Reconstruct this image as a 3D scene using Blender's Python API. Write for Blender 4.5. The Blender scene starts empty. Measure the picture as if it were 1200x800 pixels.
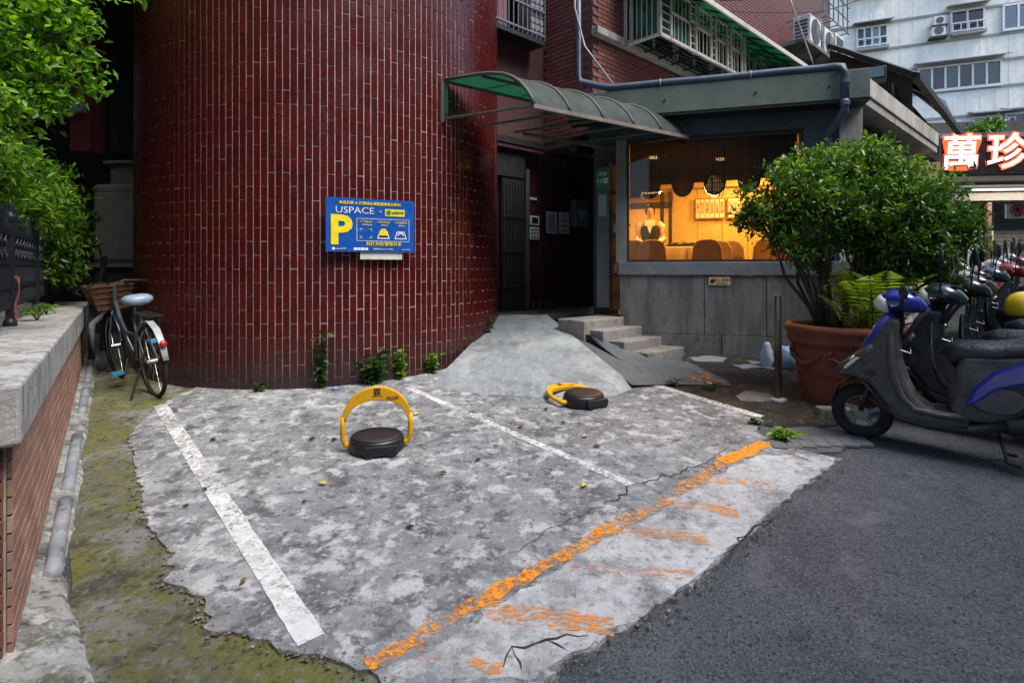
import bpy, bmesh, math, random
import numpy as np
from mathutils import Vector, Matrix, Euler, noise as mnoise

# ------------------------------------------------------------------ camera, sky, sun, exposure
SC = bpy.context.scene
R = math.radians
H, F, HZ, SLOPE = 1.54, 650.0, 315.0, 0.075        # eye height, focal length in photo pixels, horizon row, ground slope
cam_data = bpy.data.cameras.new('camera')
cam_data.sensor_width = 36.0
cam_data.lens = 36.0 * F / 1200.0
cam_data.shift_y = -(400.0 - HZ) / 1200.0
cam_data.clip_start = 0.05
cam_data.clip_end = 500
cam = bpy.data.objects.new('camera', cam_data)
SC.collection.objects.link(cam)
cam.location = (0, 0, H)
cam.rotation_euler = (R(90), 0, 0)
SC.camera = cam

SUN_EL, SUN_AZ = R(58), R(124)                       # azimuth measured clockwise from +Y
world = bpy.data.worlds.new('World'); SC.world = world; world.use_nodes = True
wn = world.node_tree.nodes; wl = world.node_tree.links; wn.clear()
sky = wn.new('ShaderNodeTexSky'); sky.sky_type = 'NISHITA'; sky.sun_disc = False
sky.sun_elevation = SUN_EL; sky.sun_rotation = SUN_AZ
sky.air_density = 1.0; sky.dust_density = 1.2; sky.ozone_density = 1.0
bg = wn.new('ShaderNodeBackground'); bg.inputs['Strength'].default_value = 0.11
wo = wn.new('ShaderNodeOutputWorld')
wl.new(sky.outputs[0], bg.inputs[0]); wl.new(bg.outputs[0], wo.inputs[0])
sun_d = bpy.data.lights.new('sun', 'SUN'); sun_d.energy = 1.5; sun_d.angle = R(35); sun_d.color = (1.0, 0.95, 0.88)
sun = bpy.data.objects.new('sun', sun_d); SC.collection.objects.link(sun)
sdir = Vector((math.sin(SUN_AZ) * math.cos(SUN_EL), math.cos(SUN_AZ) * math.cos(SUN_EL), math.sin(SUN_EL)))
sun.rotation_euler = (-sdir).to_track_quat('-Z', 'Y').to_euler()
sun.location = sdir * 30
vs = SC.view_settings
vs.view_transform = 'Standard'; vs.look = 'None'; vs.gamma = 1.0; vs.use_curve_mapping = False
vs.exposure = 1.75
SC.render.engine = 'CYCLES'
SC.cycles.use_denoising = True
SC.cycles.max_bounces = 8
SC.cycles.transparent_max_bounces = 24
SC.render.film_transparent = False

# ------------------------------------------------------------------ survey helpers
def gz(y): return SLOPE * min(y, 45.0)
def G(u, v, dz=0.0):
    """ground point seen at photo position (u, v)"""
    y = H / ((v - HZ) / F + SLOPE)
    return Vector(((u - 600) / F * y, y, gz(y) + dz))
def at(u, v, y):
    return Vector(((u - 600) / F * y, y, H + (HZ - v) / F * y))
def zat(v, y): return H + (HZ - v) / F * y
def onground(x, y, dz=0.0): return Vector((x, y, gz(y) + dz))
ANG = R(47)
AX = Vector((math.sin(ANG), math.cos(ANG), 0)); BX = Vector((-math.cos(ANG), math.sin(ANG), 0))
def frame(o, d):
    d = Vector((d[0], d[1], 0)).normalized(); n = Vector((-d.y, d.x, 0))
    m = Matrix.Identity(4)
    for i in range(3):
        m[i][0] = d[i]; m[i][1] = n[i]; m[i][2] = (0, 0, 1)[i]; m[i][3] = (o[0], o[1], o[2] if len(o) > 2 else 0)[i]
    return m
I4 = Matrix.Identity(4)
COL = SC.collection

# ------------------------------------------------------------------ mesh builder
class MB:
    def __init__(s, M=None):
        s.v = []; s.f = []; s.M = M
    def add(s, vs, fs):
        b = len(s.v)
        if s.M is not None: vs = [s.M @ Vector(p) for p in vs]
        s.v.extend([tuple(p) for p in vs]); s.f.extend([tuple(i + b for i in f) for f in fs]); return s
    def box(s, x0, x1, y0, y1, z0, z1):
        s.add([(x0,y0,z0),(x1,y0,z0),(x1,y1,z0),(x0,y1,z0),(x0,y0,z1),(x1,y0,z1),(x1,y1,z1),(x0,y1,z1)],
              [(0,3,2,1),(4,5,6,7),(0,1,5,4),(1,2,6,5),(2,3,7,6),(3,0,4,7)]); return s
    def prism(s, poly, z0, z1):
        """poly: ccw (x, y) list; z0, z1 numbers or functions of (x, y)"""
        n = len(poly)
        a = [(p[0], p[1], z0(p[0], p[1]) if callable(z0) else z0) for p in poly]
        b = [(p[0], p[1], z1(p[0], p[1]) if callable(z1) else z1) for p in poly]
        s.add(a + b, [tuple(range(n - 1, -1, -1)), tuple(range(n, 2 * n))] + [(i, (i + 1) % n, n + (i + 1) % n, n + i) for i in range(n)]); return s
    def xprism(s, poly, y0, y1):
        """profile in (x, z) extruded in y"""
        n = len(poly)
        s.add([(p[0], y0, p[1]) for p in poly] + [(p[0], y1, p[1]) for p in poly],
              [tuple(range(n)), tuple(range(2 * n - 1, n - 1, -1))] + [(i, n + i, n + (i + 1) % n, (i + 1) % n) for i in range(n)]); return s
    def tube(s, pts, r, n=8, cap=True):
        pts = [Vector(p) for p in pts]; k = len(pts)
        rs = r if isinstance(r, (list, tuple)) else [r] * k
        up = Vector((0.123, 0.456, 0.881)); vs = []
        for i, p in enumerate(pts):
            t = (pts[min(i + 1, k - 1)] - pts[max(i - 1, 0)])
            if t.length < 1e-9: t = Vector((0, 0, 1))
            t.normalize()
            a = t.cross(up)
            if a.length < 1e-3: a = t.cross(Vector((1, 0, 0)))
            a.normalize(); b = t.cross(a)
            for j in range(n):
                an = 2 * math.pi * j / n
                vs.append(p + (a * math.cos(an) + b * math.sin(an)) * rs[i])
        fs = [(i*n+j, i*n+(j+1)%n, (i+1)*n+(j+1)%n, (i+1)*n+j) for i in range(k-1) for j in range(n)]
        if cap: fs += [tuple(range(n - 1, -1, -1)), tuple(range((k-1)*n, k*n))]
        s.add(vs, fs); return s
    def bar(s, a, b, w, h=None):
        """square bar from a to b"""
        h = h or w; a = Vector(a); b = Vector(b); t = (b - a).normalized()
        x = t.cross(Vector((0, 0, 1)))
        if x.length < 1e-3: x = Vector((1, 0, 0))
        x.normalize(); y = x.cross(t)
        vs = [p + x * i * w / 2 + y * j * h / 2 for p in (a, b) for i, j in ((-1,-1),(1,-1),(1,1),(-1,1))]
        s.add(vs, [(0,1,2,3),(7,6,5,4),(0,4,5,1),(1,5,6,2),(2,6,7,3),(3,7,4,0)]); return s
    def lathe(s, prof, n=24, c=(0,0,0), cap=True):
        """prof: (r, z) bottom to top"""
        k = len(prof)
        vs = [(c[0]+r*math.cos(2*math.pi*j/n), c[1]+r*math.sin(2*math.pi*j/n), c[2]+z) for r, z in prof for j in range(n)]
        fs = [(i*n+j, i*n+(j+1)%n, (i+1)*n+(j+1)%n, (i+1)*n+j) for i in range(k-1) for j in range(n)]
        if cap: fs += [tuple(range(n - 1, -1, -1)), tuple(range((k-1)*n, k*n))]
        s.add(vs, fs); return s
    def ribbon(s, st, n=14, p=2.6):
        """smooth body swept in the xz plane. st: (x, z, half_width_y, half_thickness)"""
        k = len(st); vs = []
        for i, (x, z, hw, ht) in enumerate(st):
            a = st[max(i-1, 0)]; b = st[min(i+1, k-1)]
            tx, tz = b[0]-a[0], b[1]-a[1]; L = math.hypot(tx, tz) or 1
            nx, nz = -tz/L, tx/L
            for j in range(n):
                an = 2*math.pi*j/n; c, q = math.cos(an), math.sin(an)
                yy = hw*math.copysign(abs(c)**(2/p), c); tt = ht*math.copysign(abs(q)**(2/p), q)
                vs.append((x+nx*tt, yy, z+nz*tt))
        fs = [(i*n+j, i*n+(j+1)%n, (i+1)*n+(j+1)%n, (i+1)*n+j) for i in range(k-1) for j in range(n)]
        fs += [tuple(range(n - 1, -1, -1)), tuple(range((k-1)*n, k*n))]
        s.add(vs, fs); return s
    def torus(s, c, axis, Rr, r, n=28, m=10, a0=0, a1=2*math.pi):
        axis = Vector(axis).normalized(); e = axis.orthogonal().normalized()
        if abs(axis.z) < .9: e = (Vector((0,0,1)) - axis*axis.z).normalized()
        g = axis.cross(e); c = Vector(c); full = abs(a1-a0-2*math.pi) < 1e-4
        k = n if full else n+1; vs = []
        for i in range(k):
            an = a0+(a1-a0)*i/n; d = e*math.cos(an)+g*math.sin(an)
            for j in range(m):
                b = 2*math.pi*j/m; vs.append(c+d*(Rr+r*math.cos(b))+axis*r*math.sin(b))
        fs = [(i*m+j, i*m+(j+1)%m, ((i+1)%k)*m+(j+1)%m, ((i+1)%k)*m+j) for i in range(n if full else n) for j in range(m) if full or i < n]
        s.add(vs, fs); return s
    def build(s, name, mat, parent=None, local=False, smooth=False, bevel=0, sub=0, kind=None):
        me = bpy.data.meshes.new(name)
        me.from_pydata(s.v, [], s.f); me.update()
        bm = bmesh.new(); bm.from_mesh(me); bmesh.ops.recalc_face_normals(bm, faces=bm.faces); bm.to_mesh(me); bm.free()
        return mkobj(name, me, mat, parent, local, smooth, bevel, sub, kind)

def mkobj(name, me, mat, parent=None, local=False, smooth=False, bevel=0, sub=0, kind=None):
    o = bpy.data.objects.new(name, me); COL.objects.link(o)
    if mat is not None:
        for m_ in (mat if isinstance(mat, (list, tuple)) else [mat]): me.materials.append(m_)
    if parent is not None:
        o.parent = parent
        if not local and 'base' in parent: o.matrix_parent_inverse = Matrix.Translation(-Vector(parent['base']))
    if smooth: me.polygons.foreach_set('use_smooth', [True] * len(me.polygons))
    if bevel:
        b = o.modifiers.new('bevel', 'BEVEL'); b.width = bevel; b.segments = 2; b.limit_method = 'ANGLE'; b.angle_limit = R(40)
    if sub:
        b = o.modifiers.new('sub', 'SUBSURF'); b.levels = sub; b.render_levels = sub
    if kind: o['kind'] = kind
    return o
def inst(name, me, parent, M):
    o = bpy.data.objects.new(name, me); COL.objects.link(o); o.parent = parent
    o.matrix_parent_inverse = Matrix.Translation(-Vector(parent['base']))
    o.matrix_basis = M
    return o
def thing(name, label, cat, loc=(0,0,0), rot=None, group=None):
    o = bpy.data.objects.new(name, None); COL.objects.link(o); o.empty_display_size = .1
    o.location = loc; o['base'] = tuple(loc)
    if rot is not None: o.rotation_euler = rot if isinstance(rot, (tuple, list, Euler)) else (0, 0, rot)
    return tag(o, label, cat, group)
def tag(o, label, cat, group=None):
    o['label'] = label; o['category'] = cat
    if group: o['group'] = group
    return o
def struct(o): o['kind'] = 'structure'; return o
def copy_tree(o, parent=None):
    c = o.copy(); COL.objects.link(c); c.parent = parent
    for ch in o.children: copy_tree(ch, c)
    return c

# ------------------------------------------------------------------ materials
def newmat(name):
    m = bpy.data.materials.new(name); m.use_nodes = True
    nt = m.node_tree; b = nt.nodes['Principled BSDF']
    return m, nt, b
def c4(c): return (c[0], c[1], c[2], 1)
def nz_(nt, vec, scale, detail=6, rough=.6, dist=0.0):
    n = nt.nodes.new('ShaderNodeTexNoise'); n.inputs['Scale'].default_value = scale; n.inputs['Detail'].default_value = detail
    n.inputs['Roughness'].default_value = rough; n.inputs['Distortion'].default_value = dist
    if vec is not None: nt.links.new(vec, n.inputs['Vector'])
    return n.outputs['Fac']
def mapr(nt, val, a, b, c=0., d=1.):
    n = nt.nodes.new('ShaderNodeMapRange'); n.clamp = True
    nt.links.new(val, n.inputs[0])
    for i, x in enumerate((a, b, c, d)): n.inputs[1+i].default_value = x
    return n.outputs[0]
def mth(nt, op, a, b=None):
    n = nt.nodes.new('ShaderNodeMath'); n.operation = op
    for i, x in enumerate((a, b)):
        if x is None: continue
        if isinstance(x, (int, float)): n.inputs[i].default_value = x
        else: nt.links.new(x, n.inputs[i])
    return n.outputs[0]
def mixc(nt, fac, a, b, mode='MIX'):
    n = nt.nodes.new('ShaderNodeMix'); n.data_type = 'RGBA'; n.blend_type = mode
    for s_, x in ((n.inputs[0], fac), (n.inputs[6], a), (n.inputs[7], b)):
        if isinstance(x, (int, float)): s_.default_value = x
        elif isinstance(x, (tuple, list)): s_.default_value = c4(x)
        else: nt.links.new(x, s_)
    return n.outputs[2]
def coords(nt, stretch=None, kind='Object'):
    tc = nt.nodes.new('ShaderNodeTexCoord'); o = tc.outputs[kind]
    if stretch:
        mp = nt.nodes.new('ShaderNodeMapping'); mp.inputs['Scale'].default_value = stretch
        nt.links.new(o, mp.inputs[0]); o = mp.outputs[0]
    return o
def surf(name, base, layers=(), rough=.7, rvar=.15, bump=.3, bscale=40, spec=.4, metal=0., rand=0., alpha=None, coat=0., world=False, bdist=.01, zdirt=None, trans=0.):
    """layers: (colour, noise scale, lo, hi, strength[, stretch]) blotches laid over the base colour"""
    m, nt, b = newmat(name)
    if world:
        ge = nt.nodes.new('ShaderNodeNewGeometry'); vec = ge.outputs['Position']
    else: vec = coords(nt)
    col = None
    nb = nz_(nt, vec, bscale * .31, 5)
    col = mixc(nt, mapr(nt, nb, .3, .7), tuple(x * .86 for x in base), tuple(min(1, x * 1.12) for x in base))
    for i, L in enumerate(layers):
        c, sc, lo, hi, st = L[:5]
        v2 = vec
        mp = nt.nodes.new('ShaderNodeMapping'); mp.inputs['Location'].default_value = (3.1 * i + 1.7, 5.3 * i, 2.9 * i)
        if len(L) > 5: mp.inputs['Scale'].default_value = L[5]
        nt.links.new(vec, mp.inputs[0]); v2 = mp.outputs[0]
        mask = mapr(nt, nz_(nt, v2, sc, 8, .65, .3), lo, hi, 0, st)
        col = mixc(nt, mask, col, c)
    if zdirt:                                          # splash dirt with a ragged upper edge: (z0, z1, colour, strength)
        ge2 = nt.nodes.new('ShaderNodeNewGeometry'); sp = nt.nodes.new('ShaderNodeSeparateXYZ'); nt.links.new(ge2.outputs['Position'], sp.inputs[0])
        zz = mth(nt, 'ADD', sp.outputs[2], mth(nt, 'MULTIPLY', nz_(nt, ge2.outputs['Position'], 2.3, 8, .7), -.9))
        zz = mth(nt, 'ADD', zz, .45)
        col = mixc(nt, mapr(nt, zz, zdirt[0], zdirt[1], zdirt[3], 0), col, zdirt[2])
    if rand:
        oi = nt.nodes.new('ShaderNodeObjectInfo')
        col = mixc(nt, 1.0, col, mapr_col(nt, oi.outputs['Random'], 1 - rand, 1 + rand), 'MULTIPLY')
    nt.links.new(col, b.inputs['Base Color'])
    nt.links.new(mapr(nt, nz_(nt, vec, bscale * .2, 4), .3, .7, max(.02, rough - rvar), min(1, rough + rvar)), b.inputs['Roughness'])
    b.inputs['Specular IOR Level'].default_value = spec; b.inputs['Metallic'].default_value = metal
    if coat: b.inputs['Coat Weight'].default_value = coat; b.inputs['Coat Roughness'].default_value = .12
    if bump:
        bp = nt.nodes.new('ShaderNodeBump'); bp.inputs['Strength'].default_value = bump; bp.inputs['Distance'].default_value = bdist
        nt.links.new(nz_(nt, vec, bscale, 8, .7), bp.inputs['Height']); nt.links.new(bp.outputs[0], b.inputs['Normal'])
    if trans: b.inputs['Transmission Weight'].default_value = trans
    if alpha:                                          # worn paint: (scale, lo, hi[, stretch])
        mp = nt.nodes.new('ShaderNodeMapping'); nt.links.new(vec, mp.inputs[0])
        if len(alpha) > 3: mp.inputs['Scale'].default_value = alpha[3]
        a1 = nz_(nt, mp.outputs[0], alpha[0], 12, .72, .2); a2 = nz_(nt, vec, 1.3, 3)
        aa = mth(nt, 'ADD', a1, mth(nt, 'MULTIPLY', mth(nt, 'SUBTRACT', a2, .5), .7))
        nt.links.new(mapr(nt, aa, alpha[1], alpha[2]), b.inputs['Alpha'])
    return m
def mapr_col(nt, val, a, b):
    o = mapr(nt, val, 0, 1, a, b)
    n = nt.nodes.new('ShaderNodeCombineColor')
    for i in range(3): nt.links.new(o, n.inputs[i])
    return n.outputs[0]
def plain(name, col, rough=.5, metal=0., spec=.5, coat=0., emit=None, es=1.0, bump=0):
    m, nt, b = newmat(name)
    vec = coords(nt)
    c = mixc(nt, mapr(nt, nz_(nt, vec, 9, 6), .35, .7), tuple(x * .85 for x in col), tuple(min(1, x * 1.08) for x in col))
    nt.links.new(c, b.inputs['Base Color'])
    b.inputs['Roughness'].default_value = rough; b.inputs['Metallic'].default_value = metal; b.inputs['Specular IOR Level'].default_value = spec
    nt.links.new(mapr(nt, nz_(nt, vec, 14, 6), .3, .7, max(.03, rough - .1), min(1, rough + .12)), b.inputs['Roughness'])
    if coat: b.inputs['Coat Weight'].default_value = coat; b.inputs['Coat Roughness'].default_value = .08
    if emit: b.inputs['Emission Color'].default_value = c4(emit); b.inputs['Emission Strength'].default_value = es
    if bump:
        bp = nt.nodes.new('ShaderNodeBump'); bp.inputs['Strength'].default_value = bump; bp.inputs['Distance'].default_value = .004
        nt.links.new(nz_(nt, vec, 120, 5), bp.inputs['Height']); nt.links.new(bp.outputs[0], b.inputs['Normal'])
    return m
def leafmat(name, dark, mid, light, trans=.35, rough=.35):
    """colour from a per-leaf random attribute; light also passes through the blade"""
    m, nt, b = newmat(name)
    at_ = nt.nodes.new('ShaderNodeAttribute'); at_.attribute_name = 'tint'
    rp = nt.nodes.new('ShaderNodeValToRGB'); cr = rp.color_ramp
    cr.elements[0].color = c4(dark); cr.elements[1].color = c4(light)
    e = cr.elements.new(.55); e.color = c4(mid)
    nt.links.new(at_.outputs['Fac'], rp.inputs[0])
    nt.links.new(rp.outputs[0], b.inputs['Base Color']); b.inputs['Roughness'].default_value = rough
    tr = nt.nodes.new('ShaderNodeBsdfTranslucent')
    nt.links.new(mixc(nt, 1.0, rp.outputs[0], (1.35, 1.5, .7), 'MULTIPLY'), tr.inputs[0])
    mx = nt.nodes.new('ShaderNodeMixShader'); mx.inputs[0].default_value = trans
    nt.links.new(b.outputs[0], mx.inputs[1]); nt.links.new(tr.outputs[0], mx.inputs[2])
    nt.links.new(mx.outputs[0], nt.nodes['Material Output'].inputs[0])
    return m
def glassmat(name, tint=(.8,.85,.85), refl=.12, rough=.02):
    m, nt, b = newmat(name)
    t = nt.nodes.new('ShaderNodeBsdfTransparent'); t.inputs[0].default_value = c4(tint)
    g = nt.nodes.new('ShaderNodeBsdfGlossy'); g.inputs['Roughness'].default_value = rough
    fr = nt.nodes.new('ShaderNodeFresnel'); fr.inputs[0].default_value = 1.45
    mx = nt.nodes.new('ShaderNodeMixShader'); nt.links.new(mth(nt, 'MULTIPLY', fr.outputs[0], refl * 8), mx.inputs[0])
    nt.links.new(t.outputs[0], mx.inputs[1]); nt.links.new(g.outputs[0], mx.inputs[2])
    nt.links.new(mx.outputs[0], nt.nodes['Material Output'].inputs[0])
    return m

def text(body, size, M, mat, parent, name='lettering', depth=.0015, offset=0., align='CENTER', local=False, shear=0., sx=1.0):
    cu = bpy.data.curves.new(name, 'FONT'); cu.body = body; cu.size = size; cu.extrude = depth; cu.offset = offset
    cu.align_x = align; cu.align_y = 'CENTER'; cu.resolution_u = 3; cu.shear = shear
    t = bpy.data.objects.new(name, cu); COL.objects.link(t)
    dg = bpy.context.evaluated_depsgraph_get(); dg.update()
    me = bpy.data.meshes.new_from_object(t.evaluated_get(dg))
    bpy.data.objects.remove(t); bpy.data.curves.remove(cu)
    me.name = name
    me.transform(M @ Matrix.Diagonal((sx, 1, 1, 1)))
    return mkobj(name, me, mat, parent, local)
def textframe(c, right, up):
    """text plane: x to the right, y up, facing out of the plane"""
    r = Vector(right).normalized(); u = Vector(up).normalized(); n = r.cross(u)
    m = Matrix.Identity(4)
    for i in range(3): m[i][0] = r[i]; m[i][1] = u[i]; m[i][2] = n[i]; m[i][3] = c[i]
    return m

RNG = random.Random(7)
# ------------------------------------------------------------------ ground
M_ASPH = surf('asphalt', (.155, .165, .186), [((.23,.24,.255), 1.0, .46, .62, .7), ((.055,.057,.062), 1.9, .53, .68, .65), ((.36,.375,.40), 105, .53, .62, .8), ((.024,.025,.028), 85, .52, .61, .85), ((.045,.046,.05), 22, .56, .66, .5), ((.30,.30,.31), 4.5, .58, .72, .6), ((.10,.085,.07), .7, .55, .7, .35)],
              rough=.75, bump=1.0, bscale=90, bdist=.04, spec=.35)
M_CONC = surf('worn_concrete', (.26, .266, .275), [((.145,.148,.156), .6, .46, .62, .6), ((.42,.42,.42), 2.0, .52, .64, .65), ((.085,.086,.09), 3.3, .51, .63, .75), ((.56,.56,.56), 7, .53, .61, .8), ((.07,.07,.073), 11, .53, .62, .75), ((.52,.52,.51), 24, .55, .65, .6), ((.06,.06,.06), 38, .56, .67, .65), ((.5,.49,.48), 70, .60, .68, .6)],
              rough=.85, bump=.8, bscale=55, bdist=.02, spec=.25)
M_CONC2 = surf('trowelled_ramp_concrete', (.25, .27, .28), [((.40,.42,.42), 1.5, .50, .66, .7, (1.6, 1, 1)), ((.13,.14,.145), 2.2, .50, .64, .7), ((.42,.44,.44), 6, .55, .68, .5, (2.5,1,1)), ((.10,.105,.11), 9, .56, .68, .6), ((.07,.07,.07), 30, .58, .68, .6)], rough=.8, bump=.5, bscale=40, spec=.25)
M_CONCD = surf('dark_patch_concrete', (.105, .115, .122), [((.16,.165,.165), 2.1, .52, .68, .6), ((.035,.035,.035), 4.5, .54, .68, .6), ((.3,.3,.3), 13, .66, .74, .6)], rough=.85, bump=.7, bscale=60)
M_CONCD2 = surf('drain_concrete', (.15,.155,.16), [((.08,.08,.08), 4, .48, .62, .7), ((.24,.24,.24), 9, .54, .66, .6)], rough=.85, bump=.6, bscale=50)
M_CONCD3 = surf('pale_patch_concrete', (.22,.225,.23), [((.12,.12,.12), 4, .48, .62, .7), ((.32,.32,.32), 9, .54, .66, .6)], rough=.85, bump=.6, bscale=50)
M_MOSS = surf('mossy_concrete', (.175, .175, .115), [((.23,.235,.055), 1.5, .45, .58, .75), ((.32,.315,.30), 2.8, .50, .60, .85), ((.07,.068,.055), 4.5, .52, .62, .75), ((.19,.20,.05), 9, .5, .58, .75), ((.30,.29,.27), 17, .55, .64, .7), ((.05,.05,.035), 26, .54, .63, .75), ((.26,.26,.2), 50, .58, .66, .6)], rough=.95, bump=1.0, bscale=70, bdist=.03, spec=.15)
M_DIRT = surf('damp_dirt', (.052, .045, .038), [((.11,.085,.06), 3, .48, .66, .7), ((.16,.16,.16), 5, .58, .7, .6), ((.02,.018,.016), 9, .5, .66, .7), ((.2,.14,.08), 40, .62, .72, .6)], rough=.95, bump=1.0, bscale=60, bdist=.03, spec=.15)
M_CRACK = plain('crack_dark', (.022, .021, .02), rough=1)
M_WHITEP = surf('worn_white_paint', (.62, .62, .61), [((.3,.3,.3), 6, .5, .64, .7), ((.2,.2,.2), 26, .55, .66, .75)], rough=.7, bump=.6, bscale=60, alpha=(42, .38, .50))
M_WHITEP2 = surf('scraped_white_paint', (.6, .6, .6), [((.3,.3,.3), 6, .5, .7, .7)], rough=.7, bump=.6, bscale=60, alpha=(40, .40, .57))
M_ORANGE = surf('worn_orange_paint', (.78, .27, .02), [((.65,.35,.12), 8, .5, .68, .6), ((.3,.2,.12), 30, .6, .7, .6)], rough=.7, bump=.6, bscale=60, alpha=(34, .41, .56))
M_ORANGE3 = surf('thin_orange_paint', (.74, .29, .05), [((.6,.4,.25), 8, .5, .68, .6)], rough=.7, bump=.6, bscale=60, alpha=(34, .44, .60))
M_ORANGE2 = surf('scraped_orange_paint', (.72, .27, .05), [((.6,.4,.25), 8, .5, .68, .6)], rough=.7, bump=.6, bscale=60, alpha=(36, .47, .66, (.6, 1.6, 1)))

def jit(poly, step, amp, rng, closed=True):
    """subdivide a ground outline and roughen it"""
    out = []; n = len(poly)
    for i in range(n if closed else n - 1):
        a, b = Vector(poly[i][:2]), Vector(poly[(i + 1) % n][:2])
        k = max(1, int((b - a).length / step))
        for j in range(k):
            p = a.lerp(b, j / k)
            d = (b - a); nrm = Vector((-d.y, d.x)).normalized()
            out.append(p + nrm * rng.gauss(0, amp))
    if not closed: out.append(Vector(poly[-1][:2]))
    return out
def ground_sheet(name, poly, mat, dz, skirt=.0, rng=None):
    """an even sheet (or low slab when skirt > 0) over the sloping ground, filled from its outline"""
    bm = bmesh.new()
    vs_ = [bm.verts.new((p[0], p[1], 0)) for p in poly]
    es = [bm.edges.new((vs_[i], vs_[(i + 1) % len(vs_)])) for i in range(len(vs_))]
    bmesh.ops.triangle_fill(bm, use_beauty=True, use_dissolve=False, edges=es)
    bmesh.ops.recalc_face_normals(bm, faces=bm.faces)
    for f in bm.faces:
        if f.normal.z < 0: f.normal_flip()
    for v in bm.verts: v.co.z = gz(v.co.y) + dz
    if skirt:
        ext = bmesh.ops.extrude_edge_only(bm, edges=[e for e in bm.edges if e.is_boundary])
        for v in [g for g in ext['geom'] if isinstance(g, bmesh.types.BMVert)]: v.co.z -= skirt
    me = bpy.data.meshes.new(name); bm.to_mesh(me); bm.free()
    return struct(mkobj(name, me, mat))

# the street: one sheet out to the far buildings and well past the frame
bm_ = MB(); xs = [-40, -12, -6, 0, 6, 12, 20, 40, 80]; ys = [-25, -6, 0, 3, 6, 9, 14, 20, 30, 45, 90]
bm_.add([(x, y, gz(y)) for y in ys for x in xs], [(j*len(xs)+i, j*len(xs)+i+1, (j+1)*len(xs)+i+1, (j+1)*len(xs)+i) for j in range(len(ys)-1) for i in range(len(xs)-1)])
struct(bm_.build('road', M_ASPH))
rg = random.Random(3)
# concrete parking slab
left = [(208,466),(186,478),(152,512),(158,545),(168,580),(166,606),(180,630),(200,650),(206,668),(191,686),(222,697),(240,712),(243,730),(236,743),(290,747),(330,766),(352,773),(385,777),(432,793),(470,835)]
right = [(600,850),(640,800),(662,781),(692,763),(735,741),(770,716),(800,696),(840,666),(852,650),(886,626),(900,606),(930,581),(960,561),(988,541)]
top = [(950,533),(905,521),(884,508),(896,494),(850,478),(800,462),(752,447),(700,430),(600,418),(480,430),(330,440),(250,447)]
poly = jit([G(u, v) for u, v in left], .035, .009, rg, False) + jit([G(u, v) for u, v in right], .04, .011, rg, False) + jit([G(u, v) for u, v in top], .15, .004, rg, False)
ground_sheet('parking_slab', poly, M_CONC, .022, .06)
M_CONCP = surf('paler_edge_concrete', (.52, .52, .52), [((.36,.36,.365), 1.1, .46, .62, .6), ((.68,.68,.675), 3, .52, .64, .7), ((.16,.16,.165), 5, .54, .66, .6), ((.62,.62,.61), 12, .55, .65, .6), ((.12,.12,.12), 26, .56, .66, .6), ((.07,.07,.07), 45, .58, .68, .6)], rough=.85, bump=.8, bscale=55, bdist=.02, spec=.25, alpha=(4, .30, .52))
ep = [G(u, v) for u, v in [(455,800),(600,706),(700,645),(770,606),(830,566),(885,537),(945,536),(982,541),(955,561),(925,582),(896,606),(880,626),(847,650),(834,666),(795,696),(764,716),(728,741),(686,763),(655,781),(620,805)]]
ground_sheet('slab_edge_strip', jit(ep, .06, .012, rg), M_CONCP, .0232)
# mossy strip between slab and planter wall
ms = [G(-60,1000), G(-120,790), G(40,760), G(84,750), G(80,660), G(88,565), G(104,478), G(112,440), G(150,425), G(215,440), G(300,455), G(300,600), G(420,760), G(520,830), G(620,1000)]
ground_sheet('moss_strip', jit(ms, .2, .01, rg), M_MOSS, .008)
# dirt and patched concrete in front of the restaurant
ground_sheet('dirt_patch', jit([G(745,455), G(800,430), G(805,405), G(930,415), G(1010,425), G(1030,470), G(1000,495), G(945,505), G(900,500), G(860,490), G(800,468)], .12, .012, rg), M_DIRT, .010)
ground_sheet('drain_apron', jit([G(905,505), G(950,502), G(1005,510), G(985,532), G(940,534), G(890,522)], .12, .006, rg), M_CONCD, .017, .03)
for i, (pts, m) in enumerate([([(862,466),(872,460),(900,463),(912,469),(893,474),(868,471)], M_CONC), ([(806,421),(830,418),(852,421),(846,426),(815,425)], M_CONC2), ([(858,430),(880,428),(893,432),(870,434)], M_CONC), ([(877,424),(915,430),(930,433),(905,435),(880,429)], M_CONC2), ([(936,436),(948,437),(945,441),(935,440)], M_CONC)]):
    ground_sheet('cement_patch', jit([G(*p) for p in pts], .05, .01, rg), M_CONCD2 if i in (0, 3) else M_CONCD3, .019 + .001 * i, .012)

# drain cover with separate bars beside the scooter wheel
dr = thing('drain_cover', 'concrete drain cover with slots beside the scooter front wheel', 'drain cover', G(965, 520))
c0 = G(968, 520)
for k in range(7):
    M = frame((c0.x - .36 + .105 * k, c0.y - .02 + .012 * k, gz(c0.y) + .028), (.25, 1))
    MB(M).box(-.13, .13, -.049, .049, -.03, -.004).build('slab_bar', M_CONCD2, dr, bevel=.006)

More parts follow.
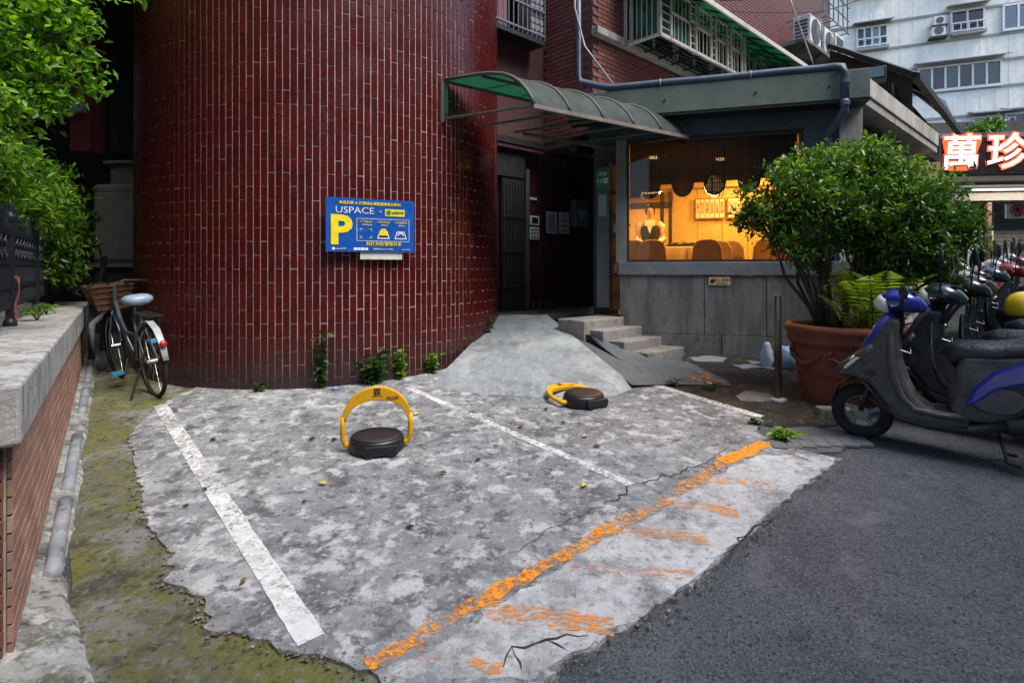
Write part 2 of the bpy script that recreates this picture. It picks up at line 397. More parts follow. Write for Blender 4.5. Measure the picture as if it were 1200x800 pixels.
# painted bay lines and cracks, each a thin sheet on the slab
def strip(name, pts, w, mat, dz, rng, step=.05, amp=.0022, parent=None):
    P = [G(*p) for p in pts]; mb = MB(); vs_ = []
    path = []
    for a, b in zip(P[:-1], P[1:]):
        k = max(1, int((b - a).length / step)); path += [a.lerp(b, j / k) for j in range(k)]
    path.append(P[-1])
    for i, p in enumerate(path):
        d = path[min(i+1, len(path)-1)] - path[max(i-1, 0)]; n = Vector((-d.y, d.x, 0)).normalized()
        ww = (w(i / (len(path) - 1)) if callable(w) else w) / 2
        for s_ in (-1, 1):
            q = p + n * s_ * (ww + rng.gauss(0, amp)); vs_.append((q.x, q.y, gz(q.y) + dz))
    mb.add(vs_, [(2*i, 2*i+1, 2*i+3, 2*i+2) for i in range(len(path)-1)])
    o = mb.build(name, mat, parent)
    if parent is None: struct(o)
    return o
strip('bay_line', [(188,478),(365,757)], .10, M_WHITEP, .0255, rg)
strip('bay_line', [(478,457),(742,573)], .066, M_WHITEP2, .0255, rg)
strip('bay_line', [(752,449),(893,492)], .09, M_WHITEP2, .0255, rg)
strip('orange_line', [(430,788),(540,724),(660,656),(720,622)], .078, M_ORANGE, .0262, rg, amp=.009)
strip('orange_line', [(720,622),(780,592),(845,547)], .07, M_ORANGE3, .0262, rg, amp=.009)
strip('orange_line', [(846,546),(898,523)], .10, M_ORANGE, .0262, rg, amp=.006)
strip('orange_line', [(893,524),(938,529)], .05, M_ORANGE2, .0264, rg, amp=.006)
for a, b, w in [((805,565),(905,572),.09), ((775,594),(865,605),.09), ((700,626),(830,637),.09), ((672,668),(815,677),.028), ((668,672),(800,684),.03), ((570,722),(720,742),.11), ((490,772),(590,792),.05)]:
    strip('orange_hatch', [a, ((a[0]+b[0])/2, (a[1]+b[1])/2 - 1), b], w, M_ORANGE2, .0259, rg, amp=.01 if w > .04 else .002)

def crack(pts, w=.008, seed=0):
    r_ = random.Random(seed); P = [G(*p) for p in pts]; path = []
    for a, b in zip(P[:-1], P[1:]):
        k = max(2, int((b - a).length / .035))
        d = (b - a); n = Vector((-d.y, d.x, 0)).normalized()
        path += [a.lerp(b, j / k) + n * (r_.gauss(0, .011) if j else 0) for j in range(k)]
    path.append(P[-1]); vs_ = []
    for i, p in enumerate(path):
        d = path[min(i+1, len(path)-1)] - path[max(i-1, 0)]; n = Vector((-d.y, d.x, 0)).normalized()
        ww = w * .42 * (.25 + r_.random()) * (.35 + math.sin(math.pi * i / (len(path) - 1))) * .6
        for s_ in (-1, 1): q = p + n * s_ * ww; vs_.append((q.x, q.y, gz(q.y) + .0268))
    mb = MB(); mb.add(vs_, [(2*i, 2*i+1, 2*i+3, 2*i+2) for i in range(len(path)-1)])
    struct(mb.build('crack', M_CRACK))
for i, (p, w) in enumerate([([(590,658),(625,640),(640,626),(690,605),(720,592),(740,573),(790,560),(830,545),(850,530),(880,510)], .011), ([(690,605),(700,614)], .006), ([(740,574),(760,578)], .006),
        ([(848,672),(862,645),(880,628),(905,612),(930,605)], .014), ([(862,645),(890,650)], .01), ([(880,628),(900,640)], .01), ([(590,790),(600,765),(640,757),(690,752)], .015), ([(600,765),(612,795)], .012), ([(640,757),(665,770)], .012),
        ([(930,521),(945,530),(985,536)], .009), ([(900,528),(930,537),(960,548)], .008), ([(390,545),(470,512),(560,492)], .005), ([(270,570),(330,540),(400,520)], .004)]):
    crack(p, w, i)

# ------------------------------------------------------------------ round tiled tower
TC = Vector((-2.386, 7.374, 0)); TR = 2.183
M_TILE = surf('maroon_glazed_tile', (.074, .0055, .0055), [((.042,.0045,.005), 7, .5, .68, .7), ((.085,.014,.014), 3, .56, .7, .4)], rough=.27, rvar=.08, bump=.2, bscale=25, spec=.4, rand=.16, world=True, zdirt=(.45, .95, (.035,.026,.024), .88))
M_GROUT = surf('tile_grout', (.60, .51, .47), [((.2,.16,.14), 4, .45, .65, .7), ((.1,.06,.05), 11, .55, .7, .6)], rough=.95, bump=.5, bscale=60, world=True, zdirt=(.45, 1.0, (.06,.05,.045), .9))
tower = thing('round_tower', 'round stair tower clad in upright glossy maroon tiles with pale joints', 'building', (TC.x, TC.y, gz(TC.y)))
ZT = 10.5
mb = MB(); n = 220
mb.add([(TC.x + TR*math.cos(2*math.pi*i/n), TC.y + TR*math.sin(2*math.pi*i/n), z) for z in (.2, ZT) for i in range(n)],
       [(i, (i+1) % n, n+(i+1) % n, n+i) for i in range(n)] + [tuple(range(n, 2*n))])
mb.build('wall_core', M_GROUT, tower)
NT, TH, JO = 204, .258, .0085
TW = 2*math.pi*TR/NT
def tile_mesh(w, h, t, name='tile', mat=None, bev=.003):
    m = MB().box(-w/2, w/2, -t, .004, -h/2, h/2)
    me = bpy.data.meshes.new(name); me.from_pydata(m.v, [], m.f)
    b = bmesh.new(); b.from_mesh(me); bmesh.ops.recalc_face_normals(b, faces=b.faces)
    ed = [e for e in b.edges if all(v.co.y < -t * .5 for v in e.verts)]
    if bev: bmesh.ops.bevel(b, geom=ed, offset=bev, segments=1, affect='EDGES')
    b.to_mesh(me); b.free()
    if mat: me.materials.append(mat)
    return me
tme = tile_mesh(TW - JO, TH - JO, .007, 'tile', M_TILE)
cand = []
for i in range(NT):
    an = 2*math.pi*i/NT; nx, ny = math.cos(an), math.sin(an)
    px, py = TC.x + TR*nx, TC.y + TR*ny
    facing = -(px*nx + py*ny) / math.hypot(px, py)
    for k in range(-1, 40):
        z = .25 + TH*(k + .5) + (TH/2 if i % 2 else 0)
        if z > ZT - .2: continue
        v = HZ - F*(z - H)/py if py > .5 else -999
        size = facing/(py*py) if facing > 0 and -10 < v < 470 else 0
        cand.append((size, i, z, nx, ny, px, py, facing))
cand.sort(key=lambda c: -c[0])
def tile_M(c, tilt=0.):
    _, i, z, nx, ny, px, py, fc = c
    r_ = random.Random(i*977 + int(z*1000))
    M = Matrix.Identity(4)
    y = Vector((-nx, -ny, 0)); x = Vector((-ny, nx, 0))
    for q in range(3): M[q][0] = x[q]; M[q][1] = y[q]; M[q][2] = (0,0,1)[q]; M[q][3] = (px + r_.gauss(0,.0006)*nx, py, z + r_.gauss(0, .0015))[q]
    return M @ Matrix.Rotation(r_.gauss(0, .010), 4, 'Z') @ Matrix.Rotation(r_.gauss(0, .004), 4, 'X')
for c in cand[:300]: inst('tile', tme, tower, tile_M(c))
rest = [c for c in cand[300:] if c[7] > -.35]
tv = np.array([v.co[:] for v in tme.vertices]); tf = [tuple(p.vertices) for p in tme.polygons]
allv, allf = [], []
for c in rest:
    M = np.array(tile_M(c)); b0 = len(allv) * len(tv)
    allv.append(tv @ M[:3, :3].T + M[:3, 3]); allf += [tuple(i + b0 for i in f) for f in tf]
me = bpy.data.meshes.new('tile'); me.from_pydata(np.concatenate(allv).tolist(), [], allf); me.update()
M_TILE2 = M_TILE.copy()
o = mkobj('tile_field', me, M_TILE, tower, kind='stuff')

# ------------------------------------------------------------------ parking sign on the tower
M_BLUE = plain('sign_blue', (.006, .085, .40), rough=.35)
M_YEL = plain('sign_yellow', (.85, .68, .02), rough=.4); M_WHT = plain('sign_white', (.8, .8, .8), rough=.4)
M_GRN = plain('sign_green', (.02, .25, .06), rough=.4); M_RED = plain('sign_red', (.6, .02, .02), rough=.4); M_BLK = plain('sign_black', (.012, .012, .012), rough=.4)
sr = Vector((.89, .455, 0)).normalized(); sn = Vector((.455, -.89, 0)).normalized()
sc_ = Vector((-1.385, 5.415, 1.957)) + sn * .055
sign = thing('parking_sign', 'blue parking sign with big yellow P on the round maroon tower', 'sign', tuple(sc_ - Vector((0,0,.25))))
SW, SH = .85, .51
def SM(x, y, d=.012): return textframe(sc_ + sr*x + Vector((0,0,1))*y + sn*d, sr, (0,0,1))
def plate(name, x0, x1, y0, y1, d0, d1, mat, par):
    mb = MB(SM(0, 0, 0)); mb.box(x0, x1, y0, y1, d0, d1); return mb.build(name, mat, par)
plate('panel', -SW/2, SW/2, -SH/2, SH/2, -.004, .008, M_BLUE, sign)
plate('standoff', -.28, -.24, -.2, .2, -.06, -.004, M_BLK, sign); plate('standoff', .24, .28, -.2, .2, -.09, -.004, M_BLK, sign)
plate('lower_plate', -.105, .305, -.325, -.235, -.016, -.006, surf('faded_white_plate', (.62,.62,.55), [((.4,.38,.28), 5, .5, .7, .6)], rough=.6), sign)
text('P', .375, SM(-.292, -.062), M_YEL, sign, offset=.014, sx=1.05)
text('車位共享 ✦ 國際級永續智慧停車示範站', .034, SM(-.01, .208), M_YEL, sign, offset=.0006)
text('USPACE', .088, SM(-.158, .138), M_WHT, sign, offset=-.0005, sx=1.18)
text('×', .05, SM(.085, .135), M_WHT, sign)
plate('badge', .13, .325, .098, .166, .008, .0105, M_YEL, sign)
mbc = MB(SM(.165, .132, .0115)); mbc.lathe([(.024, -.001), (.024, .001)], 18); mbc.build('badge_mark', M_GRN, sign)
mbc = MB(SM(.204, .126, .0115)); mbc.lathe([(.010, -.001), (.010, .001)], 10); mbc.build('badge_mark', M_RED, sign)
text('綠能停車', .027, SM(.264, .132), M_GRN, sign)
for (x0, x1, y0, y1) in [(-.142,.372,.063,.067),(-.142,.372,-.150,-.146),(-.142,-.138,-.146,.063),(.368,.372,-.146,.063)]: plate('outline', x0, x1, y0, y1, .008, .0105, M_WHT, sign)
for x, tt, t2 in [(-.055, '①下載APP', '輕鬆完成註冊'), (.115, '②尋找車位', '開鎖停車'), (.285, '③付款離場', '便利快速')]:
    text(tt, .025, SM(x, .034), M_YEL, sign); text(t2, .016, SM(x + .01, .005), M_WHT, sign)
for x, yy in ((.115, -.075), (.285, -.075)):                          # bay pictograms
    w = .062
    mb = MB(SM(x, yy - .05, .0105)); mb.add([(-w,0,0),(w,0,0),(w*.62,.075,0),(-w*.62,.075,0),(-w*.8,.010,0),(w*.8,.010,0),(w*.52,.065,0),(-w*.52,.065,0)], [(0,1,5,4),(1,2,6,5),(2,3,7,6),(3,0,4,7)]); mb.build('pictogram', M_WHT, sign)
mb = MB(SM(.115, -.085, .0115)); mb.xprism([(0,0)]*0 or [(-.04,-.001),(.04,-.001),(.04,.001),(-.04,.001)], -.008, .03); mb.add([(-.034,.03,0),(.034,.03,0),(.022,.058,0),(-.022,.058,0)], [(0,1,2,3)]); mb.build('pictogram', M_YEL, sign)
mb = MB(SM(.115, -.098, .0115)); mb.box(-.038,.038,-.006,.004,-.0008,.0008); mb.build('pictogram', M_BLK, sign)
mb = MB(SM(.285, -.09, .0118)); mb.add([(.034*math.cos(math.pi*i/8), .03*math.sin(math.pi*i/8), 0) for i in range(9)] + [(.02*math.cos(math.pi*i/8), .018*math.sin(math.pi*i/8), 0) for i in range(9)], [(i, i+1, 10+i, 9+i) for i in range(8)]); mb.build('pictogram', M_WHT, sign)
for sx_ in (-1, 1):
    for sy_ in (-1, 1):
        mb = MB(SM(-.055 + sx_*.042, -.076 + sy_*.042, .0105)); mb.box(-.012, .012, -.002 , .002, -.001, .001); mb.box(-.002+sx_*.012, .002+sx_*.012, -.012-sy_*.008, .012-sy_*.008, -.001, .001); mb.build('pictogram', M_WHT, sign)
text('科技共創·智慧共享', .042, SM(.12, -.178), M_YEL, sign, offset=.0005)
mbc = MB(SM(-.355, -.226, .0105)); mbc.lathe([(.014, -.001), (.014, .001)], 14); mbc.build('contact_mark', M_WHT, sign)
text('uspace停車', .02, SM(-.29, -.226), M_WHT, sign)
for x in (-.17, -.135, -.1, -.065): plate('contact_mark', x, x + .03, -.238, -.214, .008, .0105, M_WHT, sign)
text('客服專線 02-7711-0800', .02, SM(.11, -.226), M_WHT, sign); text('uspace.city', .02, SM(.34, -.226), M_WHT, sign)
# ------------------------------------------------------------------ ramp and steps to the entrance
bot = [G(508,455), G(535,461), G(575,465), G(625,468), G(680,468), G(722,466), G(741,458)]
topz = .93
topl, topr = Vector((-.16, 7.42, topz)), Vector((.47, 7.38, topz))
mb = MB(); NR = 12; nb = len(bot)
for j in range(NR + 1):
    t = j / NR
    for i, p in enumerate(bot):
        q = topl.lerp(topr, i / (nb - 1)); r_ = p.lerp(q, t)
        lip = .045 * min(1, t * 12)
        mb.v.append((r_.x + .0, r_.y, (gz(p.y) + .02)*(1-t) + topz*t + lip*(1-t)))
mb.f = [(j*nb+i, j*nb+i+1, (j+1)*nb+i+1, (j+1)*nb+i) for j in range(NR) for i in range(nb-1)]
struct(mb.build('ramp', M_CONC2, smooth=True))
# darker side flare of the ramp
mb = MB()
E = [topr + Vector((.0, 0, -.004)), Vector((bot[-1].x, bot[-1].y, gz(bot[-1].y) + .055)), G(790, 453, .024), G(858, 453, .014), G(850, 446, .014), G(806, 426, .02), Vector((1.55, 6.30, .545)), Vector((1.29, 6.37, .63)), Vector((1.05, 6.44, .71)), Vector((.82, 6.52, .80)), Vector((.62, 7.0, .88))]
cen = Vector((1.18, 5.98, .55))
mb.add([tuple(p) for p in E] + [tuple(cen)], [(i, (i+1) % len(E), len(E)) for i in range(len(E))])
flare = struct(mb.build('ramp_flare', M_CONCD, smooth=True))
from mathutils.bvhtree import BVHTree
bv = BVHTree.FromPolygons(mb.v, mb.f)
for a, b, w in [((800,441),(848,450),.06), ((806,446),(838,453),.04), ((818,438),(832,444),.05)]:
    pa, pb = G(*a), G(*b); sc = MB(); vs_ = []
    for i in range(13):
        p = pa.lerp(pb, i/12); d = (pb-pa).normalized(); nn = Vector((-d.y, d.x, 0))
        for s_ in (-1, 1):
            q = p + nn*s_*w*.5; hit = bv.ray_cast(Vector((q.x, q.y, 3)), Vector((0,0,-1)))[0]; vs_.append((q.x, q.y, (hit.z if hit else gz(q.y)+.03) + .004))
    sc.add(vs_, [(2*i,2*i+1,2*i+3,2*i+2) for i in range(12)]); struct(sc.build('orange_scrawl', M_ORANGE))
M_STEP = surf('step_terrazzo', (.27, .255, .235), [((.16,.13,.11), 2.5, .45, .62, .7), ((.06,.055,.05), 6, .54, .68, .8), ((.4,.4,.39), 8, .56, .7, .5)], rough=.8, bump=.4, bscale=50)
steps = thing('entrance_steps', 'four worn terrazzo steps against the grey restaurant wall', 'steps', (1.6, 6.7, .5))
for k, (u, ztop) in enumerate([(802, .590), (776, .706), (753, .826), (732, .935)]):
    rat = (u - 600) / F; y = 7.44 / (1 + .3*rat); x = rat*y
    M = frame((x, y - .02, 0), AX)
    MB(M).box(-.80, -.015, 0, .34 if k < 3 else .42, .3, ztop).build('step', M_STEP, steps, bevel=.012)
# raised entrance landing
lp = [(-.35, 7.40), (.49, 7.385), (.80, 7.6), (1.36, 7.3), (2.3, 10.6), (.2, 10.6), (-.9, 8.6)]
struct(MB().prism(lp, .4, .925).build('entrance_floor', surf('dark_landing', (.06,.055,.05), [((.03,.03,.03), 3, .5, .65, .7)], rough=.6)))

# ------------------------------------------------------------------ main brick apartment building
BO = Vector((1.11, 7.6, 0)); BM = frame(BO, AX)        # local x runs up the street, y into the block
M_BRICK = surf('plum_brick_tile', (.18, .062, .055), [((.10,.036,.034), 3, .5, .66, .6), ((.25,.11,.095), 9, .55, .7, .5)], rough=.6, bump=.3, bscale=40, rand=.22, world=True)
M_MORT = surf('brick_mortar', (.10, .06, .055), [((.05,.03,.03), 5, .5, .66, .6)], rough=.95, bump=.4, bscale=60, world=True)
M_CONCW = surf('grimy_render', (.36, .34, .31), [((.15,.14,.13), 1.6, .46, .64, .8, (3, 3, .5)), ((.08,.075,.07), 4, .56, .68, .7, (3, 3, .5)), ((.5,.48,.44), 3, .56, .7, .5)], rough=.9, bump=.4, bscale=30, world=True)
M_DARKM = plain('dark_steel', (.03, .032, .034), rough=.5, metal=.4)
M_CREAMP = surf('cream_painted_steel', (.55, .52, .45), [((.25,.15,.09), 6, .57, .68, .7), ((.3,.28,.25), 3, .5, .66, .5)], rough=.55, world=True)
M_GREENSH = None
bld = thing('brick_apartment_block', 'dark plum brick apartment block with window cages above the restaurant', 'building', (BO.x, BO.y, gz(BO.y)))
ZB = 13.0
MB(BM).box(0, 9.6, .012, .3, 3.45, ZB).build('wall', M_MORT, bld)
MB(BM).box(.012, .3, .3, 1.05, 3.3, ZB).build('wall', M_MORT, bld)
bl, bh = .205, .063
bme = tile_mesh(bl - .009, bh - .009, .012, 'brick', M_BRICK, .002)
Mx = BM
cnt = 0
def brick_course(M0, x0, x1, z0, z1, parent, limit=300, name='brick', flen=None):
    """courses of separate bricks on a wall plane; past the limit they join into one field"""
    global cnt
    vs_, fs_ = [], []; tv_ = np.array([v.co[:] for v in bme.vertices]); tf_ = [tuple(p.vertices) for p in bme.polygons]; n_ = 0
    nz = int((z1 - z0) / bh)
    for k in range(nz):
        x = x0 + (bl/2 if k % 2 else 0)
        while x + bl <= x1 + 1e-6:
            M = M0 @ Matrix.Translation((x + bl/2, .008, z0 + (k + .5)*bh))
            if n_ < limit: inst(name, bme, parent, M); n_ += 1
            else:
                A = np.array(M); b0 = len(vs_)*len(tv_); vs_.append(tv_ @ A[:3,:3].T + A[:3,3]); fs_ += [tuple(i+b0 for i in f) for f in tf_]
            x += bl
    if vs_:
        me_ = bpy.data.meshes.new(name); me_.from_pydata(np.concatenate(vs_).tolist(), [], fs_); me_.update()
        mkobj(name + '_field', me_, M_BRICK, parent, kind='stuff')
brick_course(BM, 0, 2.9, 3.68, 4.72, bld, 190)
brick_course(BM, 0, 9.0, 4.90, 7.6, bld, 0)
W2M = BM @ Matrix.Translation((0, 1.0, 0)) @ Matrix.Rotation(R(-90), 4, 'Z')   # return wall of the recess, seen from the tower side
brick_course(W2M, 0, 1.0, 3.4, 5.6, bld, 110)
MB(BM).box(.012, 3.0, .301, .42, 3.2, 3.6).build('beam', M_DARKM, bld)
# concrete ledge at floor level
MB(BM).box(-.02, 9, -.10, .02, 4.74, 4.84).build('ledge', M_CONCW, bld, bevel=.008)
# wall over the entrance, flush with the entrance wall
EM = frame((0, 7.85, 0), AX)
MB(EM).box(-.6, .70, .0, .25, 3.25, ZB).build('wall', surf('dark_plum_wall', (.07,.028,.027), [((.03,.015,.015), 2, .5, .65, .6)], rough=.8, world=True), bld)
MB(EM).box(-.6, 3.4, -.02, 2.2, 3.31, 3.40).build('soffit', M_DARKM, bld)
# entrance wall of upright dark tiles
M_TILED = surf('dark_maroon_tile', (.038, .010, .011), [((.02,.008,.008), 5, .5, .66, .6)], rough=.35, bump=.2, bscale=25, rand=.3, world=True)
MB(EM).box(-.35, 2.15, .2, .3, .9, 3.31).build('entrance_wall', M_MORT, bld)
MB(EM).box(-.3, .34, .08, .2, 2.86, 3.31).build('darkening_panel', M_DARKM, bld)  # dark panel added to darken the pale wall above the door
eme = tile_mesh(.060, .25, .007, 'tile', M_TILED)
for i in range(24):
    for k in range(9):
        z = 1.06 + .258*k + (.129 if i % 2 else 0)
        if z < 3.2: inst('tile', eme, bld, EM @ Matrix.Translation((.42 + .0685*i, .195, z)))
# barred door at the left of the recess
dr_ = MB(EM).box(-.1, .33, .10, .14, .93, 2.85).build('door', M_DARKM, bld)
for k in range(7): MB(EM).tube([(-.08+.06*k, .08, .95), (-.08+.06*k, .08, 2.8)], .007, 6).build('door_bar', M_DARKM, dr_).matrix_parent_inverse = I4
for z in (1.3, 1.8, 2.3): MB(EM).bar((-.1, .075, z), (.32, .075, z), .012, .03).build('door_rail', M_DARKM, dr_).matrix_parent_inverse = I4
MB(EM).box(.33, .40, .05, .2, .93, 3.0).build('door_post', plain('grey_post', (.05,.053,.053), .6), bld)
# barred bay window over the entrance
bw = MB(EM).box(-.62, .36, -.30, -.02, 4.70, 4.76).build('bay_shelf', M_DARKM, bld)
bw.data.name = 'bay_shelf'
M_STEELB = plain('blue_grey_steel', (.13, .16, .19), rough=.5, metal=.3)
for z in (4.82, 5.16, 5.5): MB(EM).bar((-.62, -.30, z), (.36, -.30, z), .03).build('cage_rail', M_STEELB, bld)
for k in range(12): MB(EM).tube([(-.6+.087*k, -.30, 4.76), (-.6+.087*k, -.30, 5.9)], .009, 6).build('cage_bar', M_STEELB, bld)
for k in range(9): MB(EM).xprism([(.10, 4.80+.095*k), (.355, 4.80+.095*k), (.355, 4.87+.095*k), (.10, 4.87+.095*k)], -.275, -.26).build('louvre_slat', plain('pale_louvre', (.30,.33,.35), .5), bld)
MB(EM).box(-.6, .1, -.02, .0, 4.85, 5.9).build('window_pane', glassmat('dark_glass', (.12,.13,.14), .2), bld)
MB(EM).box(-.35, -.15, -.06, -.03, 4.85, 5.6).build('curtain', plain('pink_curtain', (.30,.13,.15), .9), bld)

# ---- long window cage on the street side
cg = thing('window_cage', 'cream steel window cage with green awning high on the brick wall', 'window grille', tuple(BM @ Vector((2, -.3, 4.78))))
c0_, c1_, cy, cz0, cz1 = .72, 3.34, -.60, 4.78, 5.52
def cb(a, b, w=.028, h=None, mat=None, name='bar', par=None): return MB(BM).bar(a, b, w, h).build(name, mat or M_CREAMP, par or cg)
for z in (cz0, cz1): cb((c0_, cy, z), (c1_, cy, z), .04, name='rail')
for x in (c0_, c1_): cb((x, 0, cz0), (x, cy, cz0), .035, name='rail'); cb((x, cy, cz0), (x, cy, cz1), .035, name='post'); cb((x, -.01, cz0), (x, -.01, cz1+.3), .03, name='post')
bays = [(.98, 1.50), (1.68, 2.14), (2.30, 2.68), (2.82, 3.2)]
for a, b in bays:
    for x in (a, b): cb((x, cy-.01, cz0), (x, cy-.01, cz1), .03, name='post')
    cb((a, cy-.01, 5.16), (b, cy-.01, 5.16), .028, name='rail'); cb((a, cy-.01, 5.46), (b, cy-.01, 5.46), .028, name='rail')
    k = int((b - a)/.1)
    for i in range(1, k): cb((a+(b-a)*i/k, cy, cz0), (a+(b-a)*i/k, cy, 5.46), .012)
for a, b in [(c0_, .98), (1.50, 1.68), (2.14, 2.30), (2.68, 2.82), (3.2, c1_)]:
    for i in range(1, 7): cb((a, cy, cz0+.11*i), (b, cy, cz0+.11*i), .012, name='rung')
for i in range(7): cb((c0_, cy*(i+.5)/7, cz0), (c0_, cy*(i+.5)/7, cz1), .012)
for i in range(1, 8): cb((c0_, cy*i/8, cz0), (c1_, cy*i/8, cz0), .014, mat=M_DARKM, name='floor_bar')
for i in range(1, 7): cb((c0_+(c1_-c0_)*i/7, 0, cz0-.012), (c0_+(c1_-c0_)*i/7, cy, cz0-.012), .022, mat=M_DARKM, name='floor_bar')
# green translucent sheet behind the bars and awning above
def greensheet(name, col, t):
    m, nt, b = newmat(name)
    vec = coords(nt); c = mixc(nt, mapr(nt, nz_(nt, vec, 3, 8, .7), .45, .62), col, tuple(x*.35 for x in col))
    nt.links.new(c, b.inputs['Base Color']); b.inputs['Roughness'].default_value = .35
    tr = nt.nodes.new('ShaderNodeBsdfTranslucent'); nt.links.new(c, tr.inputs[0])
    mx = nt.nodes.new('ShaderNodeMixShader'); mx.inputs[0].default_value = t
    nt.links.new(b.outputs[0], mx.inputs[1]); nt.links.new(tr.outputs[0], mx.inputs[2]); nt.links.new(mx.outputs[0], nt.nodes['Material Output'].inputs[0]); return m
M_GREENS = greensheet('green_plastic_sheet', (.06, .30, .17), .55)
MB(BM).box(.45, 6.4, -.93, -.90, 5.33, 5.41).build('awning_edge', M_CREAMP, cg, bevel=.006)
for k in range(12):
    x = .45 + .496*k
    MB(BM).add([(x, -.9, 5.36), (x+.48, -.9, 5.36), (x+.48, 0, 5.80), (x, 0, 5.80), (x, -.9, 5.372), (x+.48, -.9, 5.372), (x+.48, 0, 5.812), (x, 0, 5.812)], [(0,3,2,1),(4,5,6,7),(0,1,5,4),(2,3,7,6),(1,2,6,5),(3,0,4,7)]).build('awning_sheet', M_GREENS, cg)
    cb((x, -.9, 5.35), (x, 0, 5.785), .022, mat=M_DARKM, name='awning_rafter')
for y in (-.6, -.3): cb((.45, y, 5.35 - .022 + (.9+y)*.489), (6.4, y, 5.35 - .022 + (.9+y)*.489), .02, mat=M_DARKM, name='awning_purlin')
MB(BM).box(c0_+.03, 1.6, -.56, -.55, 4.8, 5.5).build('green_screen', M_GREENS, cg)
MB(BM).box(c0_+.02, c0_+.03, -.55, -.2, 4.8, 5.5).build('green_screen', M_GREENS, cg)
# windows behind and beside the cage
M_GLASSD = glassmat('window_glass', (.25,.27,.28), .18)
for x0, x1 in [(.8, 2.0), (2.05, 3.2), (3.62, 3.95), (4.2, 4.75), (5.0, 5.6)]:
    wv = MB(BM).box(x0, x1, -.03, .0, 4.86, 5.7).build('window', plain('dark_room', (.02,.022,.022), .6), bld)
    for a, b, c, d in [(x0, x1, 4.84, 4.90), (x0, x1, 5.66, 5.72), (x0, x0+.05, 4.9, 5.66), (x1-.05, x1, 4.9, 5.66), ((x0+x1)/2-.025, (x0+x1)/2+.025, 4.9, 5.66)]:
        MB(BM).box(a, b, -.07, -.031, c, d).build('window_frame', M_CREAMP, wv).matrix_parent_inverse = I4
    MB(BM).box(x0+.05, x1-.05, -.05, -.045, 4.9, 5.66).build('pane', M_GLASSD, wv).matrix_parent_inverse = I4
# second cage further up the street with scroll bars
for x in [3.6 + .13*i for i in range(18)]:
    cb((x, -.62, 4.85), (x, -.62, 5.5), .012, mat=plain('green_steel', (.04,.16,.10), .5) if x == 3.6 else bpy.data.materials['green_steel'], name='bar')
for z in (4.85, 5.15): cb((3.5, -.62, z), (6.0, -.62, z), .025, mat=bpy.data.materials['green_steel'], name='rail')
for i in range(7): MB(BM).torus((3.9+.33*i, -.63, 5.3), BX, .11, .008, 16, 5).build('scroll', bpy.data.materials['green_steel'], cg)
for i in range(5): MB(BM).torus((1.0+.33*i, -.63, 5.42), BX, .10, .007, 16, 5).build('scroll', bpy.data.materials['green_steel'], cg)

# ---- air conditioners on a shelf
M_AC = surf('white_ac_case', (.62, .62, .60), [((.35,.34,.31), 4, .52, .68, .6)], rough=.5); M_ACG = plain('ac_grille_dark', (.07,.075,.08), .6)
shelf = thing('ac_shelf', 'rusty bracket shelf holding air conditioners on the brick wall', 'shelf', tuple(BM @ Vector((8.3, -.3, 4.9))))
SHZ = zat(60, 11.7)
MB(BM).box(5.75, 8.3, -.75, -.02, SHZ-.07, SHZ).build('board', surf('stained_shelf', (.22,.2,.18), [((.05,.05,.05), 4, .45, .6, .8), ((.3,.14,.07), 6, .58, .7, .6)], rough=.8, world=True), shelf)
for x in (5.9, 6.7, 7.5, 8.2): MB(BM).bar((x, -.02, SHZ-.6), (x, -.7, SHZ-.07), .04).build('bracket', M_DARKM, shelf)
def ac(x0, x1, z0, z1, label, round_fan=True, y=-.7):
    t = thing('air_conditioner', label, 'air conditioner', tuple(BM @ Vector(((x0+x1)/2, y, z0))), group='air conditioners on the shelf')
    MB(BM).box(x0, x1, y, y+.34, z0, z1).build('case', M_AC, t, bevel=.015)
    xc, zc, rr = (x0+x1)/2, (z0+z1)/2, min(x1-x0, z1-z0)*.42
    if round_fan:
        mm = BM @ Matrix.Translation((xc, y-.001, zc)) @ Matrix.Rotation(R(90), 4, 'X')
        MB(mm).lathe([(rr, -.004), (rr, .012)], 28).build('fan_grille', M_ACG, t)
        for k in range(5): MB(BM).torus((xc, y-.014, zc), BX, rr*(k+1)/5, .006, 24, 4).build('fan_ring', M_AC, t)
    else:
        for k in range(9): MB(BM).box(x0+.05, x1-.05, y-.012, y-.001, z0+.06+.062*k, z0+.09+.062*k).build('louvre', M_ACG, t)
    for k in range(6): MB(BM).box(x0-.008, x0-.001, y+.05, y+.29, z0+.08+.075*k, z0+.125+.075*k).build('side_louvre', M_ACG, t)
ac(6.1, 6.72, SHZ+.002, SHZ+.60, 'white outdoor air conditioner on the shelf, first from the green awning')
ac(6.95, 7.5, SHZ+.002, SHZ+.58, 'white outdoor air conditioner in the middle of the shelf')
ac(7.65, 8.2, SHZ+.002, SHZ+.66, 'white louvred air conditioner at the far end of the shelf', False)
# open steel balcony frame above the air conditioners
fr = thing('steel_lattice_frame', 'thin steel lattice frame above the air conditioners', 'metal frame', tuple(BM @ Vector((8.5, -.5, SHZ+.9))))
for k in range(6):
    MB(BM).bar((6.7+.32*k, -.75, SHZ+.8), (6.7+.32*k, -.75, SHZ+1.7), .02).build('bar', M_STEELB, fr)
    MB(BM).bar((6.7+.32*k, -.75, SHZ+.8), (6.7+.32*k, 0, SHZ+.8), .02).build('bar', M_STEELB, fr)
for z in (.8, 1.1, 1.4, 1.7): MB(BM).bar((6.7, -.75, SHZ+z), (8.4, -.75, SHZ+z), .02).build('rail', M_STEELB, fr)
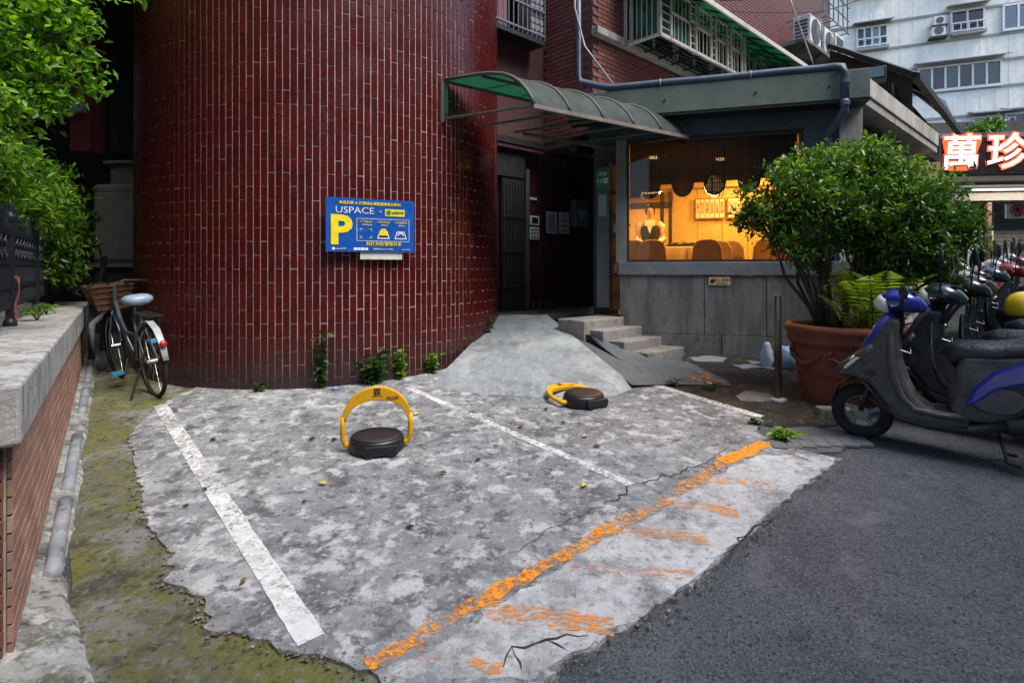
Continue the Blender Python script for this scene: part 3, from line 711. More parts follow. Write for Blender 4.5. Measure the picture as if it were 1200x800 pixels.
# overhead cables
M_CAB = plain('black_cable', (.012,.012,.013), .6); M_CABW = plain('pale_cable', (.45,.44,.41), .6)
def cable(pts, r, mat, label, sag=0.):
    P = [Vector(p) for p in pts]; out = []
    for a, b in zip(P[:-1], P[1:]):
        for j in range(10): t = j/10; q = a.lerp(b, t); q.z -= sag*4*t*(1-t); out.append(q)
    out.append(P[-1]); return tag(MB().tube(out, r, 6).build('cable', mat, smooth=True), label, 'cable')
cable([at(845, 1, 8.2), at(1000, -14, 9.5)], .008, M_CAB, 'upper black cable strung over the green awning', .04)
cable([at(840, 13, 8.4), at(960, 14, 11.5), at(1010, -1, 11.8)], .009, M_CAB, 'lower black cable strung past the air conditioners', .02)
cable([at(926, 0, 9.3), at(953, 76, 9.6)], .012, M_CABW, 'pale slanting cable in front of the air conditioners')

# ------------------------------------------------------------------ restaurant extension
FO = Vector((1.37, 7.03, 0)); FM = frame(FO, (.958, -.287))       # local x along the shop front, y into the room
CORN = FM @ Vector((2.70, 0, 0)); SMX = frame(CORN + BX*.26, AX)           # side wall up the street
M_GREYP = surf('stained_grey_panel', (.150, .148, .142), [((.085,.08,.075), 1.7, .44, .60, .8, (4, 4, .5)), ((.21,.21,.205), 2.6, .5, .66, .6, (3, 3, .6)), ((.05,.048,.045), 6, .56, .7, .7, (3, 3, .7)), ((.27,.26,.25), 45, .6, .7, .4)], rough=.75, bump=.3, bscale=45, world=True, rand=.07)
M_SILL = surf('blue_grey_sill', (.155, .175, .20), [((.09,.1,.11), 2, .46, .64, .7), ((.24,.25,.26), 5, .55, .7, .5)], rough=.6, bump=.2, bscale=30, world=True)
M_SLATE = surf('slate_paint', (.055, .068, .088), [((.035,.04,.05), 2, .5, .66, .6)], rough=.6, bump=.15, world=True)
M_FASC = surf('sage_green_fascia', (.125, .165, .130), [((.08,.10,.085), 1.3, .46, .62, .6, (1, 1, .6)), ((.17,.19,.15), 3, .55, .7, .5)], rough=.65, bump=.15, world=True)
rest_ = thing('restaurant_extension', 'single storey restaurant with grey panel wall, wide window and green fascia', 'building', (FO.x, FO.y, gz(FO.y)))
MB(FM).box(0, 2.70, .03, .2, .3, 1.46).build('wall', M_MORT, rest_)
for a, b in [(0.0, 1.005), (1.012, 1.70), (1.707, 2.70)]:
    MB(FM).box(a, b, 0, .028, .742, 1.455).build('wall_panel', M_GREYP, rest_, bevel=.003)
for a, b in [(.0, 1.20), (1.207, 2.70)]: MB(FM).box(a, b, -.004, .026, .25, .735).build('wall_panel', M_GREYP, rest_, bevel=.004)
MB(FM).box(-.02, 2.05, -.022, .2, 1.465, 1.622).build('sill', M_SILL, rest_, bevel=.006)
MB(FM).box(2.055, 2.70, -.020, .2, 1.465, 1.622).build('sill', M_SILL, rest_, bevel=.006)
MB(FM).box(-.05, .075, .0, .2, 1.624, 3.17).build('jamb', surf('grey_jamb', (.20,.205,.205), [((.1,.1,.1), 3, .48, .64, .6)], rough=.8, world=True), rest_)
MB(FM).box(2.10, 2.46, .0, .2, 1.624, 3.17).build('pillar', M_SLATE, rest_)
MB(FM).box(2.465, 2.53, -.01, .2, 1.624, 3.36).build('corner_trim', plain('white_trim', (.42,.43,.43), .6), rest_)
MB(FM).box(2.535, 2.70, .0, .2, 1.624, 3.36).build('pillar', M_CONCW, rest_)
MB(FM).box(-.4, 2.46, .005, .2, 3.172, 3.42).build('lintel', M_SLATE, rest_)
MB(FM).box(-.62, 2.70, -.26, .0, 3.40, 3.72).build('fascia', M_FASC, rest_, bevel=.006)
MB(FM).box(-.62, 2.70, -.25, .0, 3.37, 3.398).build('fascia_soffit', M_DARKM, rest_)
for x in (.55, 1.55, 2.3): MB(FM @ Matrix.Translation((x, -.262, 3.55)) @ Matrix.Rotation(R(90), 4, 'X')).lathe([(.014, 0), (.014, .008)], 10).build('bolt', M_DARKM, rest_)
# flat roof between shop front and apartment block
rp = [FM @ Vector((-.62, 0, 0)), FM @ Vector((2.70, 0, 0)), CORN + BX*.26 + AX*3.95, CORN + AX*4.2 + BX*2.6, BO - AX*.0 + Vector((.02, -.02, 0))]
MB().prism([(p.x, p.y) for p in rp], 3.55, 3.66).build('roof', M_CONCW, rest_)
# window
M_WFR = plain('dark_window_frame', (.035,.03,.028), .5)
for a, b, c, d in [(.078, 2.098, 1.624, 1.655), (.078, 2.098, 3.13, 3.17), (.078, .105, 1.655, 3.13), (2.07, 2.098, 1.655, 3.13)]:
    MB(FM).box(a, b, .07, .12, c, d).build('window_frame', M_WFR, rest_)
MB(FM).box(.105, 2.07, .090, .096, 1.655, 3.13).build('window_glass', glassmat('shop_glass', (.93,.94,.92), .045), rest_)
# scalloped brown blind of upright slats
M_SLAT = surf('brown_blind_slat', (.034, .018, .009), [((.018,.01,.007), 4, .5, .66, .6)], rough=.95, spec=.1, rand=.25)
bl_ = thing('scalloped_blind', 'dark brown slatted blind with scalloped hem behind the restaurant window', 'blind', tuple(FM @ Vector((1.0, .16, 2.5))))
def hem(x):
    """lower edge: hanging round lobes with raised gaps"""
    base = 2.60 + .025*x
    lobes = [.36, .76, 1.14, 1.53, 1.92]
    d = min(abs(x - l) for l in lobes)
    if x < .24: return 2.46
    return base - (math.sqrt(max(0, .125**2 - d*d)) * 1.35 if d < .125 else 0)
x = .11
while x < 2.06:
    h0 = hem(x + .0085); MB(FM).box(x, x + .0187, .150, .156, h0, 3.16).build('slat', M_SLAT, bl_); x += .0195
bp = [FM @ Vector((.11 + 1.95*i/140, .147, hem(.11 + 1.95*i/140))) for i in range(141)]
MB().tube(bp, .011, 6).build('hem_trim', plain('hem_dark', (.018,.012,.01), .7), bl_)

# side of the restaurant up the street
MB(SMX).box(0, 4.3, .02, .2, .4, 3.36).build('side_wall', M_CONCW, rest_)
M_GUT = surf('cream_gutter', (.46,.44,.39), [((.22,.2,.17), 1.8, .48, .64, .7, (1, 1, .4)), ((.1,.09,.08), 4, .58, .7, .6)], rough=.7, world=True)
MB(SMX).box(0.03, 3.9, -.30, .0, 3.50, 3.71).build('gutter_beam', M_GUT, rest_, bevel=.008)
MB(SMX).box(0.03, 3.9, -.28, .0, 3.40, 3.495).build('gutter_soffit', M_CONCW, rest_)
MB(SMX).box(.1, 4.2, -.05, .018, 2.35, 2.52).build('shutter_box', M_DARKM, rest_)
for k in range(6): MB(SMX).box(.12+.7*k, .78+.7*k, -.02, .018, .7, 2.34).build('side_panel', M_CONCW if k % 2 else M_GUT, rest_)
# drain pipe along the fascia
M_PIPE = surf('blue_grey_pvc', (.085, .105, .145), [((.05,.06,.08), 3, .48, .64, .6)], rough=.45, bump=.1, world=True)
pp = thing('drain_pipe', 'blue grey plastic drain pipe running along the green fascia', 'pipe', (1.0, 7.3, 3.7))
up = FM @ Vector((-.42, -.05, 0))
path = [Vector((up.x-.1, up.y+.1, 6.8)), Vector((up.x-.1, up.y+.1, 4.05)), Vector((up.x-.06, up.y+.06, 3.95)), FM @ Vector((-.2, -.20, 3.80)), FM @ Vector((-.1, -.24, 3.765))] + [FM @ Vector((.2+.4*i, -.24, 3.765 + .004*math.sin(i*2))) for i in range(6)] + [FM @ Vector((2.36, -.25, 3.765)), FM @ Vector((2.42, -.30, 3.74)), FM @ Vector((2.44, -.32, 3.66)), FM @ Vector((2.44, -.32, 3.38))]
MB().tube(path, .043, 12).build('pipe', M_PIPE, pp, smooth=True)
MB().tube([FM @ Vector((2.44, -.32, 3.40)), FM @ Vector((2.44, -.31, 3.25)), FM @ Vector((2.33, -.08, 3.08)), FM @ Vector((2.33, -.06, 3.0)), FM @ Vector((2.33, -.06, .6))], .043, 12).build('downpipe', M_PIPE, pp, smooth=True)
for x, z in ((2.44, 3.60), (2.44, 3.36)): MB().tube([FM @ Vector((x, -.32, z)), FM @ Vector((x, -.32, z-.05))], .05, 12).build('collar', M_PIPE, pp)
for x in (.5, 1.5): MB(FM).torus((x, -.24, 3.765), (1,0,0), .047, .006, 16, 6).build('clip', M_CABW, pp)
MB().tube([Vector((up.x-.1, up.y+.04, 5.9)), Vector((up.x-.15, up.y+.03, 4.9)), Vector((up.x-.02, up.y+.03, 4.4)), Vector((up.x+.35, up.y-.1, 3.83))], .014, 6).build('cable', M_CABW, pp, smooth=True)
# fallen-away side pipe at the corner
tag(MB().tube([SMX @ Vector((.05, -.16, 3.5)), SMX @ Vector((.1, -.16, 3.3)), SMX @ Vector((-.05, -.10, 2.6)), SMX @ Vector((-.05, -.10, .5))], .05, 12).build('corner_downpipe', M_PIPE, smooth=True), 'dark slanting downpipe at the restaurant corner below the cream gutter', 'pipe')
# small yellow plate on the grey wall
np_ = thing('wall_plate', 'small yellow printed plate on the grey restaurant wall', 'sign', tuple(FM @ Vector((1.2, -.01, 1.36))))
MB(FM).box(1.06, 1.30, -.012, -.002, 1.345, 1.44).build('panel', plain('plate_cream', (.62,.50,.27), .5), np_)
TF = lambda x, z, y=-.014: textframe(FM @ Vector((x, y, z)), FM.to_3x3() @ Vector((1,0,0)), (0,0,1))
text('禁止停車', .045, TF(1.205, 1.405), plain('plate_red', (.45,.06,.03), .5), np_)
text('NO PARKING', .022, TF(1.205, 1.365), M_BLK, np_)
mbc = MB(TF(1.10, 1.392)); mbc.lathe([(.026, 0), (.026, .002)], 16); mbc.build('mark', M_BLK, np_)

# ---- curved canopy over the entrance
M_CAN = surf('weathered_canopy_sheet', (.085, .098, .090), [((.16,.17,.155), 3, .5, .66, .7), ((.035,.042,.038), 2, .48, .64, .6), ((.26,.26,.24), 11, .6, .72, .5)], rough=.6, bump=.2, bscale=40, world=True)
nt = M_CAN.node_tree; bb = nt.nodes['Principled BSDF']
tr = nt.nodes.new('ShaderNodeBsdfTranslucent'); tr.inputs[0].default_value = (.13, .42, .29, 1)
mx = nt.nodes.new('ShaderNodeMixShader'); mx.inputs[0].default_value = .5
nt.links.new(bb.outputs[0], mx.inputs[1]); nt.links.new(tr.outputs[0], mx.inputs[2]); nt.links.new(mx.outputs[0], nt.nodes['Material Output'].inputs[0])
can = thing('entrance_canopy', 'curved canopy with green translucent roof between round tower and restaurant', 'canopy', (.7, 6.6, 3.1))
P0, L0 = Vector((-.735, 5.93, 0)), Vector((.215, 5.43, 0))
P1, L1 = Vector((1.18, 7.35, 0)), Vector((2.13, 6.72, 0))
prof = [(0, 3.545), (.2, 3.545), (.4, 3.54), (.55, 3.525), (.68, 3.495), (.78, 3.445), (.86, 3.38), (.93, 3.29), (.975, 3.21), (1.0, 3.14)]
def cp(q, t, z, dz=0.): a = P0.lerp(L0, q); b = P1.lerp(L1, q); p = a.lerp(b, t); return Vector((p.x, p.y, z + dz))
NS = 5
for k in range(NS):
    mb = MB(); t0, t1 = k/NS + .004, (k+1)/NS - .004; vs_ = []
    for dz in (0, .006):
        for t in (t0, (t0+t1)/2, t1):
            for q, z in prof: vs_.append(cp(q, t, z, dz))
    n = len(prof)
    fs = [(j*n+i, j*n+i+1, (j+1)*n+i+1, (j+1)*n+i) for j in range(2) for i in range(n-1)]
    fs += [tuple(3*n + x for x in f[::-1]) for f in fs]
    mb.add(vs_, fs).build('roof_sheet', M_CAN, can, smooth=True)
M_CANF = surf('canopy_frame_steel', (.10,.105,.10), [((.06,.04,.03), 4, .5, .66, .6)], rough=.6, world=True)
for k in range(NS + 1):
    t = k/NS; MB().tube([cp(q, t, z, .010) for q, z in prof], .016 if 0 < k < NS else .02, 6).build('rib', M_CANF, can, smooth=True)
    MB().tube([cp(0, t, 3.14), cp(1, t, 3.14)], .014, 6).build('tie_bar', M_CANF, can)
for q, z in ((.05, 3.525), (.45, 3.52), (.8, 3.41)): MB().bar(cp(q, 0, z), cp(q, 1, z), .025).build('purlin', M_CANF, can)
MB().bar(cp(1.0, -.005, 3.13), cp(1.0, 1, 3.13), .035, .04).build('lip', surf('rusty_lip', (.2,.16,.14), [((.3,.3,.28), 5, .5, .66, .6), ((.12,.06,.035), 3, .5, .66, .6)], rough=.7, world=True), can)
MB().bar(cp(-.01, 0, 3.10), cp(-.01, 0, 3.57), .05).build('wall_post', M_CANF, can)
MB().bar(cp(.03, 0.005, 3.16), cp(.03, 0.005, 3.53), .03, .012).build('side_sheet', M_GREENS, can)
MB().bar(at(579, 140, 7.15), at(579, 245, 7.15), .05).build('support_post', plain('green_post', (.05,.085,.07), .6), can)
MB().bar(cp(.3, 0.3, 3.05), cp(.3, 1, 3.05), .03).build('cross_beam', M_CANF, can)
# ------------------------------------------------------------------ notices and fittings by the entrance
def board(name, label, cat, x, z, w, h, mat, lines=0, M=EM, y=.180, ink=None, group=None):
    t = thing(name, label, cat, tuple(M @ Vector((x, y, z - h/2))), group=group)
    MB(M).box(x - w/2, x + w/2, y - .012, y - .002, z - h/2, z + h/2).build('sheet', mat, t)
    for k in range(lines):
        zz = z + h*.36 - h*.72*k/max(1, lines-1); ww = w*(.38 if k % 3 else .3)
        MB(M).box(x - ww, x + ww*(1 - .3*((k*7) % 3)/3), y - .0145, y - .0135, zz - h*.018, zz + h*.018).build('text_line', ink or M_BLK, t)
    return t
M_PAP = plain('pale_paper', (.42,.36,.36), .8); M_PAPW = plain('dull_white_card', (.45,.46,.45), .7)
EWM = EM
board('notice_sheet', 'pinkish paper notice on the tiled entrance wall, beside its dotted twin', 'notice', 1.01, 2.26, .24, .34, M_PAP, 9)
nb_ = board('notice_sheet', 'pinkish paper notice with dark dot on the tiled entrance wall', 'notice', 1.30, 2.27, .24, .34, M_PAP, 4)
MB(EM).box(1.28, 1.32, .164, .166, 2.2, 2.24).build('dot', M_BLK, nb_)
ic = thing('intercom', 'framed white intercom screen on the entrance wall', 'intercom', tuple(EM @ Vector((.62, .18, 2.2))))
MB(EM).box(.52, .72, .155, .185, 2.20, 2.34).build('case', M_PAPW, ic, bevel=.006); MB(EM).box(.555, .685, .150, .154, 2.225, 2.315).build('screen', M_BLK, ic)
kp = thing('keypad', 'white button panel under the intercom screen', 'keypad', tuple(EM @ Vector((.62, .18, 2.0))))
MB(EM).box(.52, .72, .160, .185, 1.98, 2.17).build('case', M_PAPW, kp, bevel=.006)
for i in range(3):
    for j in range(3): MB(EM).box(.545+.056*i, .582+.056*i, .155, .159, 2.0+.056*j, 2.037+.056*j).build('button', M_ACG, kp)
board('label_strip', 'narrow white strip high on the entrance wall', 'label', .60, 2.60, .15, .035, M_PAPW)
mbx = thing('meter_box', 'grey metal meter box with teal sticker on the entrance wall', 'box', tuple(EM @ Vector((1.62, .1, 2.2))))
MB(EM).box(1.46, 1.80, .06, .185, 2.22, 2.66).build('case', plain('box_grey', (.11,.12,.125), .5), mbx, bevel=.01)
MB(EM).box(1.52, 1.70, .055, .059, 2.40, 2.5).build('sticker', plain('teal_sticker', (.12,.42,.38), .5), mbx)
for z in (2.37, 2.34): MB(EM).box(1.54, 1.68, .055, .059, z-.008, z+.006).build('sticker', M_PAPW, mbx)
# open metal door with a shelf slot coloured as if lit beside the restaurant
dl = thing('metal_door', 'dark grey metal door standing open beside the restaurant window', 'door', (1.2, 7.2, .95))
DM = frame((1.10, 7.22, 0), (.958, -.287))
MB(DM).box(.0, .165, .0, .04, 1.04, 2.86).build('leaf', plain('door_grey', (.10,.108,.115), .5, metal=.3), dl, bevel=.005)
MB(DM).box(.028, .13, -.006, -.001, 2.22, 2.50).build('paper', plain('teal_paper', (.25,.36,.33), .8), dl)
hn = thing('house_number', 'small green house number plate reading 11 on the metal door', 'sign', tuple(DM @ Vector((.08, -.01, 2.6))))
MB(DM).box(-.005, .165, -.010, -.001, 2.60, 2.81).build('panel', plain('plate_green', (.01,.22,.13), .4), hn)
TD = lambda x, z, y=-.0115: textframe(DM @ Vector((x, y, z)), DM.to_3x3() @ Vector((1,0,0)), (0,0,1))
text('忠孝', .05, TD(.08, 2.765), M_WHT, hn); text('11號', .075, TD(.08, 2.675), M_WHT, hn, offset=.001)
sh_ = thing('door_shelf', 'narrow rack of dark shelves between metal door and restaurant window', 'shelf', tuple(DM @ Vector((.22, .05, 1.0))))
MB(DM).box(.175, .30, .16, .19, 1.0, 2.9).build('back', plain('orange_lit_back', (.42,.20,.07), .7), sh_)  # orange light on the shelves is put into the back colour
for z in (1.2, 1.45, 1.68, 1.96, 2.2, 2.52): MB(DM).box(.17, .30, .02, .16, z, z+.03).build('board', M_WFR, sh_)
MB(DM).box(.165, .175, .0, .19, 1.0, 2.9).build('side', M_WFR, sh_)
for k, z in enumerate((1.49, 2.0, 2.24)):
    tag(MB(DM).lathe([(.02,0),(.026,.02),(.026,.09),(.015,.11),(.015,.125)], 10, (.235, .08, z)).build('jar', plain('jar_%d' % k, [(.4,.38,.3),(.5,.5,.48),(.3,.2,.1)][k], .4)), ['pale jar on the lower shelf of the door rack', 'white jar on the middle shelf of the door rack', 'brown jar on the upper shelf of the door rack'][k], 'jar')

# ------------------------------------------------------------------ restaurant interior
M_YWALL = surf('warm_cream_panel', (.60, .42, .15), [((.52,.33,.10), 1.2, .5, .7, .6)], rough=.7, bump=.1); M_YW2 = plain('panel_motif', (.50, .35, .13), .7)
FZ, CZ = .95, 3.20
room = thing('dining_room', 'warm yellow dining room shell behind the restaurant window', 'room', tuple(FM @ Vector((1.2, 2, FZ))))
rpoly = [(-.35, .205), (2.62, .205), (2.62+.584*5.9, 6.2), (-.45, 6.2)]
MB(FM).prism(rpoly, FZ-.06, FZ).build('floor', plain('brown_floor', (.16,.09,.05), .4), room)
MB(FM).prism(rpoly, CZ, CZ+.05).build('ceiling', plain('cream_ceiling', (.55,.45,.28), .8), room)
MB(FM).box(-.36, -.052, .30, .36, .5, 3.35).build('return_wall', M_SLATE, rest_)
MB(FM).box(-.38, -.362, .30, 3.3, .5, 3.35).build('return_wall', M_SLATE, rest_)
MB(FM).box(-.36, -.34, .365, 3.0, FZ, CZ).build('wall', M_YWALL, room)
MB(FM).box(-.50, -.45, 3.0, 6.2, FZ, CZ).build('wall', M_YWALL, room)
MB(FM).box(-.45, 6.0, 6.2, 6.25, FZ, CZ).build('wall', M_YWALL, room)
MB(SMX).box(.2, 6.4, .21, .24, FZ, CZ).build('wall', M_YWALL, room)
for k in range(5):
    x0 = .62 + .41*k
    wp = MB(FM).box(x0, x0+.40, 3.10, 3.16, FZ, 2.95).build('wall_panel', M_YWALL, room)
    for z in (1.45, 1.95):
        MB(FM @ Matrix.Translation((x0+.2 + (.08 if z < 1.6 else -.03), 3.098, z)) @ Matrix.Rotation(R(90), 4, 'X')).lathe([(.10, 0), (.10, .006)], 20).build('round_motif', M_YW2, wp).matrix_parent_inverse = I4
for a, b in ((.40, .46), (.54, .60)): MB(FM).box(a, b, 3.02, 3.16, FZ, 2.9).build('door_frame', M_WFR, room)
MB(FM).box(-.45, .60, 3.02, 3.16, 2.62, 2.72).build('door_head', M_WFR, room)
MB(FM).box(-.45, 4.6, 3.02, 3.10, 2.95, CZ).build('bulkhead', M_YWALL, room)
MB(FM).box(2.7, 2.78, 2.9, 3.1, FZ, 2.95).build('pillar', plain('room_pillar', (.6,.5,.3), .6), room)
MB(FM).box(2.2, 4.4, 3.0, 3.08, 1.5, 2.5).build('dark_hatch', M_WFR, room)
# ceiling lights: lit fixtures
M_LAMP = plain('warm_lamp', (1,.9,.7), .4, emit=(1.0,.62,.24), es=5.0)
def clight(x, y, e, label, long=False):
    t = thing('ceiling_light', label, 'lamp', tuple(FM @ Vector((x, y, CZ-.03))), group='ceiling lights of the restaurant')
    w = .45 if long else .12
    MB(FM).box(x-w/2, x+w/2, y-.06, y+.06, CZ-.035, CZ-.012).build('diffuser', M_LAMP, t)
    MB(FM).box(x-w/2-.02, x+w/2+.02, y-.08, y+.08, CZ-.012, CZ-.001).build('frame', M_PAPW, t)
    ld = bpy.data.lights.new('warm_light', 'AREA'); ld.energy = e * .5; ld.color = (1.0, .50, .12); ld.size = w
    lo = bpy.data.objects.new('lamp_light', ld); COL.objects.link(lo); lo.parent = t
    lo.matrix_parent_inverse = Matrix.Translation(-Vector(t['base'])); lo.location = FM @ Vector((x, y, CZ-.05))
clight(.35, 1.3, 22, 'small warm downlight over the left end of the dining room')
clight(1.3, 1.7, 28, 'small warm downlight above the round dining table')
clight(2.4, 1.5, 24, 'small warm downlight over the right end of the dining room')
clight(-.05, 4.1, 26, 'long warm lamp in the corridor behind the waitress', True)
clight(.15, 5.2, 20, 'long warm lamp deeper in the corridor', True)
clight(1.9, 2.5, 26, 'warm downlight washing the yellow wall panels')
# menu boards
M_MENU = plain('menu_cream', (.75,.68,.5), .6); M_INKR = plain('menu_ink', (.25,.08,.03), .6)
for k, (x0, n) in enumerate([(1.0, 6), (1.53, 4)]):
    t = thing('menu_board', ['cream menu board with six upright strips on the yellow wall', 'cream menu board with four reddish strips on the yellow wall'][k], 'menu', tuple(FM @ Vector((x0, 3.0, 2.35))))
    MB(FM).box(x0-.02, x0+.078*n+.01, 3.04, 3.06, 2.40, 2.76).build('backing', plain('menu_back%d' % k, (.30,.13,.05), .6), t)
    for i in range(n):
        s_ = MB(FM).box(x0+.078*i, x0+.066+.078*i, 3.03, 3.039, 2.42, 2.74).build('strip', M_MENU, t)
        text('\n'.join('紅燒牛肉 蒜泥白肉 清蒸鱸魚 炒時蔬飯 三杯雞腿 麻婆豆腐'.split()[i % 6]), .05, textframe(FM @ Vector((x0+.033+.078*i, 3.027, 2.72)), FM.to_3x3() @ Vector((1,0,0)), (0,0,1)), M_INKR, t).data.transform(Matrix.Translation((0,0,-.13)))
lt = thing('lattice_lantern', 'round hanging lantern with square lattice in the restaurant window', 'lantern', tuple(FM @ Vector((1.14, .3, 2.45))))
MB(FM).lathe([(.04,-.13),(.10,-.08),(.12,0),(.10,.08),(.04,.13)], 16, (1.14, .32, 2.58)).build('shade', plain('lantern_glow', (.8,.6,.3), .6, emit=(1,.6,.2), es=1.2), lt)
for i in range(10):
    a = 2*math.pi*i/10; MB(FM).tube([(1.14+r_*math.cos(a), .32+r_*math.sin(a), 2.58+z) for r_, z in ((.045,-.13),(.105,-.08),(.125,0),(.105,.08),(.045,.13))], .006, 5).build('rib', M_WFR, lt)
for z, r_ in ((-.08,.105),(-.03,.122),(.03,.122),(.08,.105)): MB(FM).torus((1.14, .32, 2.58+z), (0,0,1), r_, .005, 20, 5).build('hoop', M_WFR, lt)
MB(FM).tube([(1.14,.32,2.7),(1.14,.32,CZ)], .005, 5).build('cord', M_BLK, lt)
# round table and chairs
M_CLOTH = plain('gold_cloth', (.50,.33,.15), .8); M_CHAIR = plain('chair_cover', (.36,.22,.11), .85)
tb = thing('round_dining_table', 'round dining table under a pleated gold cloth behind the window', 'table', tuple(FM @ Vector((.78, 1.80, FZ))))
TX, TY, TZ = .78, 1.80, 1.87
mb = MB(FM); n = 60; vs_ = []
for r0, z in ((0.02, TZ), (.40, TZ), (.43, TZ-.025), (.45, 1.4), (.48, FZ+.02)):
    for i in range(n):
        a = 2*math.pi*i/n; rr = r0 + (.022*math.sin(a*14) if z < TZ-.01 else 0); vs_.append((TX+rr*math.cos(a), TY+rr*math.sin(a), z))
mb.add(vs_, [(j*n+i, j*n+(i+1)%n, (j+1)*n+(i+1)%n, (j+1)*n+i) for j in range(4) for i in range(n)]).build('cloth', M_CLOTH, tb, smooth=True)
MB(FM).lathe([(.25,0),(.25,.02)], 28, (TX,TY,TZ+.02)).build('turntable', M_WFR, tb)
MB(FM).lathe([(.08,0),(.08,.02)], 16, (TX,TY,TZ)).build('hub', M_WFR, tb)
for k, (x, y) in enumerate([(.66,1.65),(.80,1.60),(.92,1.72),(.85,1.95),(.65,1.9)]):
    tag(MB(FM).lathe([(.02,0),(.045,.012),(.055,.03),(.05,.032),(.0,.012)], 14, (x,y,TZ+.041)).build('dish', M_PAPW), 'small white dish on the gold covered round dining table', 'dish', 'dishes on the dining table')
def chair(x, y, rz, label):
    t = thing('dining_chair', label, 'chair', tuple(FM @ Vector((x, y, FZ))), group='covered dining chairs')
    M = FM @ Matrix.Translation((x, y, FZ)) @ Matrix.Rotation(rz, 4, 'Z')
    out = [(-.2,.42),(-.21,.75),(-.19,.9),(-.14,.985),(-.06,1.01),(.06,1.01),(.14,.985),(.19,.9),(.21,.75),(.2,.42)]
    MB(M).xprism(out, -.20, -.15).build('backrest', M_CHAIR, t, bevel=.015)
    MB(M).box(-.2,.2,-.16,.24,.40,.48).build('seat', M_CHAIR, t, bevel=.02)
    for sx in (-.17,.17):
        for sy in (-.15,.2): MB(M).bar((sx,sy,0),(sx,sy,.41),.035).build('leg', M_WFR, t)
chair(.06, 1.30, .1, 'covered dining chair beside the window jamb, left of the table')
chair(.33, 1.30, .05, 'broad covered dining chair facing the round table, back to the window')
chair(1.13, 1.36, -.2, 'covered dining chair right of the round table, back to the window')
chair(1.36, 1.75, -.5, 'covered dining chair turned sideways beside the round table')
chair(1.58, 1.85, -.7, 'covered dining chair turned away, middle of the right group')
chair(1.80, 1.5, .5, 'covered dining chair at the right end near the red crate')
tag(MB(FM).box(2.08, 2.5, 1.9, 2.2, 1.62, 1.76).build('red_crate', plain('red_plastic', (.5,.02,.015), .4), bevel=.01), 'red plastic crate on the counter at the right of the dining room', 'crate')
sd = thing('side_counter', 'low dark counter carrying the red crate in the dining room', 'counter', tuple(FM @ Vector((2.3, 2.0, FZ))))
MB(FM).box(1.95, 3.0, 1.8, 2.4, FZ, 1.57).build('cabinet', M_WFR, sd); MB(FM).box(1.92, 3.03, 1.77, 2.43, 1.575, 1.615).build('top', M_PAPW, sd)
MB(FM).box(-.42, .02, 3.2, 3.6, FZ, 2.0).build('shelf_unit', M_WFR, room)
for z in (1.5, 1.9, 2.3): MB(FM).box(-.44, -.1, 2.6, 2.9, z, z+.03).build('wall_shelf', M_WFR, room)

# ---- waitress
def skin_body(name, joints, bones, mat, parent, M, sub=2):
    me = bpy.data.meshes.new(name); names = list(joints)
    me.from_pydata([joints[k][0] for k in names], [(names.index(a), names.index(b)) for a, b in bones], [])
    o = bpy.data.objects.new(name, me); COL.objects.link(o)
    sk = o.modifiers.new('skin', 'SKIN'); sk.use_smooth_shade = True
    for i, k in enumerate(names):
        r_ = joints[k][1]; me.skin_vertices[0].data[i].radius = r_ if isinstance(r_, tuple) else (r_, r_)
    me.skin_vertices[0].data[names.index('pelvis')].use_root = True
    ss = o.modifiers.new('sub', 'SUBSURF'); ss.levels = sub; ss.render_levels = sub
    dg = bpy.context.evaluated_depsgraph_get(); dg.update()
    m2 = bpy.data.meshes.new_from_object(o.evaluated_get(dg)); bpy.data.objects.remove(o)
    m2.transform(M); m2.name = name
    return mkobj(name, m2, mat, parent, smooth=True)
M_SKIN = plain('skin', (.50,.30,.20), .5); M_SHIRT = plain('white_shirt', (.7,.68,.62), .8); M_VEST = plain('black_vest', (.015,.014,.016), .8); M_HAIR = plain('black_hair', (.012,.010,.009), .4)
wx, wy = .255, 2.45
PM = FM @ Matrix.Translation((wx, wy, FZ)) @ Matrix.Rotation(R(0), 4, 'Z')
pe = thing('person', 'standing person in white shirt and black vest, black hair tied back', 'person', tuple(FM @ Vector((wx, wy, FZ))))
J = {'pelvis': ((0,0,.90), (.13,.10)), 'waist': ((0,0,1.05), (.115,.085)), 'chest': ((0,0,1.24), (.14,.095)), 'neckb': ((0,0,1.36), (.07,.06)), 'neck': ((0,-.005,1.42), .042), 'head0': ((0,-.015,1.47), (.05,.06)), 'head1': ((0,-.012,1.54), (.072,.088)), 'head2': ((0,-.005,1.60), (.065,.08)), 'crown': ((0,0,1.635), (.03,.04)),
     'shl': ((-.17,0,1.33), .052), 'ell': ((-.21,-.02,1.08), .040), 'wrl': ((-.12,-.20,1.00), .030), 'hal': ((-.05,-.25,1.01), (.032,.018)), 'shr': ((.17,0,1.33), .052), 'elr': ((.21,-.02,1.08), .040), 'wrr': ((.12,-.20,1.00), .030), 'har': ((.05,-.25,1.01), (.032,.018)),
     'hil': ((-.09,0,.82), .085), 'knl': ((-.09,-.01,.47), .058), 'anl': ((-.09,0,.09), .04), 'tol': ((-.09,-.13,.04), (.04,.03)), 'hir': ((.09,0,.82), .085), 'knr': ((.09,-.01,.47), .058), 'anr': ((.09,0,.09), .04), 'tor': ((.09,-.13,.04), (.04,.03))}
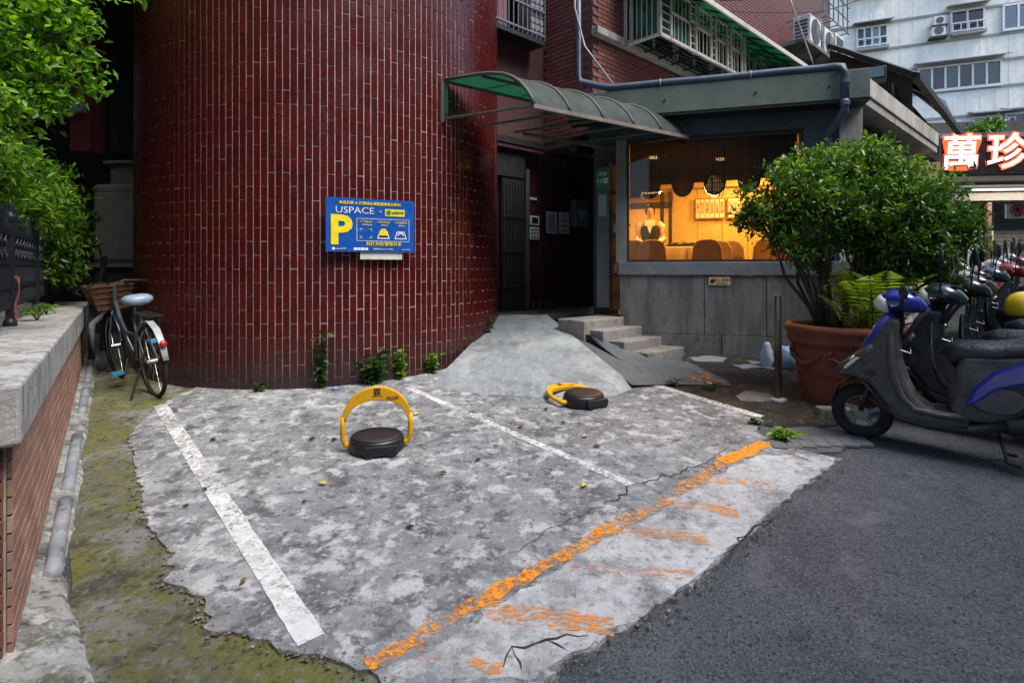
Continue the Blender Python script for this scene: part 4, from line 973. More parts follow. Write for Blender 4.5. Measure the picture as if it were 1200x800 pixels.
Bn = [('pelvis','waist'),('waist','chest'),('chest','neckb'),('neckb','neck'),('neck','head0'),('head0','head1'),('head1','head2'),('head2','crown'),('chest','shl'),('shl','ell'),('ell','wrl'),('wrl','hal'),('chest','shr'),('shr','elr'),('elr','wrr'),('wrr','har'),('pelvis','hil'),('hil','knl'),('knl','anl'),('anl','tol'),('pelvis','hir'),('hir','knr'),('knr','anr'),('anr','tor')]
body = skin_body('body', J, Bn, M_SKIN, pe, PM)
for s_ in (-1, 1):
    MB(PM).tube([(s_*.13,0,1.34),(s_*.185,0,1.30),(s_*.215,-.02,1.08),(s_*.13,-.18,1.01)], [.06,.066,.055,.043], 12).build('sleeve', M_SHIRT, pe, smooth=True)
    MB(PM).tube([(s_*.09,0,.86),(s_*.09,-.01,.47),(s_*.09,0,.08)], [.105,.075,.06], 12).build('trouser_leg', M_VEST, pe, smooth=True)
    for k in range(4): MB(PM).tube([(s_*(.055-.004*k), -.245, 1.022-.012*k), (s_*.02, -.285, 1.018-.012*k), (s_*-.004, -.275, 1.008-.012*k)], [.008,.0075,.006], 6).build('finger', M_SKIN, pe, smooth=True)
    MB(PM).tube([(s_*.07,-.225,1.03),(s_*.045,-.25,1.055),(s_*.025,-.27,1.05)], [.010,.009,.007], 6).build('thumb', M_SKIN, pe, smooth=True)
    MB(PM).lathe([(.004,-.006),(.010,0),(.004,.006)], 10, (s_*.028,-.096,1.555)).build('eye', M_BLK, pe)
    MB(PM).tube([(s_*.076,.005,1.53),(s_*.082,.01,1.555),(s_*.076,.012,1.575)], [.006,.010,.006], 6).build('ear', M_SKIN, pe)
mb = MB(PM); ring = []
for z, a, b in ((.86,.155,.125),(.98,.145,.115),(1.08,.14,.108),(1.22,.162,.118),(1.31,.15,.105),(1.36,.10,.08)):
    ring.append([(a*math.cos(2*math.pi*i/20), b*math.sin(2*math.pi*i/20), z) for i in range(20)])
mb.add(sum(ring, []), [(j*20+i, j*20+(i+1)%20, (j+1)*20+(i+1)%20, (j+1)*20+i) for j in range(5) for i in range(20)]).build('vest', M_VEST, pe, smooth=True)
MB(PM).add([(-.07,-.112,1.37),(.07,-.112,1.37),(.0,-.128,1.17),(-.075,-.06,1.40),(.075,-.06,1.40)], [(0,2,1),(0,1,4,3)]).build('shirt_front', M_SHIRT, pe)
for s_ in (-1,1): MB(PM).add([(s_*.01,-.130,1.31),(s_*.075,-.118,1.38),(s_*.09,-.07,1.41),(s_*.085,-.125,1.30)], [(0,1,2,3)]).build('collar', M_SHIRT, pe)
MB(PM).tube([(0,-.092,1.555),(0,-.108,1.525),(0,-.1,1.515)], [.007,.012,.006], 8).build('nose', M_SKIN, pe, smooth=True)
MB(PM).tube([(-.022,-.094,1.488),(0,-.1,1.487),(.022,-.094,1.488)], [.003,.006,.003], 6).build('mouth', plain('lips', (.35,.1,.08), .5), pe, smooth=True)
hp = MB(PM); hv = []
for j, th in enumerate(np.linspace(0, 2.0, 9)):
    for i in range(20):
        a = 2*math.pi*i/20; front = max(0, -math.sin(a)); th2 = th*(1-.48*front)
        hv.append((.083*math.sin(th2)*math.cos(a), .004+.098*math.sin(th2)*math.sin(a), 1.555+.115*math.cos(th2)))
hp.add(hv, [(j*20+i, j*20+(i+1)%20, (j+1)*20+(i+1)%20, (j+1)*20+i) for j in range(8) for i in range(20)]).build('hair', M_HAIR, pe, smooth=True)
MB(PM).lathe([(.01,-.04),(.036,-.015),(.036,.02),(.012,.042)], 14, (0,.11,1.60)).build('hair_bun', M_HAIR, pe, smooth=True)
ctr = thing('service_counter', 'cream service counter in front of the standing person', 'counter', tuple(FM @ Vector((.2, 2.1, FZ))))
MB(FM).box(-.3,.30,1.95,2.18,FZ,1.86).build('cabinet', M_YW2, ctr); MB(FM).box(-.32,.32,1.92,2.2,1.862,1.89).build('top', M_PAPW, ctr)
cu_ = thing('steel_cup', 'steel cup on the cream service counter', 'cup', tuple(FM @ Vector((.26, 2.05, 1.89))))
MB(FM).lathe([(.032,0),(.038,.11),(.034,.11),(.028,.01)], 16, (.24,2.04,1.892)).build('cup_body', plain('steel', (.5,.5,.5), .25, metal=.9), cu_)
# ------------------------------------------------------------------ rooftop shed on the restaurant
M_TAR = surf('black_roof_sheet', (.022,.021,.022), [((.05,.045,.04), 3, .5, .68, .6)], rough=.6, world=True)
shd = thing('rooftop_shed', 'black sheet roof over a cluttered rooftop shed behind the cream gutter', 'shed', tuple(SMX @ Vector((4, .6, 3.66))))
def RS(s_, y, z): return SMX @ Vector((s_, y, z))
def slab4(pts, t, name, mat, par):
    pts = [Vector(p) for p in pts]; n = (pts[1]-pts[0]).cross(pts[3]-pts[0]).normalized()*t
    MB().add(pts + [p - n for p in pts], [(0,1,2,3),(7,6,5,4),(0,4,5,1),(1,5,6,2),(2,6,7,3),(3,7,4,0)]).build(name, mat, par)
eave0, eave1 = at(1074, 86, 8.1), at(1124, 152, 10.6)
rid0, rid1 = at(972, 52, 9.9), at(1108, 118, 13.6)
for k in range(6):
    a, b = k/6 + .003, (k+1)/6 - .003
    slab4([eave0.lerp(eave1, a), eave0.lerp(eave1, b), rid0.lerp(rid1, b), rid0.lerp(rid1, a)], .03, 'roof_sheet', M_TAR, shd)
MB().bar(eave0 + Vector((0,0,-.05)), eave1 + Vector((0,0,-.05)), .09, .10).build('eave_beam', M_TAR, shd)
MB().bar(eave0 + Vector((0,0,-.03)), rid0 + Vector((0,0,-.03)), .08, .08).build('gable_board', M_TAR, shd)
for k in range(1, 5): MB().bar(eave0.lerp(eave1, k/5)+Vector((0,0,-.08)), rid0.lerp(rid1, k/5)+Vector((0,0,-.08)), .05).build('rafter', M_TAR, shd)
g0 = eave0.lerp(rid0, .03) + Vector((.06,.1,-.06)); g1 = rid0 + Vector((.06,.1,-.06))
MB().add([g0, g1, Vector((g1.x, g1.y, 3.6)), Vector((g0.x, g0.y, 3.6))], [(0,1,2,3)]).build('gable_wall', surf('dark_boards', (.045,.036,.034), [((.02,.018,.018), 2, .48, .62, .7), ((.1,.085,.075), 6, .58, .7, .5)], rough=.9, world=True), shd)  # dark blotchy sheet closing the open gable end
h0 = eave0 + Vector((-.22,.2,-.07)); h1 = eave1 + Vector((-.22,.2,-.07))
MB().add([h0, h1, Vector((h1.x, h1.y, 3.6)), Vector((h0.x, h0.y, 3.6))], [(0,1,2,3)]).build('front_boards', bpy.data.materials['dark_boards'], shd)
MB(SMX).box(1.5, 2.4, .9, 1.0, 3.66, 4.35).build('back_wall', M_TAR, shd)
MB(SMX).box(2.4, 5.2, 1.2, 1.3, 3.66, 4.75).build('back_wall', surf('dark_shed_wall', (.05,.04,.04), rough=.9, world=True), shd)
MB(SMX).box(1.55, 1.62, .25, 1.5, 3.66, 4.1).build('end_panel', M_SLATE, shd)
MB(SMX).box(1.62, 3.6, .25, .30, 3.66, 4.12).build('glazed_front', glassmat('shed_glass', (.35,.4,.42), .3), shd)
for k in range(5): MB(SMX).box(1.60+.5*k, 1.64+.5*k, .22, .249, 3.66, 4.14).build('post', M_STEELB, shd)
MB(SMX).box(1.55, 3.7, .20, .31, 4.12, 4.17).build('top_rail', M_STEELB, shd)
rr_ = random.Random(5)
for k in range(9):
    s0 = 1.75 + .2*k; w = rr_.uniform(.05,.09)
    tag(MB(SMX).lathe([(w*.6,0),(w,.03),(w,.12),(w*.4,.16),(w*.4,.18)], 10, (s0, .45+rr_.uniform(0,.2), 3.665+.1)).build('storage_jar', [M_AC, M_STEELB, M_PAPW][k % 3]), 'jar on the shelf behind the rooftop shed glass', 'jar', 'jars in the rooftop shed')
MB(SMX).box(1.65, 3.6, .38, .8, 3.66, 3.76).build('shelf', M_DARKM, shd)
spk = thing('flood_lamp', 'boxy dark floodlight hanging under the black roof gable', 'floodlight', tuple(at(1022, 88, 7.6)))
q = at(1022, 90, 7.6); MB(frame(q, (1,-.6))).box(-.16,.16,-.12,.12,-.08,.10).build('housing', M_DARKM, spk, bevel=.02); MB(frame(q, (1,-.6))).box(-.13,.13,-.135,-.121,-.05,.08).build('lens', glassmat('lamp_glass', (.3,.3,.3), .4), spk)
MB().tube([q + Vector((0,0,-.06)), q + Vector((.05,.25,-.30)), q + Vector((.05,.3,-.42))], .02, 6).build('bracket', M_DARKM, spk)

# ------------------------------------------------------------------ pale apartment building up the hill
M_PALE = surf('pale_mosaic_wall', (.70, .68, .62), [((.56,.545,.50), .35, .45, .65, .7, (3,3,.4)), ((.27,.265,.25), .9, .58, .75, .6, (5,5,.25)), ((.54,.54,.52), .6, .5, .7, .5)], rough=.85, bump=.15, bscale=12, world=True)
WO = Vector((24.6 - .2, 31.2, 0)); WMX = frame(WO, (1, -.42))
wb = thing('pale_apartment_building', 'pale grey mosaic apartment building with rows of windows above the shop sign', 'building', (WO.x, WO.y, gz(32)))
def wx_(u):     # facade position of photo column u
    r_ = (u - 600)/F; x = (WO.y + .42*WO.x) / (1/r_ + .42) if r_ else 0
    return (x - WO.x) * math.hypot(1, .42)
def wz_(u, v): y = WO.y - .42*(wx_(u)/math.hypot(1,.42)); return zat(v, y)
MB(WMX).box(-9, 16, 0, 8, 0, 26).build('wall', M_PALE, wb)
M_BAND = surf('band_grey', (.24,.24,.235), [((.15,.15,.15), .8, .5, .65, .6)], rough=.9, world=True)
for u, v in [(1090,19),(1090,51),(1090,80),(1090,109.5),(1090,140)]:
    z = wz_(u, v); MB(WMX).box(-9, 16, -.06, .0, z-.07, z+.07).build('floor_band', M_BAND, wb)
x_ = -9
while x_ < 12:
    MB(WMX).box(x_, x_+.05, -.012, -.001, 3, 24).build('wall_rib', M_PALE, wb); x_ += .62
M_WPAN = [glassmat('pane_teal', (.16,.24,.28), .5), glassmat('pane_dark', (.10,.09,.085), .35)]
M_CURT = [plain('curtain_brown', (.16,.085,.06), .9), plain('curtain_white', (.6,.62,.63), .9), plain('curtain_teal', (.10,.17,.20), .9), plain('curtain_tan', (.27,.22,.17), .9), plain('curtain_red', (.20,.07,.06), .9)]
M_WFW = plain('white_window_frame', (.62,.63,.62), .5)
def wwin(u0, u1, vt, vb, cols, rail=True, hood=True):
    x0, x1 = wx_(u0), wx_(u1); uc = (u0+u1)/2; zt, zb = wz_(uc, vt), wz_(uc, vb); n = len(cols)
    w = MB(WMX).box(x0, x1, -.04, .0, zb, zt).build('window', plain('window_void', (.03,.03,.03), .8) if 'window_void' not in bpy.data.materials else bpy.data.materials['window_void'], wb)
    for k, c in enumerate(cols):
        a, b = x0+(x1-x0)*k/n, x0+(x1-x0)*(k+1)/n
        MB(WMX).box(a+.04, b-.04, -.07, -.041, zb+.05, zt-.05).build('curtain', M_CURT[c], w)
        MB(WMX).box(a+.04, b-.04, -.10, -.095, zb+.05, zt-.05).build('pane', glassmat('clear_pane', (.85,.88,.9), .12) if 'clear_pane' not in bpy.data.materials else bpy.data.materials['clear_pane'], w)
        MB(WMX).box(a-.05, a+.04, -.16, -.041, zb, zt).build('mullion', M_WFW, w)
    MB(WMX).box(x1-.04, x1+.05, -.16, -.041, zb, zt).build('mullion', M_WFW, w)
    MB(WMX).box(x0-.05, x1+.05, -.16, -.041, zt-.04, zt+.07).build('head', M_WFW, w); MB(WMX).box(x0-.05, x1+.05, -.16, -.041, zb-.09, zb+.05).build('sill', M_WFW, w)
    if rail:
        for zz in (.12, .55): MB(WMX).box(x0-.05, x1+.05, -.40, -.36, zb+zz-.05, zb+zz+.02).build('guard_rail', M_WFW, w)
        k = max(3, int((x1-x0)/.35))
        for i in range(k+1): MB(WMX).box(x0+(x1-x0)*i/k-.02, x0+(x1-x0)*i/k+.02, -.40, -.36, zb+.1, zb+.55).build('guard_bar', M_WFW, w)
        MB(WMX).box(x0-.05, x1+.05, -.42, -.16, zb-.12, zb+.02).build('planter_shelf', M_BAND, w)
    if hood: MB(WMX).add([(x0-.2,-.0,zt+.35),(x1+.25,-.0,zt+.35),(x1+.25,-.75,zt+.12),(x0-.2,-.75,zt+.12),(x0-.2,-.0,zt+.40),(x1+.25,-.0,zt+.40),(x1+.25,-.75,zt+.17),(x0-.2,-.75,zt+.17)], [(0,1,2,3),(7,6,5,4),(0,4,5,1),(1,5,6,2),(2,6,7,3),(3,7,4,0)]).build('rain_hood', M_BAND, w)
wwin(1004, 1039, 33, 58, [0, 2, 1, 2]); wwin(1114, 1152, 13, 40, [0, 4]); wwin(1175, 1210, 6, 34, [1, 1], False, False)
wwin(1076, 1172, 77, 104, [3, 0, 3, 4, 3, 3], False); wwin(1140, 1172, 138, 158, [1, 3], False, True); wwin(1178, 1200, 134, 160, [2], False, True); wwin(985, 1020, 92, 118, [2, 3])
wwin(1000, 1040, -30, -5, [3,0]); wwin(1100, 1150, -45, -18, [0,3,0])
for k, (u0,u1,v0,v1) in enumerate([(1091,1105,24,35),(1089,1105,35,48),(1177,1186,140,148)]):
    t = thing('air_conditioner', ['round vent unit above the window unit on the pale building', 'boxy air conditioner beside the hooded window of the pale building', 'small air conditioner by the lowest window of the pale building'][k], 'air conditioner', tuple(WMX @ Vector((wx_(u0), -.3, wz_(u0, v1)))))
    x0, x1, z0, z1 = wx_(u0), wx_(u1), wz_(u0, v1), wz_(u0, v0)
    MB(WMX).box(x0, x1, -.5, -.07, z0+.05, z1).build('case', M_AC, t, bevel=.03)
    MB(WMX @ Matrix.Translation(((x0+x1)/2, -.502, (z0+z1)/2+.02)) @ Matrix.Rotation(R(90), 4, 'X')).lathe([((z1-z0)*.34, -.004), ((z1-z0)*.34, .02)], 20).build('fan_grille', M_ACG, t)
    MB(WMX).box(x0-.1, x1+.1, -.55, -.07, z0-.05, z0+.04).build('bracket', M_DARKM, t)

# ------------------------------------------------------------------ shop with the lit sign
SY = 14.0
SHM = frame(at(1098, 315, SY).xy.to_3d(), (1, -.12))
shop = thing('corner_shop', 'dark shop front under the lit red and white character sign', 'building', (SHM[0][3], SY, gz(SY)))
zt_, zb_ = zat(164, SY), zat(206, SY)
gzs = gz(SY)
M_WOOD = surf('old_wood_post', (.13,.075,.05), [((.06,.04,.03), 3, .5, .66, .6)], rough=.8, world=True)
MB(SHM).box(-.2, 6.0, 3.2, 3.4, gzs, 6.0).build('back_wall', surf('dim_back_wall', (.09,.085,.08), [((.04,.04,.04), 2, .5, .65, .6)], rough=.9, world=True), shop)
MB(SHM).box(-.2, 6.0, .2, 3.4, zt_+.06, zt_+.2).build('roof', M_BAND, shop)
MB(SHM).box(.0, 6.0, .05, 1.0, zb_-.14, zb_-.02).build('beam', surf('pale_beam', (.35,.33,.28), rough=.7, world=True), shop)
MB(SHM).box(.05, 6.0, -.75, .0, zb_-.40, zb_-.36).build('awning', surf('cream_awning', (.5,.48,.42), rough=.7, world=True), shop)
MB(SHM).box(.05, 6.0, .02, .9, zb_-.64, zb_-.45).build('header', surf('grey_header', (.10,.095,.09), rough=.8, world=True), shop)
for x, m in ((.12, M_STEELB), (1.24, M_WOOD), (2.25, M_WOOD)): MB(SHM).box(x, x+.09, .1, .2, gzs, zb_-.45).build('post', m, shop)
# patterned brick pier
for k in range(26): MB(SHM).box(2.4, 3.3, 1.6, 1.68, gzs+.1+.105*k, gzs+.19+.105*k).build('pier_course', surf('grey_pier_brick', (.12,.12,.125), [((.06,.06,.065), 4, .5, .66, .6)], rough=.8, world=True) if k == 0 else bpy.data.materials['grey_pier_brick'], shop)
for k in range(9): MB(SHM).box(3.55+.2*k, 3.73+.2*k, 2.4, 2.46, gzs, zat(232, SY+2)).build('shutter_slat', plain('sea_green_shutter', (.16,.42,.37), .5) if k == 0 else bpy.data.materials['sea_green_shutter'], shop)
MB(SHM).box(3.5, 5.5, 2.2, 2.5, zat(236, SY+2), zat(225, SY+2)).build('shutter_hood', plain('teal_hood', (.07,.30,.30), .5), shop)
MB(SHM).box(1.36, 1.72, 1.0, 1.05, gzs, zat(268, SY)).build('pale_board', plain('pale_blue_board', (.38,.44,.48), .6), shop)
MB(SHM).box(1.80, 1.98, 1.0, 1.05, gzs+.3, zat(268, SY)).build('pale_board', plain('yellow_board', (.5,.5,.2), .6), shop)
MB(SHM).box(-.2, .2, .9, 1.0, gzs, zb_-.85).build('side_wall', M_CONCW, shop)
# the lit sign
ls = thing('lit_sign', 'black shop sign with glowing white characters outlined in red', 'sign', tuple(SHM @ Vector((1.3, -.05, zb_))))
MB(SHM).box(.0, 5.6, -.16, .0, zb_, zt_).build('panel', plain('sign_panel_black', (.005,.006,.007), .5), ls)
M_NEON = plain('glow_white', (1,.95,.9), .4, emit=(1.0,.78,.68), es=.40); M_NEONR = plain('glow_red', (.9,.1,.04), .4, emit=(1.0,.12,.03), es=.42)
TS = lambda x, z, y: textframe(SHM @ Vector((x, y, z)), SHM.to_3x3() @ Vector((1,0,0)), (0,0,1))
zc = (zt_+zb_)/2 + .03
for ch, x in (('萬', .42), ('珍', 1.46)):
    text(ch, .92, TS(x, zc, -.175), M_NEONR, ls, name='glow_edge', depth=.006, offset=.045, shear=.08)
    text(ch, .92, TS(x, zc, -.190), M_NEON, ls, name='character', depth=.006, offset=.012, shear=.08)
tl = thing('tube_lamp', 'lit white tube lamp under the awning of the corner shop', 'lamp', tuple(SHM @ Vector((2.4, -.3, zb_-.45))))
MB(SHM).box(.6, 4.6, -.40, -.34, zb_-.44, zb_-.405).build('tube', plain('tube_glow', (.9,.88,.8), .4, emit=(1,.9,.72), es=.9), tl)
MB(SHM).box(.55, 4.65, -.43, -.31, zb_-.404, zb_-.40).build('fitting', M_PAPW, tl)
ld = bpy.data.lights.new('tube_light', 'AREA'); ld.energy = 30; ld.color = (1, .88, .7); ld.shape = 'RECTANGLE'; ld.size = 4.0; ld.size_y = .06
lo = bpy.data.objects.new('lamp_light', ld); COL.objects.link(lo); lo.parent = tl; lo.matrix_parent_inverse = Matrix.Translation(-Vector(tl['base'])); lo.location = SHM @ Vector((2.6, -.37, zb_-.46)); lo.rotation_euler = (R(35), 0, math.atan2(-.12, 1))
# round red emblem sign and food sign
em = thing('emblem_sign', 'white square sign with round red lattice emblem hanging in the shop', 'sign', tuple(SHM @ Vector((2.55, 1.0, zat(256, SY)))))
ex, ez = 2.55, zat(247.5, SY+1)
MB(SHM).box(ex-.27, ex+.27, .98, 1.04, ez-.22, ez+.22).build('panel', M_WHT, em)
M_EMR = plain('emblem_red', (.35,.03,.04), .5)
for rr in (.17, .11, .05): MB(SHM).torus((ex, .975, ez), (0,1,0), rr, .016, 28, 6).build('ring', M_EMR, em)
for k in range(4):
    a = math.pi*k/4 + .39; MB(SHM).bar((ex-.17*math.cos(a), .972, ez-.17*math.sin(a)), (ex+.17*math.cos(a), .972, ez+.17*math.sin(a)), .02).build('spoke', M_EMR, em)
MB(SHM).tube([(ex, 1.0, ez+.22), (ex, 1.0, zb_-.6)], .012, 6).build('hanger', M_DARKM, em)
fs_ = thing('food_sign', 'white poster with a red dish picture on the green shutter', 'poster', tuple(SHM @ Vector((4.2, 2.2, zat(275, SY+2)))))
fz = zat(267, SY+2); MB(SHM).box(3.95, 4.65, 2.30, 2.34, fz-.22, fz+.26).build('panel', M_WHT, fs_)
MB(SHM @ Matrix.Translation((4.25, 2.297, fz)) @ Matrix.Rotation(R(90), 4, 'X')).lathe([(.17, 0), (.17, .006)], 24).build('picture', M_EMR, fs_)
MB(SHM @ Matrix.Translation((4.25, 2.294, fz)) @ Matrix.Rotation(R(90), 4, 'X')).lathe([(.09, 0), (.09, .006)], 24).build('picture', plain('dish_orange', (.6,.25,.08), .5), fs_)
# plain unseen block across the street, added to keep the lot in open shade
OBM = frame(Vector((.682*6.5, -.731*6.5, 0)), AX)
ob = thing('added_opposite_building', 'unseen plain grey tiled building with window rows across the street', 'building', tuple(OBM @ Vector((0, 0, 0))))
MB(OBM).box(-14, 34, -6, 0, -3, 12).build('wall', M_BAND, ob)
for fl_ in range(4):
    for k in range(11): MB(OBM).box(-12+4*k, -9.6+4*k, 0, .05, .9+3*fl_, 2.5+3*fl_).build('window', M_GLASSD, ob)
# street steps and handrail
hr = thing('stair_handrail', 'white metal handrail beside the street steps behind the shrub', 'handrail', tuple(at(1110, 318, 11)))
for dz in (0, .13):
    MB().tube([at(1088, 293, 10.2)+Vector((0,0,-dz)), at(1118, 305, 9.9)+Vector((0,0,-dz)), at(1132, 312, 9.7)+Vector((0,0,-dz)), at(1139, 322, 9.6)+Vector((0,0,-dz)), at(1139, 345, 9.6)], .022, 8).build('rail', M_WFW, hr, smooth=True)
MB().tube([at(1092, 296, 10.1), at(1092, 345, 10.1)], .02, 8).build('post', M_WFW, hr)
sst = thing('street_steps', 'low tan stone steps beside the white handrail', 'steps', tuple(at(1112, 330, 10.6)))
for k in range(4):
    q = at(1112, 330, 10.4); MB(frame((q.x, q.y+.25*k, 0), (1,-.2))).box(-.6, .7, 0, .3, .5, gz(10.4)+.15*(k+1)).build('step', surf('tan_step', (.2,.17,.13), [((.1,.085,.07), 3, .5, .66, .6)], rough=.9, world=True) if k == 0 else bpy.data.materials['tan_step'], sst, bevel=.01)
# ------------------------------------------------------------------ scooters
M_TYRE = plain('tyre_rubber', (.014,.014,.015), .85); M_RIM = plain('cast_rim', (.18,.185,.19), .4, metal=.7)
M_GREYPL = surf('grey_scooter_plastic', (.052,.050,.049), [((.12,.113,.104), 4, .5, .66, .6), ((.025,.024,.024), 9, .52, .64, .6), ((.17,.16,.15), 22, .6, .7, .5)], rough=.5, bump=.12, bscale=90, spec=.4); M_BLKPL = plain('black_plastic', (.016,.016,.017), .55)
M_CHROME = plain('chrome', (.55,.55,.56), .2, metal=1.0); M_LENS = plain('clear_lens', (.62,.60,.52), .1, coat=1.0); M_AMBER = plain('amber_lens', (.55,.2,.02), .2); M_TAIL = plain('tail_red', (.4,.01,.01), .2)
M_SEAT = surf('shine_painted_seat', (.010,.011,.014), [((.03,.034,.042), 7, .5, .66, .5), ((.4,.43,.47), 13, .62, .70, .6, (1,1,3))], rough=.25, rvar=.15, bump=.9, bscale=25, spec=.6)  # pale stretched blotches on the black vinyl stand in for its shine
M_MIRR = plain('mirror_glass', (.5,.52,.55), .05, metal=1.0)
def paint(name, c): return plain(name, c, .32, coat=.8)
def scooter(label, body, lower=None, style=0, helmet=None):
    lo = lower or M_GREYPL
    t = thing('scooter', label, 'scooter', (0,0,0), group='scooters parked along the street')
    KX = .86
    def B(mb, name, mat, par=t, **k):
        o = mb.build(name, mat, par, local=True, **k)
        if name not in WHEELN: o.data.transform(Matrix.Diagonal((KX, 1, 1, 1)))
        return o
    WHEELN = ('front_wheel', 'rear_wheel', 'spoke', 'tyre', 'brake_disc')
    for nm, xc in (('front_wheel', 0.0), ('rear_wheel', 1.24 * KX)):
        w = B(MB().lathe([(.05,-.05),(.05,.05)], 14).torus((0,0,0), (0,0,1), .125, .012, 24, 6), nm, M_RIM)
        w.data.transform(Matrix.Translation((xc,0,.212)) @ Matrix.Rotation(R(90), 4, 'X'))
        for s_ in range(5):
            a = 2*math.pi*s_/5; B(MB().bar((xc+.04*math.cos(a),0,.212+.04*math.sin(a)), (xc+.12*math.cos(a+.3),0,.212+.12*math.sin(a+.3)), .03, .028), 'spoke', M_RIM, w)
        B(MB().torus((xc,0,.212), (0,1,0), .165, .047, 32, 10), 'tyre', M_TYRE, w, smooth=True)
        B(MB().torus((xc,.03,.212), (0,1,0), .075, .006, 20, 5), 'brake_disc', M_CHROME, w)
        for q in [w] + list(w.children): q.data.transform(Matrix.Translation((xc,0,0)) @ Matrix.Diagonal((.93,.93,.93,1)) @ Matrix.Translation((-xc,0,0)))
    for s_ in (-1, 1): B(MB().tube([(0,s_*.075,.212),(.06,s_*.075,.40),(.13,s_*.06,.62)], [.02,.024,.024], 8), 'fork', M_BLKPL, smooth=True)
    B(MB().ribbon([(-.215,.25,.05,.006),(-.17,.37,.062,.008),(-.07,.435,.07,.009),(.05,.44,.07,.009),(.14,.39,.065,.008),(.19,.32,.055,.006)], 12), 'front_fender', M_BLKPL, smooth=True)
    # front apron: pointed nose, upper cowl in body colour, inner shield
    B(MB().ribbon([(-.20,.475,.015,.012),(-.15,.495,.07,.035),(-.06,.55,.13,.05),(.03,.615,.165,.055),(.10,.68,.17,.06)], 16), 'nose', lo, smooth=True)
    B(MB().ribbon([(.00,.60,.10,.045),(.07,.69,.15,.06),(.135,.79,.15,.065),(.185,.87,.12,.06),(.22,.93,.08,.05)], 16), 'apron', body, smooth=True)
    B(MB().ribbon([(.215,.90,.10,.03),(.215,.78,.17,.04),(.215,.62,.19,.045),(.235,.48,.19,.045),(.29,.35,.185,.04),(.37,.28,.18,.035),(.52,.262,.18,.03),(.68,.265,.175,.035)], 16, 3.2), 'leg_shield', lo, smooth=True)
    B(MB().ribbon([(.10,.345,.12,.03),(.17,.285,.16,.045),(.28,.215,.175,.045),(.48,.185,.17,.035),(.72,.19,.165,.045),(.92,.25,.15,.045)], 16, 3.0), 'lower_skirt', M_BLKPL, smooth=True)
    fb = [(-.16,.47),(-.02,.585),(.05,.68),(.13,.80),(.20,.89),(.275,.88),(.262,.74),(.275,.60),(.32,.46),(.38,.35),(.46,.295),(.70,.285),(.71,.215),(.45,.175),(.27,.205),(.16,.30),(.07,.42),(-.03,.455)]
    B(MB().xprism(fb, -.165, .165), 'front_body', lo, bevel=.028)
    for s_ in (-1, 1):
        B(MB(Matrix.Translation((-.055,s_*.115,.585)) @ Matrix.Rotation(R(-45), 4, 'Y')).lathe([(.002,-.01),(.028,0),(.028,.01),(.002,.014)], 12), 'turn_signal', M_LENS, smooth=True)
    for s_ in (-1, 1):
        B(MB(Matrix.Translation((.085, s_*.167, .50)) @ Matrix.Rotation(R(90), 4, 'X')).lathe([(.032,-.004),(.030,.004)], 18), 'round_cap', M_BLKPL)
        B(MB().xprism([(.02,.43),(.10,.36),(.20,.265),(.30,.235),(.46,.222),(.70,.232),(.70,.214),(.45,.176),(.27,.200),(.155,.295),(.06,.41)], min(s_*.160,s_*.176), max(s_*.160,s_*.176)), 'skirt_trim', M_BLKPL, bevel=.004)
        B(MB().xprism([(-.10,.505),(-.035,.56),(.005,.60),(-.02,.60),(-.075,.56),(-.115,.52)], min(s_*.115,s_*.172), max(s_*.115,s_*.172)), 'indicator', M_LENS, bevel=.006)
    B(MB().box(.34,.68,-.13,.13,.288,.296), 'floor_mat', M_TYRE, bevel=.003)
    B(MB().box(.295,.40,-.085,.085,1.062,1.075), 'dashboard', M_BLKPL, bevel=.008)
    # handlebar cowl and headlight
    B(MB().ribbon([(.13,.955,.06,.03),(.16,.985,.105,.07),(.22,1.01,.14,.085),(.30,1.01,.15,.08),(.38,.985,.13,.06),(.44,.955,.07,.03)], 18, 2.4), 'handlebar_cowl', body, smooth=True)
    B(MB().ribbon([(.112,.94,.04,.04),(.125,.96,.10,.066),(.15,.978,.118,.078),(.185,.985,.125,.078)], 16, 2.3), 'headlight', M_LENS, smooth=True)
    B(MB().tube([(.30,-.34,1.0),(.29,-.2,.985),(.27,0,.96),(.29,.2,.985),(.30,.34,1.0)], .014, 8), 'handlebar', M_BLKPL, smooth=True)
    for s_ in (-1, 1):
        B(MB().tube([(.295,s_*.21,.987),(.305,s_*.345,1.0)], .019, 10), 'grip', M_TYRE)
        B(MB().tube([(.275,s_*.2,.975),(.235,s_*.24,.97),(.235,s_*.34,.975)], .006, 6), 'brake_lever', M_CHROME, smooth=True)
        hi = .22 if style else .03
        ms_ = B(MB().tube([(.28,s_*.19,.99),(.29,s_*.24,1.0+hi*.6),(.31,s_*.29,1.0+hi)], .007, 6), 'mirror_stem', M_BLKPL, smooth=True)
        Mm = Matrix.Translation((.31, s_*.30, 1.04+hi)) @ Matrix.Rotation(R(90), 4, 'Y') @ Matrix.Rotation(s_*.35, 4, 'X') @ Matrix.Diagonal((.72 if not style else 1.15,1.35 if not style else .6,1,1))
        B(MB(Mm).lathe([(.01,-.022),(.05,-.018),(.068,0),(.066,.006)], 18), 'mirror', M_BLKPL, smooth=True)
        B(MB(Mm @ Matrix.Translation((0,0,.0075))).lathe([(.0,0),(.06,.0)], 18, cap=False), 'mirror_glass', M_MIRR)
    B(MB().ribbon([(.25,.93,.05,.04),(.25,.85,.06,.05),(.24,.78,.09,.04)], 12), 'steering_column', M_BLKPL, smooth=True)
    B(MB().tube([(.27,-.02,.66),(.34,0,.64),(.33,.02,.68)], .006, 6), 'bag_hook', M_CHROME)
